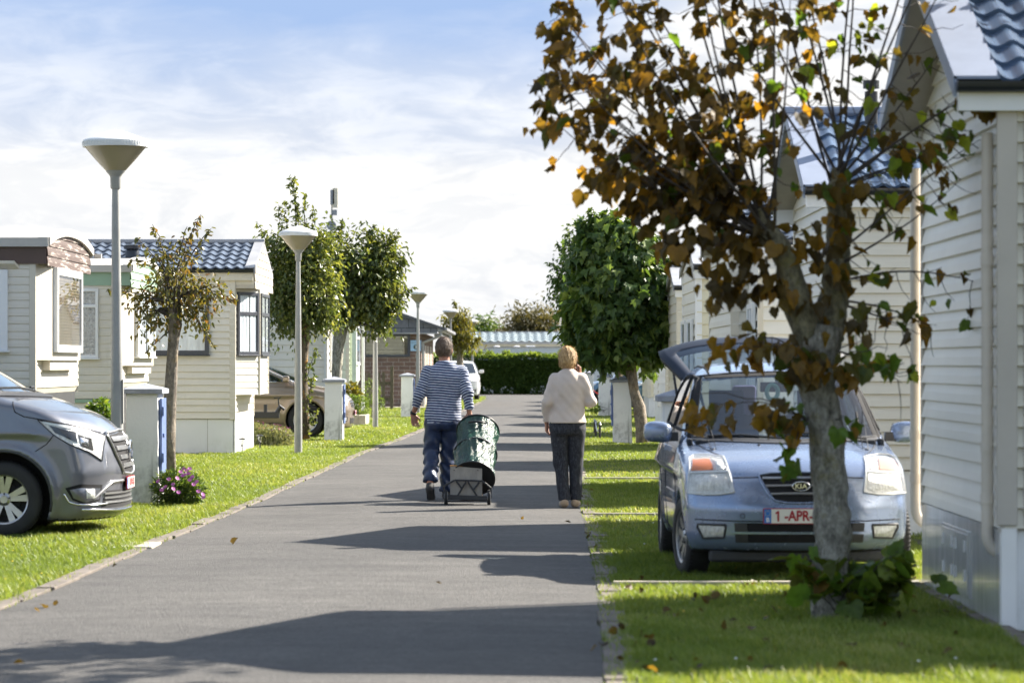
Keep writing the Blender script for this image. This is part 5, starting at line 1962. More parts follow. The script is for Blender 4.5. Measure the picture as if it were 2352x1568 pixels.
# ---------------------------------------------------------------- hedge at the end of the lane
def hedge(name, label, x0, x1, y0, y1, z1, n, leaf, mat_, seed, wob=0.06, spikes=0):
    t = thing(name, label, 'hedge', ((x0 + x1) / 2, (y0 + y1) / 2, 0))
    r_ = np.random.default_rng(seed)
    b = MB()
    b.box(x0 + .1, x1 - .1, y0 + .14, y1 - .14, 0, z1 - .12)
    b.build('shade_core', mat('dark_hedge_core', (0.012, 0.02, 0.008), 0.95), t)  # near-black box: shade between the leaves put into its colour
    u = r_.random(n)
    face = r_.random(n)
    X = x0 + (x1 - x0) * r_.random(n)
    Yv = y0 + (y1 - y0) * r_.random(n)
    Z = z1 * r_.random(n)
    w_ = wob * (np.sin(X * 2.1) + np.sin(X * 5.3 + Z * 4) * .6)
    front = face < 0.62
    top = (face >= 0.62) & (face < 0.9)
    side = face >= 0.9
    Yv = np.where(front, y0 + w_ + r_.normal(size=n) * 0.045, Yv)
    Z = np.where(top, z1 + w_ * .5 + np.abs(r_.normal(size=n)) * 0.05, Z)
    X = np.where(side, np.where(r_.random(n) < .5, x0, x1) + r_.normal(size=n) * .05, X)
    P = np.column_stack([X, Yv, Z])
    D = np.zeros((n, 3))
    D[front] = (0, -1, 0.4)
    D[top] = (0, 0, 1)
    D[side] = (0.8, 0, .3)
    tint = np.clip(r_.random(n) * .7 + np.where(top, .3, 0), 0, 1)  # top leaves get a paler tint: sunlight painted into their colour
    for k in range(spikes):
        px = r_.uniform(x0, x1)
        hh = r_.uniform(0.08, 0.36)
        m_ = int(40 * hh / .3)
        q = np.column_stack([px + r_.normal(size=m_) * .05, np.full(m_, (y0 + y1) / 2) + r_.normal(size=m_) * .08 - .3, z1 + r_.random(m_) * hh])
        P = np.concatenate([P, q])
        D = np.concatenate([D, np.tile([0, 0, 1.0], (m_, 1))])
        tint = np.concatenate([tint, r_.uniform(.6, 1, m_)])  # upright shoots carry the same painted sunlit tint
    leaves('foliage', mat_, t, P, leaf * r_.uniform(.6, 1.2, len(P)), tint, 'oval', 0.15, D, (0.3, 1.2), seed)
    return t


hedge('hedge', 'long clipped green hedge closing off the lane', W(985, 0, 150).x, W(1335, 0, 150).x, 150.2, 151.6, 1.86, 26000, 0.15, M['leaf_hedge'], 41, spikes=40)
# white flowers at its foot
r_ = np.random.default_rng(5)
fl = thing('flower_border', 'row of small white flowers at the foot of the far hedge', 'flowers', (W(1150, 0, 150).x, 150, 0))
n = 80
cxs = np.array([W(px, 0, 150).x for px in (1113, 1128, 1158, 1172, 1225, 1245)])
P = np.column_stack([r_.choice(cxs, n) + r_.normal(size=n) * .12, 149.95 + r_.normal(size=n) * .1, 0.12 + r_.random(n) * .25])
fo_ = leaves('petal', leaf_mat('white_petal', [(0.7, 0.72, 0.8), (0.8, 0.8, 0.85)], 0.3), fl, P, 0.09, r_.random(n), 'oval', 0.1, None, None, 3)
fo_['kind'] = 'stuff'


# clipped box bush with a concrete planter edge
def bush(name, label, blobs, n, size, m_, kind='oval', seed=1, stems=8, extra=None, cat='bush', droop=.25, shell=.6):
    c = blobs[0]
    t = thing(name, label, cat, (c[0], c[1], 0))
    r_ = np.random.default_rng(seed)
    P, D = blob_points(r_, blobs, n, shell, .08)
    P[:, 2] = np.abs(P[:, 2]) + 0.01
    b = MB()
    rr = random.Random(seed)
    for k in range(stems):
        e = Vector(P[rr.randrange(n)])
        b.tube(curve_pts((c[0] + rr.uniform(-.3, .3) * c[3], c[1], 0), e, .3, 4, .04, rr), [.012, .010, .008, .006, .003], 5, caps=False)
    b.build('stem', M['twig'], t)
    leaves('foliage', M[m_], t, P, size * r_.uniform(.6, 1.2, n), r_.random(n), kind, droop, D, (.3, 1.4), seed)
    if extra: extra(t, r_)
    return t


Y = 76
bush('box_bush', 'rounded clipped box bush in a stone edged bed', [bl(820, 935, Y, 28, 28, 1), bl(800, 930, Y, 26, 25, .8)], 2600, .05, 'leaf_hedge', seed=51)
b = MB()
a_, c_ = W(822, 938, 74.6), W(838, 962, 74.6)
b.box(W(790, 0, 74.6).x, a_.x, 74.5, 74.6, -.02, .27)
b.box(a_.x, c_.x + 0.02, 74.52, 76.5, -.02, .25)
tag(b.build('planter_edge', M['concrete_pale'], bev=.008), 'low pale stone planter edge in front of the clipped bush', 'planter')
Y = 80
bush('leafy_bush', 'orange and green leafy plant above the clipped box bush', [bl(808, 905, Y, 20, 22, 1)], 260, .14, 'leaf_yellow', seed=52)
Y = 84
bush('rose_bush', 'bright feathery shrub with pink blooms by the picket fence', [bl(855, 898, Y, 20, 30, 1), bl(868, 925, Y, 16, 16, .6)], 900, .06, 'leaf_bright', 'narrow', seed=53)
Y = 36.2
bush('hydrangea_bush', 'green and rusty leafed bush between the grey van and the lamp post', [bl(232, 955, Y, 30, 34, 1), bl(222, 985, Y, 34, 50, .8)], 700, .08, 'leaf_bright', seed=54)
Y = 88.5
bush('ivy_bush', 'yellow-green shoots round the tree foot behind the right pillars', [bl(1411, 925, Y, 11, 32, 1), bl(1366, 935, Y - 1, 12, 12, .3)], 420, .09, 'leaf_bright', seed=55)
Y = 54.2


def lav(t, r_):
    n = 420
    x = r_.uniform(W(580, 0, 56).x, W(668, 0, 56).x, n)
    h = r_.uniform(.28, .52, n) * (1 - .35 * ((x - x.min()) / (x.max() - x.min())))
    P = np.column_stack([x, 55.6 + r_.normal(size=n) * .25, h])
    leaves('flower', M['petal'], t, P[:60], .035, r_.random(60), 'narrow', 0.0, np.tile([0, 0, 1.0], (60, 1)), None, 3)
    b = MB()
    for p in P:
        b.add([(p[0] - .004, p[1], 0), (p[0] + .004, p[1], 0), (p[0] + r_.normal() * .05, p[1], p[2])], [(0, 1, 2)])
    b.build('stalk', M['lavender_leaf'], t)['kind'] = 'stuff'
    n = 5200
    x = r_.uniform(W(578, 0, 56).x, W(672, 0, 56).x, n)
    u = (x - x.min()) / (x.max() - x.min())
    P = np.column_stack([x, 55.7 + r_.normal(size=n) * .22, r_.random(n) ** 1.2 * .42 * (1 - .4 * u)])
    leaves('leaf', M['lavender_leaf'], t, P, .07, r_.random(n), 'narrow', 0.0, np.column_stack([r_.normal(size=n) * .3, r_.normal(size=n) * .3, np.ones(n)]), None, 4)


bush('lavender_bush', 'pale green lavender clump under the black tow bar', [bl(625, 990, 55.6, 40, 14, 1)], 300, .05, 'lavender_leaf', 'narrow', 56, extra=lav)
Y = 32.0


def daisies(t, r_):
    k = K(Y)
    spots = [(363, 1105), (380, 1118), (398, 1112), (407, 1098), (420, 1092), (433, 1087), (442, 1095), (428, 1080), (445, 1112), (410, 1130), (456, 1128), (466, 1135), (424, 1090), (415, 1083), (436, 1102), (398, 1122), (452, 1106), (468, 1142), (388, 1100), (372, 1125), (436, 1076), (422, 1076)]
    for (px, py) in spots:
        c = Vector(W(px, py, Y - .30 - r_.random() * .08))
        n = 11
        a = np.linspace(0, 2 * np.pi, n, endpoint=False)
        up = Vector((r_.normal() * .4, -.8, .7)).normalized()
        e1 = up.orthogonal().normalized()
        e2 = up.cross(e1)
        D = np.array([tuple(e1 * math.cos(q) + e2 * math.sin(q) + up * .25) for q in a])
        mb = MB()
        for q in range(n):
            d = Vector(D[q])
            s = d.cross(up).normalized()
            tip = c + d * .028
            mb.add([c, c + d * .016 + s * .005, tip, c + d * .016 - s * .005], [(0, 1, 2, 3)])
        fo = mb.build('flower', M['petal_flat'], t)
        mb = MB()
        mb.lathe([(0, 0), (.006, 0), (.004, .004), (0, .005)], c + up * .003, 8)
        mb.build('flower_eye', M['gold'], fo)


M['petal_flat'] = mat('magenta_petal', (0.52, 0.13, 0.50), 0.6, var=.2, vs=40)
M['gold'] = mat('gold_eye', (0.4, 0.25, 0.03), 0.6)
bush('flowering_shrub', 'rounded shrub with purple daisy flowers at the foot of the tall white pillar', [bl(408, 1118, Y, 52, 44, 1.5), bl(385, 1125, Y, 38, 40, 1), bl(440, 1130, Y, 30, 32, .8)], 2600, .062, 'leaf_maple', 'narrow', 57, stems=26, extra=daisies, droop=-.1, shell=.35)
# ================================================================ implicit surface tools
def smax(a, b, k):
    h = np.clip(0.5 + 0.5 * (a - b) / k, 0, 1)
    return b * (1 - h) + a * h + k * h * (1 - h)


def smin(a, b, k):
    return -smax(-a, -b, k)


def surface_nets(F, lo, hi, h, proj=2):
    """quads on the zero surface of F, a numpy function of X, Y, Z arrays"""
    lo = np.array(lo, float)
    n = np.ceil((np.array(hi, float) - lo) / h).astype(int) + 1
    ax = [lo[i] + h * np.arange(n[i]) for i in range(3)]
    X, Y, Z = np.meshgrid(*ax, indexing='ij')
    D = F(X, Y, Z)
    ins = D < 0
    c = n - 1
    cnt = np.zeros(c, np.int8)
    for dx in (0, 1):
        for dy in (0, 1):
            for dz in (0, 1):
                cnt += ins[dx:dx + c[0], dy:dy + c[1], dz:dz + c[2]]
    act = (cnt > 0) & (cnt < 8)
    idx = -np.ones(c, np.int64)
    cells = np.argwhere(act)
    idx[act] = np.arange(len(cells))
    acc = np.zeros((len(cells), 3))
    num = np.zeros(len(cells))
    corners = [(i, j, k) for i in (0, 1) for j in (0, 1) for k in (0, 1)]
    for a in corners:
        for ax_ in range(3):
            if a[ax_] == 1:
                continue
            b = list(a)
            b[ax_] = 1
            da = D[cells[:, 0] + a[0], cells[:, 1] + a[1], cells[:, 2] + a[2]]
            db = D[cells[:, 0] + b[0], cells[:, 1] + b[1], cells[:, 2] + b[2]]
            m = (da < 0) != (db < 0)
            t = np.where(m, da / np.where(m, da - db, 1), 0)
            p = np.zeros((len(cells), 3)) + np.array(a, float)
            p[:, ax_] += t
            acc[m] += p[m]
            num[m] += 1
    v = lo + (cells + acc / num[:, None]) * h
    e = h * 0.05
    for _ in range(proj):
        f0 = F(v[:, 0], v[:, 1], v[:, 2])
        g = np.stack([F(v[:, 0] + e, v[:, 1], v[:, 2]) - f0, F(v[:, 0], v[:, 1] + e, v[:, 2]) - f0, F(v[:, 0], v[:, 1], v[:, 2] + e) - f0], 1) / e
        g2 = np.maximum((g ** 2).sum(1), 0.05)
        st = -(f0 / g2)[:, None] * g
        ln = np.linalg.norm(st, axis=1)
        st *= np.minimum(1, (h * 0.4) / np.maximum(ln, 1e-9))[:, None]
        v = v + st
    quads = []
    for ax_ in range(3):
        sl0 = [slice(1, -1)] * 3
        sl0[ax_] = slice(0, -1)
        sl1 = [slice(1, -1)] * 3
        sl1[ax_] = slice(1, None)
        A, B = ins[tuple(sl0)], ins[tuple(sl1)]
        ed = np.argwhere(A != B)
        if not len(ed):
            continue
        s = A[ed[:, 0], ed[:, 1], ed[:, 2]]
        base = ed.copy()
        for k in range(3):
            if k != ax_:
                base[:, k] += 1
        u, w_ = [(1, 2), (2, 0), (0, 1)][ax_]

        def cell(du, dw):
            q = base.copy()
            q[:, u] -= du
            q[:, w_] -= dw
            return idx[q[:, 0], q[:, 1], q[:, 2]]
        q = np.stack([cell(1, 1), cell(0, 1), cell(0, 0), cell(1, 0)], 1)
        q[~s] = q[~s][:, ::-1]
        quads.append(q)
    q = np.concatenate(quads)
    q = q[(q >= 0).all(1)]
    return v, q


def tab(pts):
    xs = np.array([p[0] for p in pts], float)
    ys = np.array([p[1] for p in pts], float)
    # smooth (monotone-ish) table: dense cosine free catmull through numpy
    xd = np.linspace(xs[0], xs[-1], 200)
    yd = np.interp(xd, xs, ys)
    k = np.ones(9) / 9
    yp = np.convolve(np.pad(yd, 4, mode='edge'), k, 'valid')
    return lambda x: np.interp(x, xd, yp)


class Car:
    def __init__(s, name, label, spec, group=None, cat='car'):
        s.sp = spec
        s.root = thing(name, label, cat, (0, 0, 0), group)
        sp = spec
        hood, nose, tail = tab(sp['hood']), tab(sp['nose']), tab(sp['tail'])
        wz, roof = tab(sp['wz']), tab(sp['roof'])
        (wb, wt), (rb, rt) = sp['ws'], sp['rs']

        def line(p, q):
            d = np.array([q[0] - p[0], q[1] - p[1]], float)
            d /= np.linalg.norm(d)
            return p, (-d[1], d[0])      # left normal of p->q in (y, z)
        (wp, wn), (rp, rn) = line(wb, wt), line(rt, rb)
        hw = sp['W'] / 2

        def F(X, Y, Z):
            x = np.abs(X)
            pf = (x / hw)
            cf = sp['pc'] * pf ** sp['pe']
            a1 = (Z - (hood(Y) - sp.get('hc', 0.06) * pf ** 2.2)) * 0.95
            a2 = (sp['zb'] + sp.get('zbr', 0.0) - Z)
            w_ = wz(Z) * (1 - 0.05 * np.clip((0.9 - Y) / 0.9, 0, 1) ** 2 - 0.05 * np.clip((Y - (sp['L'] - 0.9)) / 0.9, 0, 1) ** 2)
            for (yy, rr, ar) in sp['wheels']:
                dd = np.sqrt((Y - yy) ** 2 + (Z - rr) ** 2)
                w_ = w_ + sp.get('flare', 0.018) * np.exp(-((dd - ar - 0.02) / 0.05) ** 2)
            a3 = x - w_
            a4 = (nose(Z) + cf - Y) * 0.8
            a5 = (Y - (tail(Z) - sp.get('tc', 0.22) * pf ** 3)) * 0.85
            low = smax(smax(smax(a4, a1, sp.get('kf', 0.10)), a5, 0.08), smax(a3, a2, 0.05), 0.07)
            low = smax(low, a1, 0.05)
            # greenhouse
            b1 = Z - (roof(Y) - sp.get('rc', 0.05) * (x / sp['wr']) ** 2)
            yw = Y - sp.get('wc', 0.16) * (x / sp['wbl']) ** 2
            b2 = (yw - wp[0]) * wn[0] + (Z - wp[1]) * wn[1]
            yr = Y + 0.08 * (x / sp['wbl']) ** 2
            b3 = (yr - rp[0]) * rn[0] + (Z - rp[1]) * rn[1]
            u = np.clip((Z - sp['belt']) / (sp['H'] - 0.1 - sp['belt']), -0.5, 1.2)
            b4 = (x - (sp['wbl'] + (sp['wr'] - sp['wbl']) * (u * 0.8 + 0.2 * u * np.abs(u)))) * 0.95
            gh = smax(smax(b1, b2, 0.07), smax(b3, b4, 0.06), 0.09)
            gh = smax(gh, sp['belt'] - 0.25 - Z, 0.02)
            f = smin(low, gh, 0.05)
            for (yy, rr, ar) in sp['wheels']:
                cy = np.maximum(np.sqrt((Y - yy) ** 2 + (Z - rr) ** 2) - ar, (hw - 0.26) - x)
                f = smax(f, -cy, 0.012)
            if 'extra' in sp:
                f = sp['extra'](f, X, Y, Z)
            return f
        s.F = F
        h = sp.get('h', 0.03)
        v, q = surface_nets(F, (-hw - 0.1, -0.15, 0.0), (hw + 0.1, sp['L'] + 0.15, sp['H'] + 0.12), h)
        s.v, s.q = v, q
        s.bvh = BVHTree.FromPolygons([tuple(p) for p in v], [tuple(int(i) for i in f) for f in q])

    def ray(s, view, a, b):
        if view == 'front': o, d = Vector((a, -3, b)), Vector((0, 1, 0))
        elif view == 'rear': o, d = Vector((a, 9, b)), Vector((0, -1, 0))
        elif view == 'left': o, d = Vector((-4, a, b)), Vector((1, 0, 0))
        elif view == 'right': o, d = Vector((4, a, b)), Vector((-1, 0, 0))
        else: o, d = Vector((a, b, 5)), Vector((0, 0, -1))
        loc, n, i, dist = s.bvh.ray_cast(o, d)
        if loc is None:
            loc, n, i, dist = s.bvh.find_nearest(o + d * 3.6)
        if n.dot(d) > 0: n = -n
        return loc, n

    def hit(s, view, pts):
        return [s.ray(view, a, b) for a, b in pts]

    def body(s, paint, holes=()):
        v, q = s.v, s.q
        cen = v[q].mean(1)
        keep = np.ones(len(q), bool)
        for (view, poly, cond) in holes:
            a, b = (cen[:, 0], cen[:, 2]) if view == 'front' else (cen[:, 1], cen[:, 2])
            inside = np.zeros(len(q), bool)
            n = len(poly)
            for i in range(n):
                (x1, y1), (x2, y2) = poly[i], poly[(i + 1) % n]
                cnd = ((y1 > b) != (y2 > b))
                xi = (x2 - x1) * (b - y1) / ((y2 - y1) if y2 != y1 else 1e-9) + x1
                inside ^= cnd & (a < xi)
            keep &= ~(inside & cond(cen))
        # drop underside of the arches deep inside is kept: it is the liner
        me = np_mesh('body', v, q[keep])
        o = link_mesh('body', me, [paint, M['liner']], s.root, False)
        ml = np.zeros(len(me.polygons), np.int32)
        c2 = cen[keep]
        for (yy, rr, ar) in s.sp['wheels']:
            d_ = np.sqrt((c2[:, 1] - yy) ** 2 + (c2[:, 2] - rr) ** 2)
            ml[(d_ < ar - 0.004 + 0.008) & (np.abs(c2[:, 0]) < s.sp['W'] / 2 - 0.035)] = 1
        ml[c2[:, 2] < s.sp['zb'] + 0.02] = 1
        me.polygons.foreach_set('material_index', ml)
        if holes:
            so_ = o.modifiers.new('shell', 'SOLIDIFY')
            so_.thickness = 0.03
            so_.offset = -1
            so_.material_offset = 1
            so_.material_offset_rim = 1
        return o

    def patch(s, name, mat_, view, top, bot, nu=16, nv=8, off=0.004, thick=0.02, parent=None, smooth=True, bulge=0.0):
        def resample(p, n):
            p = np.array(p, float)
            d = np.r_[0, np.cumsum(np.linalg.norm(np.diff(p, axis=0), axis=1))]
            t = np.linspace(0, d[-1], n)
            return np.stack([np.interp(t, d, p[:, 0]), np.interp(t, d, p[:, 1])], 1)
        T, B = resample(top, nu + 1), resample(bot, nu + 1)
        vs, bk = [], []
        for j in range(nv + 1):
            w_ = j / nv
            for i in range(nu + 1):
                a, b = T[i] * (1 - w_) + B[i] * w_
                loc, n = s.ray(view, a, b)
                bl = bulge * (1 - (2 * w_ - 1) ** 2) * (1 - (2 * i / nu - 1) ** 2)
                vs.append(loc + n * (off + bl))
                bk.append(loc + n * (off - thick))
        m = len(vs)
        fs = []
        for j in range(nv):
            for i in range(nu):
                k = j * (nu + 1) + i
                fs.append((k, k + 1, k + nu + 2, k + nu + 1))
        ring = [i for i in range(nu + 1)] + [j * (nu + 1) + nu for j in range(1, nv + 1)] + [nv * (nu + 1) + i for i in range(nu - 1, -1, -1)] + [j * (nu + 1) for j in range(nv - 1, 0, -1)]
        for a, b in zip(ring, ring[1:] + ring[:1]):
            fs.append((a, b, m + b, m + a))
        if view in ('left',):
            fs = [f[::-1] for f in fs]
        mb = MB()
        mb.add(vs + bk, fs)
        return mb.build(name, mat_, parent or s.root, smooth=smooth, world=False, ang=40, fix=True)

    def strip(s, name, mat_, view, pts, r_=0.006, off=0.0, parent=None, n=6, closed=False, dens=6):
        out = []
        if closed: pts = list(pts) + [pts[0]]
        for (a, b) in zip(pts, pts[1:]):
            for k in range(dens):
                u = k / dens
                out.append((a[0] + (b[0] - a[0]) * u, a[1] + (b[1] - a[1]) * u))
        out.append(pts[-1])
        P3 = [l_ + n_ * off for l_, n_ in s.hit(view, out)]
        mb = MB()
        mb.tube(P3, r_, n)
        return mb.build(name, mat_, parent or s.root, smooth='all', world=False)

    def wheel(s, x, y, r_, wd, style='ten', rimr=0.21, steer=0.0):
        sg = 1 if x > 0 else -1
        wroot = thing('wheel', None, None, (x, y, r_))
        wroot.parent = s.root
        b = MB()
        w2 = wd / 2
        b.lathe([(rimr, -w2 * .95), (rimr + 0.02, -w2), (r_ - 0.035, -w2), (r_ - 0.008, -w2 * .82), (r_, -w2 * 0.6), (r_, w2 * .6), (r_ - 0.008, w2 * .82), (r_ - 0.035, w2), (rimr + 0.02, w2), (rimr, w2 * .95)], (0, 0, 0), 48, 'x', caps=False)
        for k in range(60):
            a_ = 2 * math.pi * k / 60
            for q in (-1, 1):
                b.obox((q * w2 * .70, (r_ + .0005) * math.cos(a_), (r_ + .0005) * math.sin(a_)), (w2 * 0.18, 0, 0), (0, -0.005 * math.sin(a_), 0.005 * math.cos(a_)), (0, 0.003 * math.cos(a_), 0.003 * math.sin(a_)))
        b.build('tyre', M['rubber'], wroot, smooth=True, world=False, ang=50)
        b = MB()
        b.lathe([(rimr + 0.006, sg * w2 * .92), (rimr, sg * w2 * .86), (rimr - 0.014, sg * w2 * 0.8), (rimr - 0.02, sg * w2 * .2), (rimr - 0.02, -sg * w2 * .8)], (0, 0, 0), 48, 'x', caps=False)
        fx = sg * w2 * 0.72
        hub = sg * w2 * 0.62
        n = {'ten': 10, 'hubcap': 9, 'five': 5}[style]
        for k in range(n):
            if style == 'ten': a_ = 2 * math.pi * (k // 2) / 5 + (0.21 if k % 2 else -0.21) + 0.35
            else: a_ = 2 * math.pi * k / n + 0.2
            c_, s_ = math.cos(a_), math.sin(a_)
            t1, t2 = (0.019, 0.030) if style == 'ten' else ((0.02, 0.028) if style == 'hubcap' else (0.018, 0.05))
            r0, r1 = 0.045, rimr - 0.008
            P_ = []
            for (rr, tt, xx) in ((r0, t1, hub), (r1, t2, fx), ):
                for q in (-1, 1):
                    P_.append((xx, rr * c_ - q * tt * s_, rr * s_ + q * tt * c_))
            back = [(p[0] - sg * 0.025, p[1], p[2]) for p in P_]
            b.add(P_ + back, [(0, 1, 3, 2), (4, 6, 7, 5), (0, 2, 6, 4), (1, 5, 7, 3)])
        b.lathe([(0.062, hub - sg * 0.02), (0.06, hub), (0.035, hub + sg * .012), (0.033, hub + sg * .018), (0.0, hub + sg * .018)], (0, 0, 0), 24, 'x', caps=False)
        b.build('rim', M['alloy'], wroot, smooth=True, world=False, ang=30, fix=True)
        b = MB()
        b.lathe([(0.0, 0), (rimr - 0.02, 0), (rimr - 0.02, -sg * 0.02)], (sg * w2 * 0.1, 0, 0), 32, 'x', caps=False)
        b.lathe([(0.0, sg * 0.01), (rimr * 0.66, sg * 0.01), (rimr * .66, -sg * 0.01)], (sg * w2 * 0.2, 0, 0), 32, 'x', caps=False)
        b.build('brake_disc', M['liner'], wroot, world=False, smooth=True)
        b = MB()
        for k in range(5):
            a_ = 2 * math.pi * k / 5 + 0.35
            b.tube([(hub - sg * .005, 0.05 * math.cos(a_), 0.05 * math.sin(a_)), (hub + sg * 0.012, 0.05 * math.cos(a_), 0.05 * math.sin(a_))], 0.008, 6)
        b.build('wheel_nut', M['black_plastic'], wroot, world=False)
        if steer: wroot.rotation_euler = (0, 0, steer)
        return wroot

    def place(s, X, Y, rot):
        s.root.location = (X, Y, 0)
        s.root.rotation_euler = (0, 0, rot)


def paint(name, col, metal=0.5, rough=0.32, flake=0.08):
    m, t, n, l, P = new_mat(name)
    f = tnoise(t, 900, 2, 0.5)
    dirt = tnoise(t, 6, 6, 0.65)
    c = tramp(t, f, [(0.3, tuple(Vector(col) * (1 - flake))), (0.7, tuple(Vector(col) * (1 + flake)))])
    c = tmix(t, 1.0, c, tramp(t, dirt, [(0.3, 0.93), (0.7, 1.03)]), 'MULTIPLY')
    l.new(c, P.inputs['Base Color'])
    P.inputs['Metallic'].default_value = metal
    l.new(tramp(t, dirt, [(0.3, rough * 0.9), (0.75, rough * 1.25)]), P.inputs['Roughness'])
    P.inputs['Coat Weight'].default_value = 1.0
    P.inputs['Coat Roughness'].default_value = 0.025
    return m


M['liner'] = mat('black_wheel_arch_liner', (0.012, 0.012, 0.013), 0.85)
M['rubber'] = mat('tyre_rubber', (0.022, 0.022, 0.023), 0.75, var=0.3, vs=8, bump=0.2, bs=60)
M['alloy'] = mat('silver_alloy', (0.46, 0.46, 0.46), 0.3, 0.85, var=0.15, vs=9)
M['dark_glass'] = mat('dark_car_glass', (0.012, 0.018, 0.022), 0.03, coat=1.0, spec=0.9)
M['lens'] = glass_mat('headlight_lens', (0.97, 0.98, 0.98), 0.10)
M['amber'] = mat('amber_indicator', (0.75, 0.20, 0.02), 0.25)
M['reflector'] = mat('headlight_reflector', (0.92, 0.92, 0.90), 0.2, 0.4, var=0.35, vs=60, bump=1.0, bs=90, bd=0.02, ms=(1, 1, 0.35))
M['plate_white'] = mat('number_plate_white', (0.78, 0.77, 0.73), 0.4, var=0.04)
M['plate_red'] = mat('number_plate_red', (0.36, 0.012, 0.02), 0.4, var=0.0)
M['plate_blue'] = mat('number_plate_blue', (0.03, 0.17, 0.55), 0.4, var=0.0)
M['dark_trim'] = mat('dark_grey_trim', (0.035, 0.036, 0.04), 0.5, var=0.2)
M['gap'] = mat('panel_gap', (0.008, 0.008, 0.01), 0.9, var=0)
M['cabin'] = mat('dark_cabin_fabric', (0.022, 0.028, 0.038), 0.9, var=0.3, vs=14)
RZ = Matrix.Rotation(R(90), 3, 'X')


def number_plate(car, cx, cy, cz, text, wd=0.52, hh=0.11, tilt=0.0):
    """white plate, red border and lettering, blue band with a ring of stars and the B"""
    pr = thing('number_plate', None, None, (cx, cy, cz))
    pr.parent = car.root
    pr.rotation_euler = (tilt, 0, 0)
    b = MB()
    b.box(-wd / 2, wd / 2, -0.004, 0.008, -hh / 2, hh / 2)
    b.build('plate_border', M['plate_red'], pr, world=False, bev=0.003)
    b = MB()
    b.box(-wd / 2 + .006, wd / 2 - .006, -0.0055, 0.0, -hh / 2 + .006, hh / 2 - .006)
    b.build('plate_panel', M['plate_white'], pr, world=False)
    b = MB()
    b.box(-wd / 2 + .006, -wd / 2 + .056, -0.0065, 0.0, -hh / 2 + .006, hh / 2 - .006)
    b.build('plate_band', M['plate_blue'], pr, world=False)
    b = MB()
    for k in range(12):
        a_ = 2 * math.pi * k / 12
        x, z = -wd / 2 + .031 + 0.017 * math.cos(a_), 0.02 + 0.017 * math.sin(a_)
        b.box(x - .0022, x + .0022, -0.0075, -0.006, z - .0022, z + .0022)
    b.build('plate_stars', mat('star_gold', (0.55, 0.5, 0.3), 0.4), pr, world=False)
    text_obj('country_letter', 'B', 0.042, (-wd / 2 + .031, -0.0075, -0.027), RZ, M['sign_white'], pr, ext=0.0005, world=False, bold=0.001)
    text_obj('registration', text[1:], 0.098, (0.050, -0.0065, -0.001), RZ, M['plate_red'], pr, ext=0.001, world=False, bold=0.0028, sx=0.84)
    b = MB()          # the figure one with its flag
    x = -wd / 2 + 0.098
    b.prism([(x, -0.0075, -0.036), (x + 0.013, -0.0075, -0.036), (x + 0.013, -0.0075, 0.036), (x + 0.002, -0.0075, 0.036), (x - 0.013, -0.0075, 0.024), (x - 0.013, -0.0075, 0.013), (x, -0.0075, 0.020)], (0, 0.003, 0))
    b.build('figure', M['plate_red'], pr, world=False, fix=True)
    return pr


# ================================================================ light blue hatchback, facing the camera
kia_spec = dict(L=3.5, W=1.60, H=1.55, h=0.0225, zb=0.20, pc=0.24, pe=3.0, hc=0.07, belt=0.99, wbl=0.745, wr=0.585, rc=0.045, wc=0.17,
                hood=[(-0.2, 0.74), (0.0, 0.755), (0.12, 0.80), (0.35, 0.875), (0.7, 0.95), (1.0, 1.0), (1.3, 1.0), (3.3, 1.04), (3.7, 1.02)],
                nose=[(0.1, 0.10), (0.2, 0.075), (0.27, 0.03), (0.33, 0.012), (0.42, 0.004), (0.52, 0.0), (0.60, 0.03), (0.68, 0.07), (0.78, 0.13), (1.1, 0.34)],
                tail=[(0.1, 3.38), (0.3, 3.48), (0.6, 3.5), (0.9, 3.46), (1.1, 3.42)],
                wz=[(0.1, 0.70), (0.2, 0.745), (0.32, 0.785), (0.5, 0.80), (0.75, 0.80), (0.9, 0.785), (1.02, 0.755), (1.2, 0.72)],
                roof=[(0.9, 1.30), (1.5, 1.43), (1.75, 1.475), (2.1, 1.53), (2.6, 1.545), (3.1, 1.52), (3.4, 1.47), (3.6, 1.42)],
                ws=((0.92, 0.96), (1.66, 1.455)), rs=((3.46, 0.98), (3.22, 1.47)),
                wheels=[(0.66, 0.285, 0.325), (3.02, 0.285, 0.325)], flare=0.012, kf=0.09)
kia = Car('blue_hatchback', 'light blue hatchback with raised tailgate parked behind the brown-leaved tree', kia_spec)
M['kia_paint'] = paint('light_blue_metallic_paint', (0.23, 0.295, 0.435), 0.5, 0.25)
ws_poly = [(-0.70, 0.985), (-0.585, 1.425), (-0.30, 1.452), (0, 1.458), (0.30, 1.452), (0.585, 1.425), (0.70, 0.985), (0.35, 0.965), (0, 0.96), (-0.35, 0.965)]
sh = lambda P_, c_, f: [(c_[0] + (a - c_[0]) * f, c_[1] + (b - c_[1]) * f) for a, b in P_]
side_f = [(1.22, 1.03), (1.78, 1.41), (2.12, 1.43), (2.14, 1.04)]
side_r = [(2.24, 1.04), (2.22, 1.43), (2.75, 1.42), (3.02, 1.30), (3.05, 1.06)]
kia.body(M['kia_paint'], [('front', sh(ws_poly, (0, 1.2), 0.965), lambda c: (c[:, 1] < 2.0)),
                          ('front', [(-0.62, 0.72), (-0.55, 1.43), (0.55, 1.43), (0.62, 0.72)], lambda c: (c[:, 1] > 3.1)),
                          ('side', sh(side_f, (1.75, 1.22), 0.9), lambda c: (np.abs(c[:, 0]) > 0.5)),
                          ('side', sh(side_r, (2.6, 1.24), 0.9), lambda c: (np.abs(c[:, 0]) > 0.5))])
M['car_glass'] = glass_mat('car_glass', (0.50, 0.60, 0.66), 0.15)
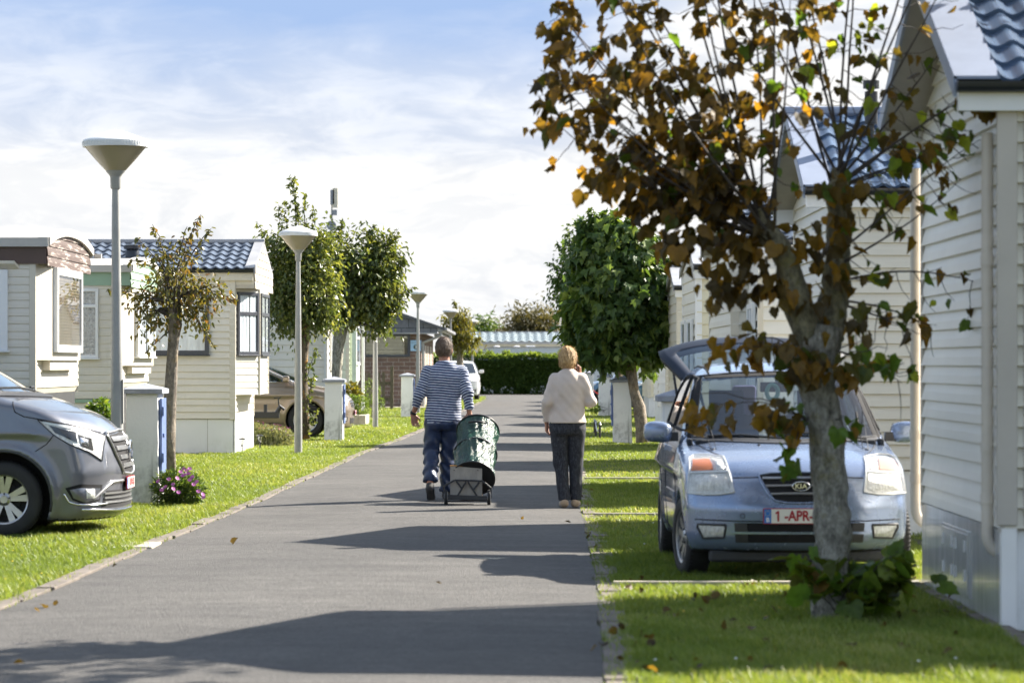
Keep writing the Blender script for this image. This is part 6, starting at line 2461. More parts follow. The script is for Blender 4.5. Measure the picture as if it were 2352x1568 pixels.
ws_g = kia.patch('windshield', M['car_glass'], 'front', [(-0.578, 1.428), (-0.3, 1.448), (0, 1.454), (0.3, 1.448), (0.578, 1.428)], [(-0.70, 0.985), (-0.35, 0.966), (0, 0.96), (0.35, 0.966), (0.70, 0.985)], 30, 14, 0.004, 0.003)
kia.strip('windshield_seal', M['gap'], 'front', ws_poly, 0.011, 0.0, closed=True, dens=8)
for sgn in (-1, 1):
    q_ = [(sgn * 0.592, 1.43), (sgn * 0.552, 1.43)], [(sgn * 0.712, 0.985), (sgn * 0.655, 0.985)]
    kia.patch('windshield_frit', M['gap'], 'front', q_[0], q_[1], 3, 14, 0.0055, 0.012)
# black band with the dotted tint along the top edge
kia.patch('tint_band', M['gap'], 'front', [(-0.58, 1.428), (0, 1.454), (0.58, 1.428)], [(-0.59, 1.408), (0, 1.434), (0.59, 1.408)], 20, 2, 0.006, 0.004)
for sgn, vw in ((-1, 'left'), (1, 'right')):
    kia.patch('side_window', M['car_glass'], vw, side_f[1:3], [side_f[0], side_f[3]], 10, 8, 0.002, 0.003)
    kia.patch('side_window', M['car_glass'], vw, [side_r[1], side_r[2], side_r[3]], [side_r[0], side_r[4]], 10, 8, 0.002, 0.003)
    kia.strip('window_seal', M['gap'], vw, side_f, 0.013, 0.0, closed=True)
    kia.strip('window_seal', M['gap'], vw, side_r, 0.013, 0.0, closed=True)
    kia.strip('door_gap', M['gap'], vw, [(1.16, 1.0), (1.08, 0.8), (1.10, 0.35), (1.16, 0.28), (2.14, 0.27), (2.20, 0.34), (2.20, 1.44)], 0.004)
    kia.strip('door_gap', M['gap'], vw, [(2.20, 0.34), (2.26, 0.28), (2.62, 0.28), (2.72, 0.6), (3.0, 0.75), (3.1, 1.05)], 0.004)
    kia.patch('rub_strip', M['kia_paint'], vw, [(1.14, 0.585), (2.16, 0.585)], [(1.14, 0.545), (2.16, 0.545)], 12, 3, 0.012, 0.02)
    kia.patch('door_handle', M['kia_paint'], vw, [(1.98, 0.90), (2.13, 0.905)], [(1.98, 0.865), (2.13, 0.87)], 6, 3, 0.03, 0.03)
    # headlight unit: housing, clear cover, indicator and lamp bowls
    S = lambda pts: [(sgn * a, b) for a, b in pts]
    top = S([(0.50, 0.855), (0.62, 0.868), (0.70, 0.862), (0.735, 0.84)])
    bot = S([(0.452, 0.622), (0.55, 0.606), (0.66, 0.602), (0.765, 0.612)])
    hl = kia.patch('headlight', M['reflector'], 'front', top, bot, 16, 12, 0.001, 0.03)
    kia.patch('indicator', M['amber'] if sgn < 0 else mat('pale_amber_lens', (0.72, 0.42, 0.33), 0.25), 'front', S([(0.60, 0.845), (0.715, 0.838)]), S([(0.585, 0.775), (0.735, 0.765)]), 8, 5, 0.007, 0.01, hl)
    kia.patch('lamp_bowl', M['reflector'], 'front', S([(0.515, 0.84), (0.585, 0.85)]), S([(0.495, 0.78), (0.57, 0.77)]), 6, 6, 0.006, 0.01, hl, bulge=0.014)
    kia.patch('lamp_bowl', M['reflector'], 'front', S([(0.50, 0.75), (0.73, 0.745)]), S([(0.485, 0.64), (0.74, 0.632)]), 12, 8, 0.006, 0.01, hl, bulge=0.02)
    kia.patch('lamp_divider', M['trim_white'], 'front', S([(0.488, 0.768), (0.745, 0.757)]), S([(0.487, 0.757), (0.746, 0.746)]), 12, 2, 0.010, 0.01, hl)
    kia.patch('lens', M['lens'], 'front', top, bot, 16, 12, 0.018, 0.004, hl)
    kia.strip('headlight_rim', M['trim_white'], 'front', top + bot[::-1], 0.0055, 0.01, hl, closed=True)
    # fog lamps
    fg = kia.patch('fog_lamp', M['reflector'], 'front', S([(0.515, 0.392), (0.70, 0.392)]), S([(0.525, 0.315), (0.66, 0.305)]), 10, 6, 0.002, 0.02, bulge=0.008)
    kia.strip('fog_surround', M['dark_trim'], 'front', S([(0.512, 0.396), (0.70, 0.398), (0.705, 0.375), (0.665, 0.30), (0.525, 0.308)]), 0.008, 0.003, fg, closed=True)
    kia.patch('lens', M['lens'], 'front', S([(0.52, 0.388), (0.69, 0.388)]), S([(0.53, 0.318), (0.655, 0.308)]), 8, 5, 0.014, 0.004, fg)
    # hood shut lines towards the windscreen pillars
    kia.strip('hood_gap', M['gap'], 'front', S([(0.455, 0.715), (0.49, 0.80), (0.60, 0.90), (0.665, 0.945)]) if False else S([(0.50, 0.862), (0.56, 0.885), (0.62, 0.915), (0.665, 0.95)]), 0.004)
    # door mirror
    mr = thing('mirror', None, None, (sgn * 0.80, 1.30, 1.02))
    mr.parent = kia.root
    vv, qq = surface_nets(lambda X, Y, Z: ((np.abs(X / 0.105) ** 3 + np.abs((Y + 0.01 * (X / .1)) / 0.075) ** 2.4 + np.abs((Z + 0.08 * np.maximum(0, -sgn * X)) / 0.078) ** 3) ** (1 / 2.6) - 1) * 0.07, (-0.13, -0.1, -0.11), (0.13, 0.1, 0.11), 0.011)
    vv[:, 0] += sgn * 0.115
    sh_ = link_mesh('mirror_shell', np_mesh('mirror_shell', vv, qq), M['kia_paint'], mr, False)
    b = MB()
    b.obox((sgn * 0.02, -0.005, -0.035), (0.055, 0, 0), (0, 0.035, 0), (0, 0, 0.034))
    b.obox((sgn * 0.115, 0.066, 0.0), (0.085, 0, 0), (0, 0.004, 0), (0, 0, 0.06))
    b.build('mirror_base', M['dark_trim'], mr, world=False, bev=0.012)
    # bright chrome-like pillar edge line
    kia.strip('pillar_trim', M['dark_trim'], 'front', S([(0.605, 1.43), (0.66, 1.22), (0.72, 1.0)]), 0.005, 0.003)
    # roof gutter rail
    kia.strip('roof_rail', M['dark_trim'], 'top', [(sgn * 0.50, 1.80), (sgn * 0.515, 2.4), (sgn * 0.51, 3.2)], 0.009, 0.004, dens=10)
    for (yy, rr, ar) in kia_spec['wheels']:
        kia.wheel(sgn * 0.708, yy, rr, 0.175, 'hubcap', 0.19, R(9) if yy < 1 else 0)
# bonnet edge, bumper seams
kia.strip('bonnet_gap', M['gap'], 'front', [(-0.46, 0.722), (-0.27, 0.728), (0, 0.755), (0.27, 0.728), (0.46, 0.722)], 0.0045, 0.0)
kia.strip('bumper_gap', M['gap'], 'front', [(-0.72, 0.432), (-0.45, 0.425), (0, 0.422), (0.45, 0.425), (0.72, 0.432)], 0.0045, 0.0)
gr = kia.patch('grille', M['gap'], 'front', [(-0.272, 0.738), (-0.2, 0.752), (0, 0.758), (0.2, 0.752), (0.272, 0.738)], [(-0.175, 0.575), (-0.1, 0.560), (0, 0.556), (0.1, 0.560), (0.175, 0.575)], 20, 8, 0.002, 0.02)
for (z, hw_) in ((0.718, 0.255), (0.667, 0.235), (0.612, 0.20)):
    kia.patch('grille_bar', M['alloy'], 'front', [(-hw_, z + .006), (0, z + .009), (hw_, z + .006)], [(-hw_ + .004, z - .006), (0, z - .003), (hw_ - .004, z - .006)], 20, 3, 0.013, 0.012, gr)
kia.strip('grille_rim', M['kia_paint'], 'front', [(-0.278, 0.742), (-0.2, 0.756), (0, 0.762), (0.2, 0.756), (0.278, 0.742), (0.265, 0.69), (0.22, 0.61), (0.175, 0.568), (0.1, 0.553), (0, 0.549), (-0.1, 0.553), (-0.175, 0.568), (-0.22, 0.61), (-0.265, 0.69)], 0.008, 0.003, gr, closed=True)
# oval emblem with three raised letters
loc, nn_ = kia.ray('front', 0.01, 0.667)
em = MB()
cxs = []
for k in range(28):
    a_ = 2 * math.pi * k / 28
    cxs.append((0.01 + 0.060 * math.cos(a_), loc.y - 0.020 + 0.0, 0.667 + 0.031 * math.sin(a_)))
em.prism(cxs, (0, 0.012, 0))
emb = em.build('emblem', M['gap'], kia.root, world=False, fix=True)
em = MB()
em.tube([(x, y - 0.002, z) for x, y, z in cxs] + [(cxs[0][0], cxs[0][1] - .002, cxs[0][2])], 0.0045, 6)
em.build('emblem_rim', M['chrome'], emb, world=False, smooth='all')
text_obj('emblem_letters', 'KIA', 0.048, (0.01, loc.y - 0.024, 0.667), RZ, M['chrome'], emb, ext=0.002, world=False, bold=0.001, sx=1.15)
# lower intake
it = kia.patch('lower_intake', M['gap'], 'front', [(-0.45, 0.412), (0.45, 0.412)], [(-0.44, 0.275), (0.44, 0.275)], 20, 6, 0.002, 0.02)
kia.patch('intake_bar', M['kia_paint'], 'front', [(-0.475, 0.352), (0.475, 0.352)], [(-0.475, 0.336), (0.475, 0.336)], 20, 3, 0.012, 0.012, it)
kia.patch('intake_cheek', M['dark_trim'], 'front', [(-0.455, 0.41), (-0.37, 0.41)], [(-0.445, 0.278), (-0.36, 0.278)], 4, 4, 0.006, 0.01, it)
kia.patch('intake_cheek', M['dark_trim'], 'front', [(0.37, 0.41), (0.455, 0.41)], [(0.36, 0.278), (0.445, 0.278)], 4, 4, 0.006, 0.01, it)
number_plate(kia, 0.0, kia.ray('front', 0, 0.46)[0].y - 0.016, 0.462, '1-APR-472')
b = MB()
b.lathe([(0.017, 0), (0.019, -0.004), (0.014, -0.006)], (-0.40, kia.ray('front', -0.40, 0.47)[0].y, 0.462), 16, 'y', caps=False)
b.build('tow_eye_cover', M['dark_trim'], kia.root, world=False)
b = MB()
b.box(-0.62, 0.62, 0.16, 0.3, 0.13, 0.215)
b.build('under_tray', M['dark_trim'], kia.root, world=False, bev=0.02)
# cowl, wipers, washer jet, aerial
kia.patch('cowl', M['dark_trim'], 'front', [(-0.68, 0.992), (0, 0.966), (0.68, 0.992)], [(-0.68, 0.962), (0, 0.942), (0.68, 0.962)], 24, 2, 0.008, 0.01)
b = MB()
for (x0, x1, z1) in ((-0.32, 0.05, 0.985), (0.18, 0.60, 1.0)):
    p0 = kia.ray('front', x1, 0.975)[0] + Vector((0, -0.03, 0))
    p1 = kia.ray('front', x0, z1 + 0.01)[0] + Vector((0, -0.02, 0.01))
    b.tube([p0, p1], 0.008, 6)
    p2 = kia.ray('front', x0 - 0.25, z1 - 0.0)[0] + Vector((0, -0.015, 0.012))
    b.tube([p1 + (p0 - p1) * 0.5, p1, p2], 0.009, 6)
b.build('wiper', M['black_plastic'], kia.root, world=False)
b = MB()
p = kia.ray('top', 0.02, 1.98)[0]
b.lathe([(0.022, 0), (0.014, 0.02), (0.006, 0.035)], p, 10)
b.tube([p + Vector((0, 0, 0.02)), p + Vector((-0.03, -0.05, 0.22))], 0.003, 5)
b.build('aerial', M['black_plastic'], kia.root, world=False)
b = MB()
p = kia.ray('top', -0.22, 0.72)[0]
b.lathe([(0.012, 0), (0.010, 0.008), (0, 0.01)], p, 10)
b.build('washer_jet', M['black_plastic'], kia.root, world=False)
# cabin
cb_ = MB()
cb_.box(-0.66, 0.66, 0.9, 3.35, 0.22, 0.30)
cb_.box(-0.66, 0.66, 0.95, 1.35, 0.5, 0.97)
cb_.box(-0.72, -0.68, 0.95, 3.3, 0.3, 0.98)
cb_.box(0.68, 0.72, 0.95, 3.3, 0.3, 0.98)
cb_.build('cabin_lining', M['cabin'], kia.root, world=False, bev=0.03)
for (sx_, yy, rr) in ((-0.34, 1.95, 0), (0.34, 1.95, 0), (-0.34, 2.85, 1), (0.34, 2.85, 1)):
    b = MB()
    b.box(sx_ - 0.25, sx_ + 0.25, yy - 0.35, yy + 0.05, 0.30, 0.50)
    b.obox((sx_, yy + 0.1, 0.80), (0.245, 0, 0), (0, 0.055, 0.0), (0, 0.06, 0.33))
    if not rr:
        b.obox((sx_, yy + 0.17, 1.22), (0.13, 0, 0), (0, 0.045, 0), (0, 0.015, 0.10))
        b.obox((sx_, yy + 0.16, 1.13), (0.05, 0, 0), (0, 0.01, 0), (0, 0.0, 0.06))
    b.build('seat', M['cabin'], kia.root, world=False, bev=0.045)
b = MB()
pts = [(0.34 + 0.18 * math.cos(a_), 1.42 + 0.06 * math.sin(a_), 0.98 + 0.17 * math.sin(a_)) for a_ in [2 * math.pi * k / 24 for k in range(25)]]
b.tube(pts, 0.014, 8)
b.bar((0.17, 1.42, 0.98), (0.51, 1.42, 0.98), 0.03, 0.03)
b.build('steering_wheel', M['black_plastic'], kia.root, world=False, smooth='all')
b = MB()
b.box(-0.12, 0.12, 1.68, 1.71, 1.31, 1.385)
b.box(-0.01, 0.01, 1.66, 1.69, 1.385, 1.44)
b.build('rear_view_mirror', M['black_plastic'], kia.root, world=False, bev=0.012)
b = MB()
pts = [(-0.03 + 0.042 * math.cos(a_), 1.665, 1.31 + 0.055 * math.sin(a_)) for a_ in [2 * math.pi * k / 20 for k in range(21)]]
b.tube(pts, 0.018, 6)
b.build('hanging_tag', mat('mint_tag', (0.25, 0.5, 0.38), 0.5), kia.root, world=False)
b = MB()
b.obox((-0.12, 3.25, 1.05), (0.10, 0, 0), (0, 0.03, 0), (0.02, 0, 0.30))
tag_ = b.build('bag', mat('lilac_bag', (0.45, 0.33, 0.55), 0.7), kia.root, world=False, bev=0.03)
M['navy_trim'] = mat('navy_tailgate_trim', (0.015, 0.022, 0.04), 0.5, spec=0.25)
# raised tailgate: hinge at the rear of the roof, swung up past level
tg = thing('tailgate', None, None, (0, 3.22, 1.50))
tg.parent = kia.root
nu, nv = 26, 18
gv = []
ang = R(13)
for j in range(nv + 1):
    v_ = j / nv
    s_ = v_ * 0.86                                  # along the panel from the hinge
    prof_h = 0.10 * math.sin(v_ * math.pi * 0.55) ** 1.3 - 0.22 * max(0, v_ - 0.72) ** 1.2
    hw_ = 0.60 + 0.16 * min(1, v_ * 1.6) - 0.12 * max(0, v_ - 0.8) / 0.2
    for i in range(nu + 1):
        u = -1 + 2 * i / nu
        x = u * hw_
        hgt = prof_h - 0.10 * abs(u) ** 3
        yy = s_ - 0.08 * abs(u) ** 2.5 * (1 if v_ > .5 else v_ * 2)
        gv.append((x, yy * math.cos(ang) - hgt * math.sin(ang) * 0.6, yy * math.sin(ang) + hgt))
faces_body, faces_glass = [], []
for j in range(nv):
    for i in range(nu):
        k = j * (nu + 1) + i
        f = (k, k + 1, k + nu + 2, k + nu + 1)
        vv_ = (j + .5) / nv
        uu_ = -1 + 2 * (i + .5) / nu
        if 0.08 < vv_ < 0.56 and abs(uu_) < 0.86: faces_glass.append(f)
        else: faces_body.append(f)
b = MB()
b.add(gv, faces_body)
b.mi = [0 if (i // nu) >= 0 and (b.v[f[0]][1] > 0.70 or abs(b.v[f[0]][0]) > 0.9) else 2 for i, f in enumerate(b.f)]
tp = b.build('panel', [M['kia_paint'], M['liner'], M['navy_trim']], tg, world=False, smooth='all')
so_ = tp.modifiers.new('shell', 'SOLIDIFY')
so_.thickness = 0.05
so_.offset = -1
so_.material_offset = 1
so_.material_offset_rim = 1
b = MB()
b.add(gv, faces_glass)
b.build('rear_screen', M['car_glass'], tg, world=False, smooth='all')
for sgn in (-1, 1):
    b = MB()
    b.tube([(sgn * 0.60, 0.17, -0.45), (sgn * 0.66, 0.30, 0.0)], [0.012, 0.009], 8)
    b.build('strut', M['black_plastic'], tg, world=False)
kia.place(2.01, 20.95, R(0.7))

# ================================================================ grey van on the left, nose to the lane
van_spec = dict(L=4.9, W=1.93, H=1.90, h=0.03, zb=0.14, pc=0.34, pe=2.6, hc=0.10, belt=1.15, wbl=0.92, wr=0.74, rc=0.04, wc=0.22,
                hood=[(-0.2, 0.86), (0.0, 0.86), (0.06, 0.90), (0.155, 0.99), (0.25, 1.053), (0.44, 1.13), (0.63, 1.20), (0.82, 1.26), (1.0, 1.30), (1.3, 1.3), (5.2, 1.3)],
                nose=[(0.05, 0.14), (0.13, 0.10), (0.21, 0.03), (0.26, 0.02), (0.33, 0.035), (0.45, 0.03), (0.56, 0.012), (0.65, 0.03), (0.75, 0.05), (0.88, 0.085), (1.1, 0.28)],
                tail=[(0.1, 4.8), (0.5, 4.9), (1.2, 4.86)],
                wz=[(0.05, 0.90), (0.2, 0.94), (0.45, 0.965), (0.8, 0.965), (1.1, 0.95), (1.3, 0.92)],
                roof=[(0.8, 1.55), (1.7, 1.82), (2.0, 1.87), (2.6, 1.90), (4.2, 1.90), (4.9, 1.86)],
                ws=((0.86, 1.22), (1.75, 1.84)), rs=((4.84, 1.2), (4.70, 1.86)),
                wheels=[(1.00, 0.335, 0.415), (4.1, 0.335, 0.40)], flare=0.03, kf=0.08)
van = Car('grey_van', 'dark metallic grey passenger van, its nose entering from the left edge', van_spec, cat='van')
M['van_paint'] = paint('dark_grey_metallic_paint', (0.15, 0.16, 0.19), 0.6, 0.33)
van.body(M['van_paint'])
van.patch('windshield', M['dark_glass'], 'front', [(-0.66, 1.80), (0, 1.84), (0.66, 1.80)], [(-0.82, 1.27), (0, 1.25), (0.82, 1.27)], 24, 12, 0.004, 0.006)
for sgn, vw in ((-1, 'left'), (1, 'right')):
    S = lambda pts: [(sgn * a, b) for a, b in pts]
    # headlight seen from the side: split at the nose in patches cast sideways
    htop = [(0.70, 1.03), (0.45, 0.985), (0.28, 0.94), (0.165, 0.885)]
    hbot = [(0.56, 0.90), (0.43, 0.82), (0.27, 0.745), (0.175, 0.665)]
    hl = van.patch('headlight', M['reflector'], vw, htop, hbot, 16, 10, 0.002, 0.02)
    van.patch('lamp_bezel', M['gap'], vw, [(0.60, 0.985), (0.38, 0.92)], [(0.55, 0.92), (0.36, 0.83)], 8, 5, 0.005, 0.004, hl)
    van.patch('lamp_bezel', M['gap'], vw, [(0.36, 0.90), (0.26, 0.865)], [(0.33, 0.80), (0.24, 0.755)], 8, 5, 0.005, 0.004, hl)
    van.patch('lamp_bowl', M['chrome'], vw, [(0.345, 0.875), (0.285, 0.855)], [(0.335, 0.815), (0.275, 0.79)], 6, 5, 0.008, 0.004, hl, bulge=0.012)
    van.patch('running_light', M['lampcap'], vw, [(0.66, 1.018), (0.45, 0.978), (0.28, 0.932)], [(0.64, 1.0), (0.44, 0.955), (0.275, 0.91)], 16, 2, 0.008, 0.004, hl)
    van.patch('lens', M['lens'], vw, htop, hbot, 16, 10, 0.014, 0.004, hl)
    van.strip('headlight_gap', M['gap'], vw, htop + hbot[::-1], 0.005, 0.006, hl, closed=True)
    van.strip('hood_gap', M['gap'], vw, [(0.93, 1.19), (0.90, 1.10), (0.82, 1.06), (0.70, 1.04), (0.45, 0.995), (0.20, 0.915)], 0.005)
    van.strip('bumper_gap', M['gap'], vw, [(0.56, 0.90), (0.62, 0.82), (0.72, 0.755)], 0.004)
    van.strip('door_gap', M['gap'], vw, [(1.35, 1.2), (1.42, 0.8), (1.45, 0.25)], 0.005)
    van.patch('side_window', M['dark_glass'], vw, [(1.75, 1.74), (2.5, 1.78)], [(1.2, 1.28), (2.5, 1.27)], 12, 8, 0.003, 0.004)
    van.patch('side_window', M['dark_glass'], vw, [(2.6, 1.78), (4.6, 1.76)], [(2.6, 1.27), (4.65, 1.28)], 12, 8, 0.003, 0.004)
    # wheel arch lip
    lip = [(1.0 + 0.425 * math.cos(a_), 0.335 + 0.425 * math.sin(a_)) for a_ in [math.pi * (1.08) - math.pi * 1.16 * q / 20 for q in range(21)]]
    van.strip('arch_lip', M['dark_trim'], vw, lip, 0.012, 0.002, dens=2)
    # fog lamp pocket
    fpk = van.patch('fog_lamp', M['gap'], vw, [(0.46, 0.435), (0.33, 0.47), (0.17, 0.455)], [(0.40, 0.33), (0.30, 0.29), (0.19, 0.31)], 12, 6, 0.003, 0.012)
    van.patch('fog_panel', M['van_paint'], vw, [(0.42, 0.42), (0.33, 0.435), (0.19, 0.425)], [(0.39, 0.345), (0.30, 0.305), (0.20, 0.33)], 12, 6, 0.010, 0.012, fpk, bulge=0.012)
    van.patch('fog_lens', M['reflector'], vw, [(0.30, 0.42), (0.24, 0.425)], [(0.295, 0.34), (0.235, 0.34)], 6, 6, 0.024, 0.01, fpk, bulge=0.012)
    van.strip('fog_chrome', M['chrome'], vw, [(0.47, 0.385), (0.43, 0.315), (0.36, 0.29), (0.24, 0.282), (0.14, 0.285)], 0.009, 0.01, fpk)
    mr = MB()
    mr.obox((sgn * 1.06, 1.42, 1.36), (0.11, 0, 0), (0, 0.07, 0), (0, 0, 0.10))
    mr.obox((sgn * 0.95, 1.42, 1.30), (0.06, 0, 0), (0, 0.03, 0), (0, 0, 0.03))
    mr.build('mirror', M['van_paint'], van.root, world=False, bev=0.04)
    for (yy, rr, ar) in van_spec['wheels']:
        van.wheel(sgn * 0.855, yy, rr, 0.21, 'ten', 0.218)
gr = van.patch('grille', M['gap'], 'front', [(-0.50, 0.885), (0, 0.905), (0.50, 0.885)], [(-0.30, 0.565), (0, 0.545), (0.30, 0.565)], 20, 10, 0.004, 0.02)
for (z, hw_) in ((0.845, 0.48), (0.765, 0.43), (0.685, 0.38), (0.61, 0.335)):
    van.patch('grille_bar', M['alloy'], 'front', [(-hw_, z + .020), (0, z + .024), (hw_, z + .020)], [(-hw_ + .02, z - .018), (0, z - .014), (hw_ - .02, z - .018)], 20, 3, 0.024, 0.02, gr)
van.strip('grille_rim', M['alloy'], 'front', [(-0.53, 0.90), (0, 0.92), (0.53, 0.90), (0.45, 0.72), (0.33, 0.55), (0, 0.53), (-0.33, 0.55), (-0.45, 0.72)], 0.014, 0.01, gr, closed=True)
l0 = van.ray('front', 0, 0.74)[0]
b = MB()
b.lathe([(0.098, 0.0), (0.105, -0.012), (0.092, -0.02)], (0, l0.y - 0.03, 0.735), 32, 'y', caps=False)
b.lathe([(0.0, -0.02), (0.02, -0.018), (0.03, 0)], (0, l0.y - 0.03, 0.735), 12, 'y', caps=False)
for k in range(3):
    a_ = math.pi / 2 + k * 2 * math.pi / 3
    b.bar((0, l0.y - 0.042, 0.735), (0.094 * math.cos(a_), l0.y - 0.042, 0.735 + 0.094 * math.sin(a_)), 0.016, 0.012)
b.build('emblem', M['chrome'], gr, world=False, smooth=True)
it = van.patch('lower_intake', M['gap'], 'front', [(-0.62, 0.40), (0, 0.40), (0.62, 0.40)], [(-0.72, 0.25), (0, 0.25), (0.72, 0.25)], 20, 6, 0.003, 0.02)
for z in (0.375, 0.335, 0.295):
    van.patch('intake_bar', M['alloy'], 'front', [(-0.66, z + .008), (0.66, z + .008)], [(-0.66, z - .008), (0.66, z - .008)], 20, 2, 0.014, 0.014, it)
van.strip('bumper_chrome', M['chrome'], 'front', [(-0.9, 0.245), (-0.5, 0.225), (0, 0.22), (0.5, 0.225), (0.9, 0.245)], 0.012, 0.006)
van.strip('bumper_chrome', M['alloy'], 'front', [(-0.80, 0.33), (-0.66, 0.42), (-0.55, 0.475), (-0.3, 0.48)], 0.014, 0.006)
van.strip('bumper_chrome', M['alloy'], 'front', [(0.80, 0.33), (0.66, 0.42), (0.55, 0.475), (0.3, 0.48)], 0.014, 0.006)
number_plate(van, 0, van.ray('front', 0, 0.45)[0].y - 0.02, 0.452, '1-PUP-683')
van.patch('cowl', M['dark_trim'], 'front', [(-0.84, 1.275), (0, 1.255), (0.84, 1.275)], [(-0.84, 1.235), (0, 1.215), (0.84, 1.235)], 20, 3, 0.012, 0.01)
b = MB()
for (x0, x1) in ((0.75, 0.1), (-0.1, -0.75)):
    p0 = van.ray('front', x0, 1.27)[0] + Vector((0, -0.04, 0.01))
    p1 = van.ray('front', x1, 1.30)[0] + Vector((0, -0.035, 0.01))
    b.tube([p0, (p0 + p1) / 2 + Vector((0, -0.03, 0.015)), p1], 0.011, 6)
b.build('wiper', M['black_plastic'], van.root, world=False)
van.place(-3.455, 27.27, R(90))


# ================================================================ other parked cars
def simple_car(name, label, spec, paint_, X, Y, rot, style='five', group=None, cat='car', plate=None, rimr=0.22, hl=None):
    c = Car(name, label, spec, group, cat)
    c.body(paint_)
    (wb, wt) = spec['ws']
    bw, tw = spec['wbl'] - 0.08, spec['wr'] - 0.04
    c.patch('windshield', M['dark_glass'], 'front', [(-tw, wt[1] - 0.05), (0, wt[1] - 0.02), (tw, wt[1] - 0.05)], [(-bw, wb[1] + 0.05), (0, wb[1] + 0.03), (bw, wb[1] + 0.05)], 16, 8, 0.004, 0.006)
    bl, H = spec['belt'] + 0.05, spec['H'] - 0.13
    y1 = spec['L'] - 0.75
    for sgn, vw in ((-1, 'left'), (1, 'right')):
        ya, yb_ = wb[0] + 0.30, wt[0] + 0.12
        ym = (yb_ + y1) / 2
        c.patch('side_window', M['dark_glass'], vw, [(yb_, H), (ym - 0.04, H + .01)], [(ya, bl), (ym - 0.04, bl)], 10, 6, 0.003, 0.004)
        c.patch('side_window', M['dark_glass'], vw, [(ym + 0.04, H + .01), (y1 - 0.15, H - .01)], [(ym + 0.04, bl), (y1 + 0.05, bl)], 10, 6, 0.003, 0.004)
        c.strip('window_trim', M['chrome'] if spec.get('bright') else M['gap'], vw, [(ya, bl), (yb_, H), (y1 - 0.15, H), (y1 + .05, bl)], 0.012, 0.003, closed=True)
        c.strip('door_gap', M['gap'], vw, [(ya, bl - 0.02), (ya - 0.04, 0.7), (ya + 0.02, 0.3), (ym, 0.28), (ym, bl)], 0.006)
        c.strip('door_gap', M['gap'], vw, [(ym, 0.28), (y1 - 0.2, 0.32), (y1 - 0.05, 0.7), (y1, bl)], 0.006)
        S = lambda pts: [(sgn * a, b) for a, b in pts]
        hw_ = spec['W'] / 2
        z0, z1 = hl or (0.66, 0.80)
        lamp = c.patch('headlight', M['reflector'], 'front', S([(hw_ - 0.36, z1), (hw_ - 0.06, z1 + 0.04)]), S([(hw_ - 0.33, z0), (hw_ - 0.05, z0 + 0.03)]), 8, 6, 0.005, 0.02)
        c.patch('headlight_side', M['reflector'], vw, [(0.20 + spec['pc'], z1 + 0.06), (spec['pc'] * 0.5, z1)], [(0.15 + spec['pc'], z1 + .01), (spec['pc'] * .5, z0)], 8, 6, 0.005, 0.02, lamp)
        fg = c.patch('fog_lamp', M['gap'], 'front', S([(hw_ - 0.33, 0.42), (hw_ - 0.12, 0.44)]), S([(hw_ - 0.31, 0.33), (hw_ - 0.14, 0.33)]), 6, 4, 0.005, 0.01)
        c.patch('lens', M['reflector'], 'front', S([(hw_ - 0.27, 0.41), (hw_ - 0.19, 0.42)]), S([(hw_ - 0.27, 0.35), (hw_ - 0.19, 0.35)]), 4, 4, 0.012, 0.01, fg)
        mr = MB()
        mr.obox((sgn * (hw_ + 0.10), wb[0] + 0.45, bl + 0.06), (0.10, 0, 0), (0, 0.07, 0), (0, 0, 0.07))
        mr.build('mirror', paint_, c.root, world=False, bev=0.04)
        hd = MB()
        for yy in (ym - 0.22, y1 - 0.3):
            loc, n_ = c.ray(vw, yy, bl - 0.12)
            hd.obox(loc + n_ * 0.012, (0.012, 0, 0), (0, 0.10, 0), (0, 0, 0.014))
        hd.build('door_handle', paint_, c.root, world=False, bev=0.008)
        for (yy, rr, ar) in spec['wheels']:
            c.wheel(sgn * (hw_ - 0.11), yy, rr, 0.2, style, rimr)
    gr_ = c.patch('grille', M['gap'], 'front', [(-0.42, 0.76), (0, 0.78), (0.42, 0.76)], [(-0.38, 0.62), (0, 0.61), (0.38, 0.62)], 14, 5, 0.004, 0.01)
    for z in (0.73, 0.67):
        c.patch('grille_bar', M['chrome'], 'front', [(-0.40, z + .012), (0.40, z + .012)], [(-0.40, z - .012), (0.40, z - .012)], 14, 2, 0.012, 0.01, gr_)
    c.patch('lower_intake', M['gap'], 'front', [(-0.5, 0.40), (0.5, 0.40)], [(-0.45, 0.28), (0.45, 0.28)], 14, 4, 0.004, 0.01)
    c.strip('bonnet_gap', M['gap'], 'front', [(-hw_ + 0.35, 0.80), (0, 0.83), (hw_ - 0.35, 0.80)], 0.005)
    if plate:
        number_plate(c, 0, c.ray('front', 0, 0.5)[0].y - 0.02, 0.50, plate)
    b = MB()
    p0 = c.ray('front', 0.5, wb[1] + 0.07)[0] + Vector((0, -0.02, 0.0))
    p1 = c.ray('front', -0.1, wb[1] + 0.06)[0] + Vector((0, -0.02, 0.0))
    b.tube([p0, p1], 0.012, 5)
    b.build('wiper', M['black_plastic'], c.root, world=False)
    c.place(X, Y, rot)
    return c


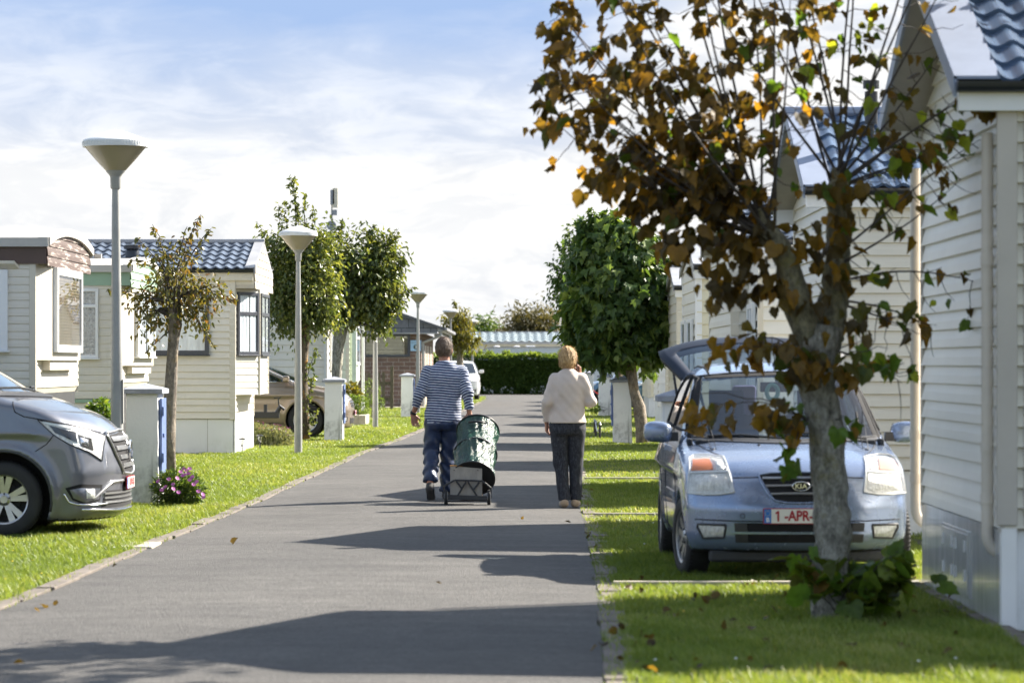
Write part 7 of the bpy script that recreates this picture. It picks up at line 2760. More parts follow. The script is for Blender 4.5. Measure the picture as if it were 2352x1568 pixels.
mpv_spec = dict(L=4.6, W=1.86, H=1.68, h=0.035, zb=0.19, pc=0.32, pe=2.6, hc=0.08, belt=1.10, wbl=0.87, wr=0.68, rc=0.05, wc=0.2, bright=1,
                hood=[(-0.2, 0.84), (0.0, 0.85), (0.15, 0.92), (0.4, 1.0), (0.8, 1.09), (1.05, 1.14), (1.4, 1.16), (4.8, 1.18)],
                nose=[(0.1, 0.14), (0.2, 0.05), (0.35, 0.02), (0.55, 0.0), (0.75, 0.05), (0.9, 0.15), (1.2, 0.5)],
                tail=[(0.1, 4.5), (0.5, 4.6), (1.1, 4.5)],
                wz=[(0.1, 0.84), (0.3, 0.90), (0.5, 0.93), (0.8, 0.93), (1.05, 0.90), (1.2, 0.86)],
                roof=[(0.9, 1.3), (1.9, 1.57), (2.3, 1.65), (3.0, 1.68), (4.0, 1.64), (4.6, 1.55)],
                ws=((0.92, 1.10), (2.05, 1.61)), rs=((4.5, 1.15), (4.1, 1.62)),
                wheels=[(0.98, 0.365, 0.405), (3.8, 0.365, 0.405)], flare=0.02)
mpv = simple_car('bronze_car', 'bronze beige family car parked nose out between the left homes', mpv_spec, paint('bronze_beige_paint', (0.30, 0.235, 0.175), 0.55, 0.3), -3.30, 63.1, R(90), plate='1-TRB-905', rimr=0.25)

suv_spec = dict(mpv_spec, L=4.4, W=1.82, H=1.68, h=0.045, hood=[(-0.2, 0.92), (0.0, 0.93), (0.2, 1.0), (0.8, 1.06), (1.2, 1.10), (4.8, 1.12)],
                nose=[(0.1, 0.12), (0.2, 0.04), (0.5, 0.0), (0.8, 0.03), (0.95, 0.1), (1.2, 0.3)], tail=[(0.1, 4.3), (0.5, 4.4), (1.1, 4.3)],
                roof=[(0.9, 1.3), (1.6, 1.58), (2.0, 1.65), (3.0, 1.68), (4.0, 1.64), (4.4, 1.55)], ws=((1.0, 1.08), (1.75, 1.6)), rs=((4.3, 1.12), (4.0, 1.6)),
                wheels=[(0.85, 0.34, 0.38), (3.5, 0.34, 0.38)])
simple_car('white_car', 'white car facing the camera beyond the man, at the end of the left verge', suv_spec, paint('white_car_paint', (0.75, 0.76, 0.75), 0.0, 0.3), -2.32, 127.5, R(0), hl=(0.76, 0.9))
simple_car('dark_blue_car', 'tall dark blue car half hidden behind the maple trunk', dict(suv_spec, H=1.74), paint('petrol_blue_paint', (0.02, 0.09, 0.15), 0.4, 0.3), 3.55, 92.8, R(-90), hl=(0.76, 0.9))
simple_car('small_blue_car', 'small blue car, its nose showing between the woman and the pillar', dict(suv_spec, L=3.9, H=1.5, W=1.7, h=0.045,
           hood=[(-0.2, 0.70), (0.0, 0.72), (0.2, 0.80), (0.7, 0.92), (1.0, 0.96), (4.4, 1.0)], nose=[(0.1, 0.12), (0.2, 0.04), (0.5, 0.0), (0.7, 0.05), (0.85, 0.2), (1.2, 0.5)],
           tail=[(0.1, 3.8), (0.5, 3.9), (1.1, 3.8)], belt=0.95, wbl=0.80, wr=0.62, wz=[(0.1, 0.78), (0.3, 0.84), (0.6, 0.85), (0.9, 0.83), (1.1, 0.8)],
           roof=[(0.9, 1.15), (1.6, 1.42), (2.0, 1.48), (3.0, 1.5), (3.9, 1.38)], ws=((0.95, 0.94), (1.75, 1.42)), rs=((3.8, 1.0), (3.4, 1.42)),
           wheels=[(0.8, 0.31, 0.35), (3.2, 0.31, 0.35)]), paint('steel_blue_paint', (0.06, 0.14, 0.24), 0.4, 0.3), 2.72, 116.0, R(-90), hl=(0.60, 0.72))
# ================================================================ people
def cone(a, b, ra, rb, sy=1.0):
    a, b = np.array(a, float), np.array(b, float)
    ba = b - a
    L2 = (ba ** 2).sum()

    def f(X, Y, Z):
        px, py, pz = X - a[0], Y - a[1], Z - a[2]
        t = np.clip((px * ba[0] + py * ba[1] + pz * ba[2]) / L2, 0, 1)
        dx, dy, dz = px - ba[0] * t, (py - ba[1] * t) / sy, pz - ba[2] * t
        return np.sqrt(dx * dx + dy * dy + dz * dz) - (ra + (rb - ra) * t)
    return f


def ell(c, r_):
    m = min(r_)

    def f(X, Y, Z):
        return (np.sqrt(((X - c[0]) / r_[0]) ** 2 + ((Y - c[1]) / r_[1]) ** 2 + ((Z - c[2]) / r_[2]) ** 2) - 1) * m
    return f


def torso(rows, pw=2.3):
    """rows (z, xc, yc, wx, wy)"""
    rows = sorted(rows)
    zs = [r_[0] for r_ in rows]
    T = [tab([(r_[0], r_[i]) for r_ in rows]) for i in (1, 2, 3, 4)]
    z0, z1 = zs[0], zs[-1]

    def f(X, Y, Z):
        xc, yc, wx, wy = [t_(Z) for t_ in T]
        q = (np.abs((X - xc) / wx) ** pw + np.abs((Y - yc) / wy) ** pw) ** (1 / pw)
        d = (q - 1) * np.minimum(wx, wy)
        return smax(smax(d, Z - z1, .04), z0 - Z, .03)
    return f


def union(fs, k):
    def f(X, Y, Z):
        d = fs[0](X, Y, Z)
        for g_ in fs[1:]:
            d = smin(d, g_(X, Y, Z), k)
        return d
    return f


def folds(X, Y, Z, amp, fx, fz, ph):
    return amp * (np.sin(Z * fz + 2.1 * np.sin(X * fx + ph) + 1.3 * np.sin(Y * 17 + ph)) + 0.5 * np.sin(Z * fz * 2.3 + X * fx * 2.6 + ph * 2))


def hand(mb_v, mb_q, wrist, d, side, palmn, curl=0.5, s=1.0, h=0.004):
    """hand mesh: d pointing direction, palmn palm normal, side: thumb direction"""
    d, palmn = Vector(d).normalized(), Vector(palmn).normalized()
    s_ax = Vector(side)
    s_ax = (s_ax - d * s_ax.dot(d)).normalized()
    pn = (palmn - d * palmn.dot(d) - s_ax * palmn.dot(s_ax)).normalized()
    w0 = Vector(wrist)
    fs = []
    pc = w0 + d * .045 * s
    for q in (-1, -.33, .33, 1):
        a_ = w0 + s_ax * q * .016 * s
        b_ = w0 + d * .082 * s + s_ax * q * .030 * s
        fs.append(cone(a_, b_, .0165 * s, .0125 * s))
    palm = union(fs, .012)
    fing = []
    for q, ln in ((1.05, .072), (0.38, .080), (-.32, .074), (-1.0, .058)):
        a_ = w0 + d * .082 * s + s_ax * q * .029 * s
        dd = (d + s_ax * q * .10).normalized()
        c1 = curl * (1 + .15 * (1 - q))
        p1 = a_ + (dd * math.cos(c1 * .5) + pn * math.sin(c1 * .5)) * ln * .45 * s
        p2 = p1 + (dd * math.cos(c1 * 1.1) + pn * math.sin(c1 * 1.1)) * ln * .32 * s
        p3 = p2 + (dd * math.cos(c1 * 1.6) + pn * math.sin(c1 * 1.6)) * ln * .26 * s
        fing.append(union([cone(a_, p1, .0098 * s, .0088 * s), cone(p1, p2, .0088 * s, .008 * s), cone(p2, p3, .008 * s, .0065 * s)], .003))
    ta = w0 + d * .02 * s + s_ax * .022 * s
    tb = ta + (d * .7 + s_ax * .62 + pn * .25).normalized() * .045 * s
    tc2 = tb + (d * .85 + s_ax * .25 + pn * .4).normalized() * .034 * s
    fing.append(union([cone(ta, tb, .0135 * s, .0105 * s), cone(tb, tc2, .0105 * s, .0078 * s)], .004))

    def F(X, Y, Z):
        f_ = palm(X, Y, Z)
        r_ = None
        for g_ in fing:
            q = smin(f_, g_(X, Y, Z), .005)
            r_ = q if r_ is None else np.minimum(r_, q)
        return r_
    P_ = [w0, w0 + d * .2 * s]
    lo = [min(p[i] for p in P_) - .085 for i in range(3)]
    hi = [max(p[i] for p in P_) + .085 for i in range(3)]
    v, q = surface_nets(F, lo, hi, h)
    mb_v.append(v)
    mb_q.append(q)


def join_np(vs, qs):
    off, Q = 0, []
    for v, q in zip(vs, qs):
        Q.append(q + off)
        off += len(v)
    return np.concatenate(vs), np.concatenate(Q)


def head_fns(c, s=1.0):
    """c: head centre; face towards +y"""
    x, y, z = c
    fs = [ell((x, y - .008 * s, z + .022 * s), (.077 * s, .098 * s, .098 * s)), ell((x, y + .030 * s, z - .050 * s), (.058 * s, .066 * s, .070 * s)), ell((x, y + .055 * s, z - .088 * s), (.030 * s, .030 * s, .026 * s))]
    base = union(fs, .035)
    nose = cone((x, y + .094 * s, z + .012), (x, y + .112 * s, z - .028 * s), .009 * s, .014 * s)
    brow = cone((x - .035 * s, y + .083 * s, z + .022 * s), (x + .035 * s, y + .083 * s, z + .022 * s), .010 * s, .010 * s)
    lip = cone((x - .018 * s, y + .092 * s, z - .058 * s), (x + .018 * s, y + .092 * s, z - .058 * s), .0075 * s, .0075 * s)
    ears = [ell((x + q * .080 * s, y + .002 * s, z - .012 * s), (.012 * s, .021 * s, .033 * s)) for q in (-1, 1)]
    eyes = [ell((x + q * .031 * s, y + .096 * s, z + .004 * s), (.015 * s, .012 * s, .010 * s)) for q in (-1, 1)]

    def F(X, Y, Z):
        f = smin(smin(base(X, Y, Z), nose(X, Y, Z), .012), brow(X, Y, Z), .014)
        for e in eyes: f = smax(f, -e(X, Y, Z), .006)
        f = smin(f, lip(X, Y, Z), .006)
        for e in ears: f = smin(f, e(X, Y, Z), .008)
        return f
    return F, base


def skin_mat(name, col):
    m, t, n, l, P = new_mat(name)
    l.new(tramp(t, tnoise(t, 14, 5, .6), [(.3, tuple(Vector(col) * .82)), (.7, col)]), P.inputs['Base Color'])
    P.inputs['Roughness'].default_value = .5
    P.inputs['Subsurface Weight'].default_value = .12
    P.inputs['Subsurface Radius'].default_value = (.02, .008, .004)
    P.inputs['Subsurface Scale'].default_value = .4
    return m


def cloth(name, col, rough=.85, var=.12, vs=9, bump=.35, bs=14, sheen=.2, bd=.01, ms=None):
    m = mat(name, col, rough, var=var, vs=vs, bump=bump, bs=bs, bd=bd, ms=ms)
    m.node_tree.nodes['Principled BSDF'].inputs['Sheen Weight'].default_value = sheen
    return m


M['skin_m'] = skin_mat('tanned_skin', (0.42, 0.20, 0.13))
M['skin_w'] = skin_mat('fair_skin', (0.50, 0.26, 0.18))


def person(label, X0, Y0, sc_, build):
    t = thing('person', label, 'person', (X0, Y0, 0.015))
    build(t)
    t.scale = (sc_, sc_, sc_)
    return t


def mesh_from(F, lo, hi, h, name, mat_, parent, proj=2):
    v, q = surface_nets(F, lo, hi, h, proj)
    return link_mesh(name, np_mesh(name, v, q), mat_, parent, False)


# ---- stripes: navy with pale bands; sleeve stripes run round the sleeve
def strands(hair, F, c, n, ln, mat_, seed, lo_z):
    """short locks standing a little off the hair shell, lying downwards"""
    r_ = np.random.default_rng(seed)
    me = hair.data
    co = np.empty(len(me.vertices) * 3, np.float32)
    me.vertices.foreach_get('co', co)
    no = np.array([tuple(v.normal) for v in me.vertices])
    co = co.reshape(-1, 3)
    out = co - np.array(c)
    ok = np.where(((out * no).sum(1) > 0.02) & (co[:, 2] > lo_z))[0]
    i = r_.choice(ok, n)
    P, Nn = co[i] + r_.normal(size=(n, 3)) * .002, no[i]
    down = np.array([0, 0, -1.0]) + np.column_stack([(P[:, 0] - c[0]) * 3, -.35 - 0 * P[:, 1], np.zeros(n)]) + r_.normal(size=(n, 3)) * .35
    d = down - Nn * (down * Nn).sum(1)[:, None]
    d /= np.linalg.norm(d, axis=1, keepdims=True)
    s = np.cross(d, Nn)
    L_ = ln * r_.uniform(.5, 1.3, n)[:, None]
    w_ = .0022
    A, B = P - s * w_, P + s * w_
    m1 = P + d * L_ * .55 + Nn * .005
    C, D = m1 - s * w_ * .8, m1 + s * w_ * .8
    E = P + d * L_ + Nn * r_.uniform(-.001, .010, (n, 1))
    V = np.stack([A, B, C, D, E], 1).reshape(-1, 3)
    b_ = np.arange(n)[:, None] * 5
    f = np.concatenate([b_ + [0, 1, 3], b_ + [0, 3, 2], b_ + [2, 3, 4]])
    link_mesh('hair_locks', np_mesh('hair_locks', V, f, smooth=False), mat_, hair, False)


def stripe_mat():
    m, t, n, l, P = new_mat('navy_striped_jersey')
    a = n.new('ShaderNodeAttribute')
    a.attribute_name = 'stripe'
    wob_ = tnoise(t, 7, 3, .5)
    u = tmath(t, 'ADD', a.outputs['Fac'], tmath(t, 'MULTIPLY', wob_, 0.012))
    s = tmath(t, 'SINE', tmath(t, 'MULTIPLY', u, 2 * math.pi / 0.0285))
    f = tmath(t, 'MULTIPLY_ADD', s, 1.5, 0.02, True)
    streak = tnoise(t, 26, 5, .7)
    pale = tramp(t, streak, [(.3, (0.30, 0.37, 0.50)), (.65, (0.62, 0.66, 0.74))])
    navy = tramp(t, streak, [(.3, (0.018, 0.028, 0.085)), (.7, (0.035, 0.052, 0.14))])
    l.new(tmix(t, f, navy, pale), P.inputs['Base Color'])
    P.inputs['Roughness'].default_value = .9
    P.inputs['Sheen Weight'].default_value = .2
    tbump(t, tnoise(t, 11, 5, .6), .35, .02, P)
    return m


M['stripe'] = stripe_mat()


def man_build(t):
    zsc = 1.0
    sh_l, el_l, wr_l = (-.160, -.02, 1.425), (-.258, -.06, 1.165), (-.325, .03, .955)
    sh_r, el_r, wr_r = (.208, -.01, 1.425), (.278, -.10, 1.19), (.295, -.10, .955)
    hip_l, kn_l, an_l = (-.10, 0, .90), (-.145, .03, .52), (-.135, -.20, .175)
    hip_r, kn_r, an_r = (.085, 0, .90), (.05, .10, .50), (.035, .12, .095)
    rows = [(.82, .0, .0, .155, .105), (.90, .0, -.005, .17, .12), (1.0, .005, .0, .172, .125), (1.12, .015, .01, .17, .12), (1.25, .025, .0, .185, .12), (1.36, .028, -.01, .190, .115), (1.45, .026, -.01, .155, .092), (1.50, .025, -.008, .10, .075), (1.545, .024, -.005, .062, .060)]
    hc = (.012, .02, 1.665)
    HF, HB = head_fns(hc, 1.07)
    neck = cone((.022, -.005, 1.49), (.014, .008, 1.62), .062, .056)
    body_parts = [torso([(z, a, b_, c_ - .02, d_ - .02) for z, a, b_, c_, d_ in rows]), cone(sh_l, el_l, .048, .038), cone(el_l, wr_l, .040, .026), cone(sh_r, el_r, .048, .038), cone(el_r, wr_r, .040, .026),
                  cone(hip_l, kn_l, .082, .055), cone(kn_l, an_l, .055, .038), cone(hip_r, kn_r, .082, .055), cone(kn_r, an_r, .055, .038), neck]
    U = union(body_parts, .03)
    BF = lambda X, Y, Z: smin(U(X, Y, Z), HF(X, Y, Z), .02)
    v, q = surface_nets(BF, (-.5, -.35, .1), (.45, .3, 1.85), .0085)
    V, Q = [v], [q]
    hand(V, Q, (-.327, .03, .950), (.18, -.05, -1), (.9, .35, .1), (.3, -.9, 0), .55)
    hand(V, Q, (.295, -.10, .955), (-.15, -.35, -.9), (-.9, -.1, 0), (-.2, .9, -.2), 1.25)
    V, Q = join_np(V, Q)
    link_mesh('body', np_mesh('body', V, Q), M['skin_m'], t, False)
    # hair: cropped, brown going grey
    def hairF(X, Y, Z):
        d = HB(X, Y, Z) - .012 + .0016 * np.sin(X * 160 + Z * 20) * np.sin(Y * 140 + Z * 30)
        cut = (Y - hc[1]) * .85 - (Z - hc[2] + .0) * 0.55 - .020      # keeps the back and crown
        low = (hc[2] - .066) - Z - .25 * np.abs(X - hc[0])
        ear = -(ell((hc[0] - .085, hc[1] + .006, hc[2] - .03), (.026, .030, .045))(X, Y, Z))
        ear2 = -(ell((hc[0] + .085, hc[1] + .006, hc[2] - .03), (.026, .030, .045))(X, Y, Z))
        return smax(smax(smax(d, cut, .012), low, .012), np.maximum(ear, ear2), .006)
    mh, th, nh, lh, Ph = new_mat('brown_grey_hair')
    f = tnoise(th, 60, 6, .7, (1, 1, .35))
    lh.new(tramp(th, f, [(.32, (.06, .035, .022)), (.55, (.15, .10, .07)), (.75, (.30, .25, .20))]), Ph.inputs['Base Color'])
    Ph.inputs['Roughness'].default_value = .6
    tbump(th, f, .8, .01, Ph)
    hr = mesh_from(hairF, (-.12, -.14, 1.55), (.14, .16, 1.82), .006, 'hair', mh, t)
    strands(hr, None, hc, 1500, .030, mh, 1, 1.60)
    # jersey
    srows = [(z, a, b_, c_ + .016, d_ + .018) for z, a, b_, c_, d_ in rows]
    srows[0] = (.80, .0, -.005, .208, .155)
    srows[1] = (.90, .0, -.005, .205, .155)
    srows[2] = (1.0, .004, .0, .200, .15)
    tors = torso(srows)
    sl = union([cone(sh_l, el_l, .072, .060), cone(el_l, (-.30, -.005, 1.04), .060, .048)], .02)
    sr = union([cone(sh_r, el_r, .072, .060), cone(el_r, (.292, -.10, 1.00), .060, .050)], .02)

    def jersey(X, Y, Z):
        d = smin(smin(tors(X, Y, Z), sl(X, Y, Z), .05), sr(X, Y, Z), .05)
        d = d + folds(X, Y, Z, .0022, 9, 26, 1.0) + .0022 * np.sin(X * 44 + Z * 24) * np.sin(Z * 11)
        # cloth bunches in rings on the pushed up sleeves
        arm = np.clip((np.abs(X - .02) - .215) / .02, 0, 1)
        d = d + arm * .004 * np.sin(Z * 150 + X * 40)
        d = smax(d, .862 - Z + .012 * np.sin(X * 12), .008)                # hem
        dl = (Z - 1.032) + (X + .30) * .35                       # left cuff
        d = np.where(X < -.20, smax(d, -dl, .006), d)
        d = np.where((X > .235) & (Z < 1.1), smax(d, 1.005 - Z, .006), d)
        d = smax(d, (Z - 1.545) + .25 * (Y), .01)     # neckline
        return d
    v, q = surface_nets(jersey, (-.45, -.3, .84), (.42, .3, 1.6), .0085)
    me = np_mesh('jersey', v, q)
    # stripe coordinate
    c1, c2 = sl(v[:, 0], v[:, 1], v[:, 2]), sr(v[:, 0], v[:, 1], v[:, 2])
    tt = tors(v[:, 0], v[:, 1], v[:, 2])
    base = v[:, 2] + .02 * np.abs(v[:, 0]) + .010 * np.sin(v[:, 0] * 9)
    dl = np.array(sh_l) - np.array(el_l)
    dl /= np.linalg.norm(dl)
    dr = np.array(sh_r) - np.array(el_r)
    dr /= np.linalg.norm(dr)
    st = np.where((c1 < tt - .004) & (v[:, 0] < 0), v @ dl + .01, base)
    st = np.where((c2 < tt - .004) & (v[:, 0] > 0), v @ dr + .02, st)
    at = me.attributes.new('stripe', 'FLOAT', 'POINT')
    at.data.foreach_set('value', st.astype(np.float32))
    so_ = link_mesh('jersey', me, M['stripe'], t, False)
    # trousers, loose and slightly shiny
    pl_ = torso([(.78, .0, 0, .175, .13), (.84, 0, -.012, .20, .15), (.90, 0, -.01, .19, .145), (1.0, 0, 0, .18, .135)])
    lf = union([cone((-.095, -.005, .86), (-.13, .03, .53), .108, .085), cone((-.13, .03, .53), (-.132, -.145, .235), .085, .080)], .03)
    rf_ = union([cone((.09, -.005, .86), (.055, .09, .50), .108, .085), cone((.055, .09, .50), (.04, .10, .125), .083, .078)], .03)

    def trou(X, Y, Z):
        a = smin(pl_(X, Y, Z), lf(X, Y, Z), .03)
        d = np.minimum(a, smin(pl_(X, Y, Z), rf_(X, Y, Z), .03))
        low = np.clip((.75 - Z) / .4, 0, 1)
        d = d + (.003 + .005 * low) * np.sin(Z * 46 + 5 * np.sin(X * 13) + Y * 20) + .003 * np.sin(X * 60 + Z * 18)
        d = np.where(X < -.045, smax(d, .205 - Z - .25 * (Y + .14), .008), d)
        d = np.where(X >= -.045, smax(d, .095 - Z, .008), d)
        return smax(d, Z - .93, .01)
    mesh_from(trou, (-.33, -.35, .06), (.30, .28, .96), .0085, 'trousers', cloth('navy_track_trousers', (0.018, 0.036, 0.095), .38, .25, 5, .45, 16, .1, .018, (1, 1, 1.6)), t)
    # shoes: left one tipped on its toe, the right flat
    shm = cloth('dark_grey_shoe', (0.035, 0.032, 0.03), .75, bump=.2)
    fl_ = union([cone((-.135, -.235, .135), (-.125, -.16, .045), .046, .046, 1), cone((-.125, -.16, .045), (-.12, -.10, .035), .046, .034), cone((-.135, -.20, .17), (-.133, -.22, .13), .045, .045)], .02)
    mesh_from(lambda X, Y, Z: smax(fl_(X, Y, Z), .002 - Z, .006), (-.25, -.33, -.01), (-.02, -.02, .28), .007, 'shoe', shm, t)
    fr_ = union([cone((.035, .07, .05), (.055, .27, .035), .047, .042), cone((.035, .09, .09), (.036, .10, .12), .044, .042)], .02)
    mesh_from(lambda X, Y, Z: smax(fr_(X, Y, Z), .002 - Z, .006), (-.04, -.02, -.01), (.14, .36, .2), .007, 'shoe', shm, t)
    b = MB()
    b.obox((-.128, -.222, .086), (.043, 0, 0), (0, .045, -.058), (0, -.011, -.008))
    b.build('shoe_sole', M['black_plastic'], t, world=False, bev=.01)
    # wrist watch
    b = MB()
    w0 = Vector((-.322, .025, .968))
    d = (Vector(wr_l) - Vector(el_l)).normalized()
    b.tube([w0 - d * .013, w0 + d * .013], .034, 20)
    b.obox(w0 + Vector((-.026, -.02, 0)), (.012, 0, 0), (0, .014, 0), (0, 0, .017))
    b.build('wrist_watch', M['black_plastic'], t, world=False, bev=.003)


MAN = person('man in a navy striped jersey and blue trousers walking away with a green cart', W(1017, 0, 33.2).x, 33.2, 1.0, man_build)


def woman_build(t):
    sh_l, el_l, wr_l = (-.135, 0, 1.355), (-.222, -.05, 1.105), (-.222, .05, .885)
    sh_r, el_r, wr_r = (.145, 0, 1.355), (.240, -.01, 1.115), (.135, .09, 1.385)
    hip_l, kn_l, an_l = (-.085, 0, .84), (-.065, .02, .47), (-.035, -.02, .09)
    hip_r, kn_r, an_r = (.085, 0, .84), (.085, .05, .47), (.085, .06, .09)
    rows = [(.80, .0, .0, .15, .10), (.86, .0, -.005, .165, .12), (.95, 0, 0, .155, .115), (1.06, 0, .01, .145, .11), (1.18, .0, .01, .150, .115), (1.28, 0, 0, .155, .11), (1.37, .003, -.005, .135, .085), (1.43, .003, 0, .075, .06)]
    hc = (-.002, .02, 1.553)
    HF, HB = head_fns(hc, 1.0)
    neck = cone((.0, -.0, 1.42), (-.002, .008, 1.51), .052, .050)
    parts = [torso([(z, a, b_, c_ - .02, d_ - .02) for z, a, b_, c_, d_ in rows]), cone(sh_l, el_l, .042, .034), cone(el_l, wr_l, .035, .023), cone(sh_r, el_r, .042, .034), cone(el_r, wr_r, .035, .023),
             cone(hip_l, kn_l, .085, .052), cone(kn_l, an_l, .052, .034), cone(hip_r, kn_r, .085, .052), cone(kn_r, an_r, .052, .034), neck]
    U = union(parts, .03)
    v, q = surface_nets(lambda X, Y, Z: smin(U(X, Y, Z), HF(X, Y, Z), .02), (-.42, -.3, .04), (.42, .3, 1.72), .0085)
    V, Q = [v], [q]
    hand(V, Q, (-.222, .05, .882), (.05, .1, -1), (.3, .9, 0), (.9, -.2, 0), .6, .9)
    hand(V, Q, (.130, .085, 1.395), (-.12, -.12, 1), (-.35, .9, 0), (-.95, -.2, -.1), .85, .9)
    V, Q = join_np(V, Q)
    link_mesh('body', np_mesh('body', V, Q), M['skin_w'], t, False)

    def hairF(X, Y, Z):
        d = HB(X, Y, Z) - .016 + .0035 * np.sin(X * 95 + 2 * np.sin(Z * 60 + X * 30)) * np.sin(Z * 62 + 2 * np.sin(X * 50)) + .002 * np.sin(X * 190 + Z * 60)
        cut = (Y - hc[1]) * .85 - (Z - hc[2]) * 0.6 - .030
        low = (hc[2] - .078) - Z - .15 * np.abs(X - hc[0])
        ear = -(ell((hc[0] - .085, hc[1] + .012, hc[2] - .035), (.022, .028, .035))(X, Y, Z))
        return smax(smax(smax(d, cut, .012), low, .012), ear, .006)
    mh, th, nh, lh, Ph = new_mat('short_blonde_hair')
    f = tnoise(th, 55, 6, .72, (1, 1, .4), dist=.8)
    lh.new(tramp(th, f, [(.32, (.34, .20, .09)), (.52, (.62, .42, .20)), (.72, (.82, .66, .40))]), Ph.inputs['Base Color'])
    Ph.inputs['Roughness'].default_value = .5
    tbump(th, f, .9, .012, Ph)
    hr = mesh_from(hairF, (-.13, -.15, 1.43), (.13, .16, 1.70), .006, 'hair', mh, t)
    strands(hr, None, hc, 2200, .045, mh, 2, 1.48)
    srows = [(.84, .0, -.01, .205, .165), (.90, .0, -.01, .203, .16), (.98, 0, 0, .19, .15), (1.08, 0, .005, .178, .14), (1.2, 0, .005, .174, .142), (1.3, 0, -.002, .170, .128), (1.37, .003, -.008, .145, .100), (1.42, .003, -.004, .10, .078), (1.462, .003, 0, .066, .062)]
    tors = torso([(r_[0], r_[1], r_[2], r_[3] * .955, r_[4]) for r_ in srows])
    sl = union([cone(sh_l, el_l, .061, .053), cone(el_l, (-.222, .045, .90), .053, .040)], .02)
    sr = union([cone(sh_r, el_r, .063, .058), cone(el_r, (.15, .08, 1.35), .060, .044)], .02)

    def sweater(X, Y, Z):
        d = smin(smin(tors(X, Y, Z), sl(X, Y, Z), .045), sr(X, Y, Z), .04)
        d = d + .0035 * np.sin(Z * 30 + X * 18 + 2.2 * np.sin(X * 11 + 1)) * np.clip((1.32 - Z) / .15, 0, 1) + .003 * np.sin((X * 26 - Z * 19) + 1.5 * np.sin(Z * 9)) + .0015 * np.sin(X * 70 + Z * 60)
        d = smax(d, .888 - Z, .008)
        d = np.where((X < -.18) & (Z < 1.0), smax(d, .895 - Z, .006), d)
        d = smax(d, (Z - 1.456) + .2 * Y, .012)
        return d
    mesh_from(sweater, (-.36, -.28, .85), (.36, .28, 1.52), .0085, 'sweater', cloth('cream_sweater', (0.62, 0.53, 0.47), .9, .08, 7, .3, 12, .3), t)
    pl_ = torso([(.76, .0, 0, .165, .14), (.82, 0, -.012, .187, .145), (.90, 0, -.01, .185, .140), (1.0, 0, 0, .16, .12)])
    lf = union([cone((-.09, -.005, .82), (-.068, .02, .47), .103, .078), cone((-.068, .02, .47), (-.036, -.015, .09), .078, .066)], .03)
    rf_ = union([cone((.09, -.005, .82), (.085, .04, .47), .103, .078), cone((.085, .04, .47), (.085, .05, .09), .078, .066)], .03)

    def trou(X, Y, Z):
        P_ = pl_(X, Y, Z)
        d = np.minimum(smin(P_, lf(X, Y, Z), .03), smin(P_, rf_(X, Y, Z), .03))
        # seam between the thighs
        d = d + .006 * np.exp(-((X - .008) / .012) ** 2) * (Z < .83) + .003 * np.sin(X * 48 + 1.6 * np.sin(Z * 7)) + .002 * np.sin(Z * 33 + X * 30)
        d = smax(d, .075 - Z - .2 * np.abs(Y) * 0, .008)
        return smax(d, Z - .93, .01)
    mt, tt_, nt_, lt_, Pt = new_mat('dark_woven_trousers')
    wv = tnoise(tt_, 60, 6, .75, (1, 1, .35))
    lt_.new(tramp(tt_, wv, [(.38, (.014, .016, .024)), (.52, (.030, .033, .044)), (.72, (.085, .09, .11))]), Pt.inputs['Base Color'])
    Pt.inputs['Roughness'].default_value = .9
    tbump(tt_, tnoise(tt_, 12, 5, .6), .4, .015, Pt)
    mesh_from(trou, (-.28, -.28, .04), (.28, .28, .96), .0085, 'trousers', mt, t)
    shm = cloth('tan_suede_shoe', (0.42, 0.30, 0.19), .8, bump=.2)
    for (x, y, dx) in ((-.035, -.02, -.02), (.075, .05, .03)):
        f_ = union([cone((x, y - .055, .042), (x + dx, y + .15, .032), .042, .036), cone((x, y - .03, .055), (x, y, .055), .035, .035)], .02)
        mesh_from(lambda X, Y, Z: smax(f_(X, Y, Z), .002 - Z, .006), (x - .09, y - .14, -.01), (x + .11, y + .24, .12), .007, 'shoe', shm, t)
        b = MB()
        b.tube([(x, y - .02, .05), (x, y - .015, .16)], [.040, .042], 14)
        b.build('sock', M['black_plastic'], t, world=False, smooth=True)


WOMAN = person('woman with short blonde hair and cream sweater walking away along the right edge', W(1304, 0, 31.6).x, 31.6, 1.0, woman_build)
pw = origin(WOMAN)
b = MB()
b.obox(pw + Vector((.098, .055, 1.500)), (.006, 0, 0), (0, .034, -.010), (.004, .016, .072))
tag(b.build('mobile_phone', M['black_plastic'], bev=.006), 'black mobile phone held to the woman\'s right ear', 'phone')

# ================================================================ the green cart
YC = 32.1
cart = thing('bag_trolley', 'two-wheeled trolley pulled by the man, carrying a green tarp bag', 'trolley', (W(1074, 0, YC).x, YC, 0))
Cd = lambda px, py, Y: W(918.8 + px / 6.068, 918.8 + py / 6.068, Y)
b = MB()
yf = YC - 0.12
TH = 0.022
seg = [((760, 1112), (1150, 1125)), ((760, 1112), (612, 1195)), ((612, 1195), (618, 1345)), ((1150, 1125), (1268, 1225)), ((1268, 1225), (1268, 1365)), ((618, 1340), (1268, 1365)),
       ((920, 1135), (800, 1335)), ((945, 1135), (1080, 1345)), ((785, 1125), (865, 1235)), ((1105, 1140), (1030, 1240))]
for (a, c) in seg:
    b.bar(Cd(a[0], a[1], yf), Cd(c[0], c[1], yf), 0.020, TH, (0, 1, 0))
b.bar(Cd(618, 1345, yf), Cd(1268, 1368, yf), 0.05, 0.028, (0, 1, 0))
b.build('frame', M['dark_trim'], cart, bev=.004)
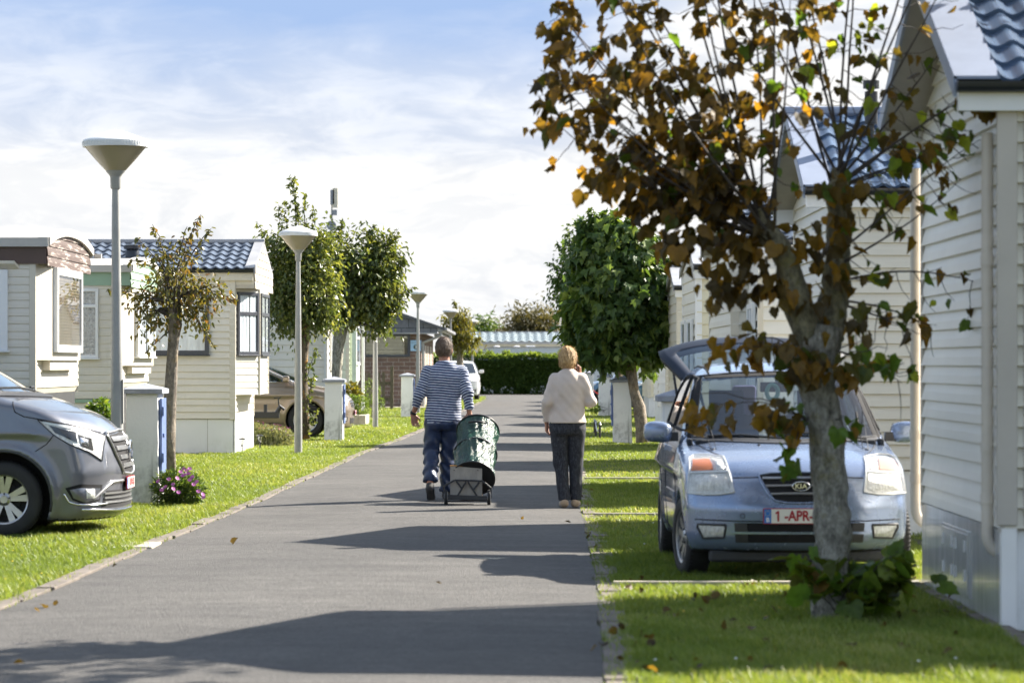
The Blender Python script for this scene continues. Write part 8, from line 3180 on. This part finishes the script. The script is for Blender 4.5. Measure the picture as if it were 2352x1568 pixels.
for px, py in ((641, 1452), (1241, 1480)):
    w_ = thing('wheel', None, None, origin(cart) * -1)
    w_.parent = cart
    c = Cd(px, py, yf + .03)
    r_ = 0.092
    q = MB()
    q.lathe([(r_ - .02, -.017), (r_ - .004, -.015), (r_, -.006), (r_, .006), (r_ - .004, .015), (r_ - .02, .017)], (c.x, c.y, r_), 28, 'x')
    q.build('tyre', M['rubber'], w_, smooth=True)
    q = MB()
    q.lathe([(0, -.019), (r_ - .022, -.019), (r_ - .022, .019), (0, .019)], (c.x, c.y, r_), 24, 'x')
    q.build('hub', M['steel'], w_, smooth=True)
q = MB()
q.tube([Cd(641, 1400, yf + .03) * 1, Cd(1241, 1400, yf + .03)], .009, 8)
for i, p in enumerate(q.v):
    q.v[i] = (p[0], p[1], p[2])
q.build('axle', M['steel'], cart)
M['ply'] = mat('plywood_panel', (0.40, 0.37, 0.33), .7, var=.2, vs=5, ms=(3, 3, 1))
b = MB()
a_, c_ = Cd(700, 1340, YC - .08), Cd(1145, 920, YC - .08)
b.box(a_.x, c_.x, YC - .085, YC - .07, a_.z, c_.z)
pb = b.build('plywood_panel', M['ply'], cart)
b = MB()
b.box(a_.x - .002, c_.x + .002, YC - .09, YC + .02, c_.z, c_.z + .012)
b.box(a_.x, c_.x, YC - .07, YC + .15, a_.z, a_.z + .012)
b.build('edge_strip', mat('orange_wood_edge', (0.50, 0.25, 0.08), .6), pb)
b = MB()
for px in (755, 1085):
    c = Cd(px, 975, YC - .09)
    b.lathe([(0, -.003), (.006, -.003), (.006, 0)], (c.x, YC - .085, c.z), 8, 'y', caps=False)
b.build('screw', M['black_plastic'], pb)
# handle rods up to the man's hand
hnd = origin(MAN) + Vector((.282, -.13, .895))
b = MB()
b.tube([Cd(780, 1250, YC - .05), hnd + Vector((-.10, 0, -.03)), hnd + Vector((-.03, 0, .0))], .009, 8)
b.tube([Cd(1100, 1250, YC - .05), hnd + Vector((.08, 0, -.03)), hnd + Vector((.03, 0, .0))], .009, 8)
b.build('handle_rod', M['steel'], cart, smooth=True)
b = MB()
b.tube([hnd + Vector((-.06, 0, 0)), hnd + Vector((.06, 0, 0))], .014, 10)
b.build('handle_grip', M['black_plastic'], cart, smooth=True)

# pop-up bag
bagt = thing('garden_bag', 'green tarpaulin pop-up bag with black rims lying on the trolley', 'bag', (W(1090, 0, YC).x, YC + .1, 0))
c0 = Cd(1018, 1120, YC + 0.0)
c0.z = max(c0.z, .30)
ax_d = Vector((0.055, .79, .61)).normalized()
ex = Vector((1, 0, 0))
ex = (ex - ax_d * ex.dot(ax_d)).normalized()
ey = ax_d.cross(ex)            # up-ish or down
if ey.z < 0: ey = -ey
rb = 0.228
Lb = 0.80
na, nl = 72, 48
vs, fs = [], []
rr = np.random.default_rng(3)
ph = rr.uniform(0, 6, 8)


def bag_r(u, a):
    r_ = rb * (1 - .05 * math.sin(u * math.pi * 2.0) ** 2)
    sag = -.028 * math.sin(math.pi * ((u * 2) % 1))
    cr = .0075 * math.sin(5 * a + 9 * u + ph[0]) * math.sin(13 * u + ph[1]) + .005 * math.sin(17 * a - 8 * u + ph[2]) + .007 * abs(math.sin(9 * a + 21 * u + ph[3])) + .0025 * math.sin(31 * a + 40 * u * math.sin(a))
    return r_ + sag * .5 + cr * (1 if 0.03 < u < .97 else 0)


for j in range(nl + 1):
    u = j / nl
    for i in range(na):
        a = 2 * math.pi * i / na
        r_ = bag_r(u, a)
        vs.append(c0 + ax_d * (u * Lb) + ex * math.cos(a) * r_ + ey * math.sin(a) * r_)
for j in range(nl):
    for i in range(na):
        i2 = (i + 1) % na
        fs.append((j * na + i, j * na + i2, (j + 1) * na + i2, (j + 1) * na + i))
b = MB()
b.add(vs, fs)
m, t_, n_, l_, P_ = new_mat('shiny_green_tarpaulin')
f = tnoise(t_, 9, 6, .7)
l_.new(tramp(t_, f, [(.3, (0.008, 0.036, 0.025)), (.7, (0.016, 0.062, 0.040))]), P_.inputs['Base Color'])
P_.inputs['Roughness'].default_value = .22
P_.inputs['Specular IOR Level'].default_value = .55
tbump(t_, tmath(t_, 'ADD', tnoise(t_, 18, 6, .75, dist=1.2), tmath(t_, 'MULTIPLY', tnoise(t_, 90, 2, .5), .2)), .75, .018, P_)
M['tarp'] = m
o = b.build('tarp_wall', M['tarp'], bagt, smooth='all', fix=True)
s_ = o.modifiers.new('thick', 'SOLIDIFY')
s_.thickness = .003
for u in (0.0, .5, 1.0):
    q = MB()
    q.tube([c0 + ax_d * (u * Lb) + (ex * math.cos(2 * math.pi * i / 48) + ey * math.sin(2 * math.pi * i / 48)) * (rb + .003) for i in range(49)], .0085, 8, caps=False)
    q.build('rim', M['black_plastic'], bagt, smooth='all')
q = MB()
cap_ = [c0 + ax_d * .004 + (ex * math.cos(2 * math.pi * i / 48) + ey * math.sin(2 * math.pi * i / 48)) * rb for i in range(48)]
q.add(cap_, [tuple(range(48))])
q.build('base', mat('black_bag_base', (.012, .012, .014), .8), bagt)
q = MB()
hp = []
for i in range(13):
    a = math.radians(112 - 44 * i / 12)
    rr_ = rb + .004 + .022 * math.sin(math.pi * i / 12)
    hp.append(c0 + ax_d * (Lb * .86 - .035 * math.sin(math.pi * i / 12)) + ex * math.cos(a) * rr_ + ey * math.sin(a) * rr_)
q.tube(hp, .012, 8)
q.build('strap_handle', M['black_plastic'], bagt, smooth='all')
# ================================================================ grass blades
def right_edge(y): return np.interp(y, [p[1] for p in RIGHT[:9]], [p[0] for p in RIGHT[:9]])
def left_edge(y): return np.interp(y, [p[1] for p in LEFT[:9]], [p[0] for p in LEFT[:9]])


def grass(name, label, regions, seed, mat_):
    r_ = np.random.default_rng(seed)
    Ps, Hs, Ws = [], [], []
    for (xf0, xf1, y0, y1, n, h, wd) in regions:
        y = y0 + (y1 - y0) * r_.random(n)
        x0, x1 = xf0(y), xf1(y)
        x = x0 + (x1 - x0) * r_.random(n)
        # keep what the lens can see, with a margin to step aside
        ok = np.abs(x) < 0.19 * y + 1.0
        x, y = x[ok], y[ok]
        Ps.append(np.column_stack([x, y, np.zeros(len(x))]))
        tuft = 0.75 + 0.35 * np.sin(x * 9.1 + np.sin(y * 7)) * np.sin(y * 3.3 + x * 2.0) + 0.25 * r_.random(len(x))
        Hs.append(h * tuft * r_.uniform(.55, 1.25, len(x)))
        Ws.append(np.full(len(x), wd))
    P = np.concatenate(Ps)
    H = np.concatenate(Hs)
    Wd = np.concatenate(Ws)
    # leave the strips, slabs and pillars free
    free = np.ones(len(P), bool)
    for y in (20.5, 29.9, 39.3):
        free &= ~((np.abs(P[:, 1] - y) < .045 + .02 * r_.random(len(P))) & (P[:, 0] > 0) & (P[:, 0] < 2.8))
    # ragged, half bare edge along the kerbs
    de = np.minimum(np.abs(P[:, 0] - right_edge(P[:, 1])), np.abs(P[:, 0] - left_edge(P[:, 1])))
    rag = .05 + .09 * np.sin(P[:, 1] * 2.3 + 2 * np.sin(P[:, 1] * .9)) + .07 * np.sin(P[:, 1] * 7.7) + .10 * r_.random(len(P))
    free &= (de > rag) | (r_.random(len(P)) < .22)
    P, H, Wd = P[free], H[free], Wd[free]
    n = len(P)
    a = r_.uniform(0, 2 * np.pi, n)
    lean = r_.normal(0, .38, (n, 2)) + np.array([-.12, -.05])
    dx, dy = np.cos(a) * Wd, np.sin(a) * Wd
    V = np.zeros((n, 5, 3))
    V[:, 0] = P + np.column_stack([-dx, -dy, np.zeros(n)])
    V[:, 1] = P + np.column_stack([dx, dy, np.zeros(n)])
    mid = P + np.column_stack([lean[:, 0] * H * .35, lean[:, 1] * H * .35, H * .55])
    V[:, 2] = mid + np.column_stack([-dx * .75, -dy * .75, np.zeros(n)])
    V[:, 3] = mid + np.column_stack([dx * .75, dy * .75, np.zeros(n)])
    V[:, 4] = P + np.column_stack([lean[:, 0] * H * 1.1, lean[:, 1] * H * 1.1, H])
    base = np.arange(n)[:, None] * 5
    F = np.concatenate([base + np.array([0, 1, 3]), base + np.array([0, 3, 2]), base + np.array([2, 3, 4])])
    me = np_mesh(name, V.reshape(-1, 3), F, smooth=False)
    patch_ = .5 + .5 * np.sin(P[:, 0] * 1.3 + np.sin(P[:, 1] * .7)) * np.sin(P[:, 1] * .45 + 1)
    fine_ = .5 + .5 * np.sin(P[:, 0] * 4.1 + 3 * np.sin(P[:, 1] * 1.9)) * np.sin(P[:, 1] * 2.7 + np.sin(P[:, 0] * 3.3))
    tint = np.clip(.25 * patch_ + .25 * fine_ + .55 * r_.random(n) ** 1.3 - .03, 0, 1)
    at = me.attributes.new('tint', 'FLOAT', 'POINT')
    at.data.foreach_set('value', np.repeat(tint.astype(np.float32), 5))
    o = link_mesh(name, me, mat_)
    tag(o, label, 'grass', kind='stuff')
    return o


M['grass'] = leaf_mat('grass_blade', [(0.105, 0.165, 0.030), (0.15, 0.22, 0.042), (0.22, 0.28, 0.065), (0.42, 0.40, 0.20)], 0.38, 0.45)
ce = lambda v: (lambda y: np.full_like(y, v))
re_ = lambda d: (lambda y: right_edge(y) + d)
le_ = lambda d: (lambda y: left_edge(y) + d)
grass('grass', 'short green lawn grass on the right parking strip', [
    (re_(.10), ce(2.75), 12.5, 17.5, 62000, .055, .0028), (re_(.10), ce(3.4), 17.5, 26, 90000, .048, .003), (re_(.12), ce(4.5), 26, 40, 70000, .042, .004),
    (re_(.14), ce(5.5), 40, 62, 46000, .038, .006), (re_(.16), ce(6.0), 62, 130, 42000, .035, .012),
    (re_(-.01), re_(.22), 12.5, 40, 13000, .05, .003)], 71, M['grass'])
grass('grass', 'sunlit green lawn grass on the left verge', [
    (ce(-6.2), le_(-.10), 16, 24, 90000, .062, .0032), (ce(-7.0), le_(-.10), 24, 36, 150000, .056, .0036), (ce(-7.6), le_(-.12), 36, 56, 130000, .045, .0055),
    (ce(-8), le_(-.14), 56, 85, 70000, .04, .009), (ce(-8), le_(-.14), 85, 141, 50000, .035, .016), (le_(-.18), le_(.02), 16, 60, 7000, .05, .0035)], 72, M['grass'])

# daisies and buttercups
r_ = random.Random(9)


def wild(name, label, spots, col, rad):
    t = thing(name, label, 'wildflowers', (spots[0][0], spots[0][1], 0))
    m_ = mat(name + '_petal', col, .6, var=.1)
    b = MB()
    for (x, y) in spots:
        h = r_.uniform(.035, .05)
        b.lathe([(0, 0), (rad, .004), (rad * .5, .007), (0, .008)], (x, y, h), 7)
    o = b.build('bloom', m_, t)
    o['kind'] = 'stuff'


wild('buttercups', 'scattered yellow buttercups in the near right and left grass', [(W(px, 0, FPX * CH / (py - 836)).x, FPX * CH / (py - 836)) for px, py in
     ((1570, 1420), (1760, 1432), (1790, 1410), (1735, 1395), (1655, 1310), (1690, 1318), (2185, 1352), (30, 1275), (50, 1288), (75, 1300), (28, 1300), (95, 1330), (12, 1345), (1560, 1305))], (.75, .5, .02), .011)
wild('daisies', 'tiny white daisies dotted in the grass', [(W(px, 0, FPX * CH / (py - 836)).x, FPX * CH / (py - 836)) for px, py in
     ((248, 1235), (265, 1243), (262, 1268), (210, 1300), (1505, 1535), (1690, 1535), (2195, 1532), (2110, 1540), (1480, 1260), (1500, 1212), (100, 1240))], (.85, .85, .85), .010)
# fallen leaves
P, D = [], []
for _ in range(70):
    py = r_.uniform(1340, 1560)
    Y = FPX * CH / (py - 836)
    P.append((W(r_.uniform(1400, 2290), 0, Y).x, Y, r_.uniform(.02, .05)))
for _ in range(12):
    py = r_.uniform(1120, 1560)
    Y = FPX * CH / (py - 836)
    P.append((right_edge(Y) + r_.gauss(.05, .09), Y, .028))
for (px, py) in ((533, 1254), (50, 1530), (1197, 1197), (133, 1393), (260, 1310), (95, 1400), (80, 1408), (1012, 1350)):
    Y = FPX * CH / (py - 836)
    P.append((W(px, 0, Y).x, Y, .03))
n = len(P)
P = np.array(P)
lt_ = thing('fallen_leaves', 'brown fallen leaves scattered on the grass and lane edge', 'fallen leaves', (P[0][0], P[0][1], 0))
o = leaves('leaf', M['leaf_autumn'], lt_, P, np.random.default_rng(2).uniform(.035, .07, n), np.random.default_rng(3).uniform(0.0, .30, n), 'lobed', 0.0,
           np.column_stack([np.random.default_rng(4).normal(size=(n, 2)), np.zeros(n) + .1]), (.5, 1.8), 8)
o['kind'] = 'stuff'
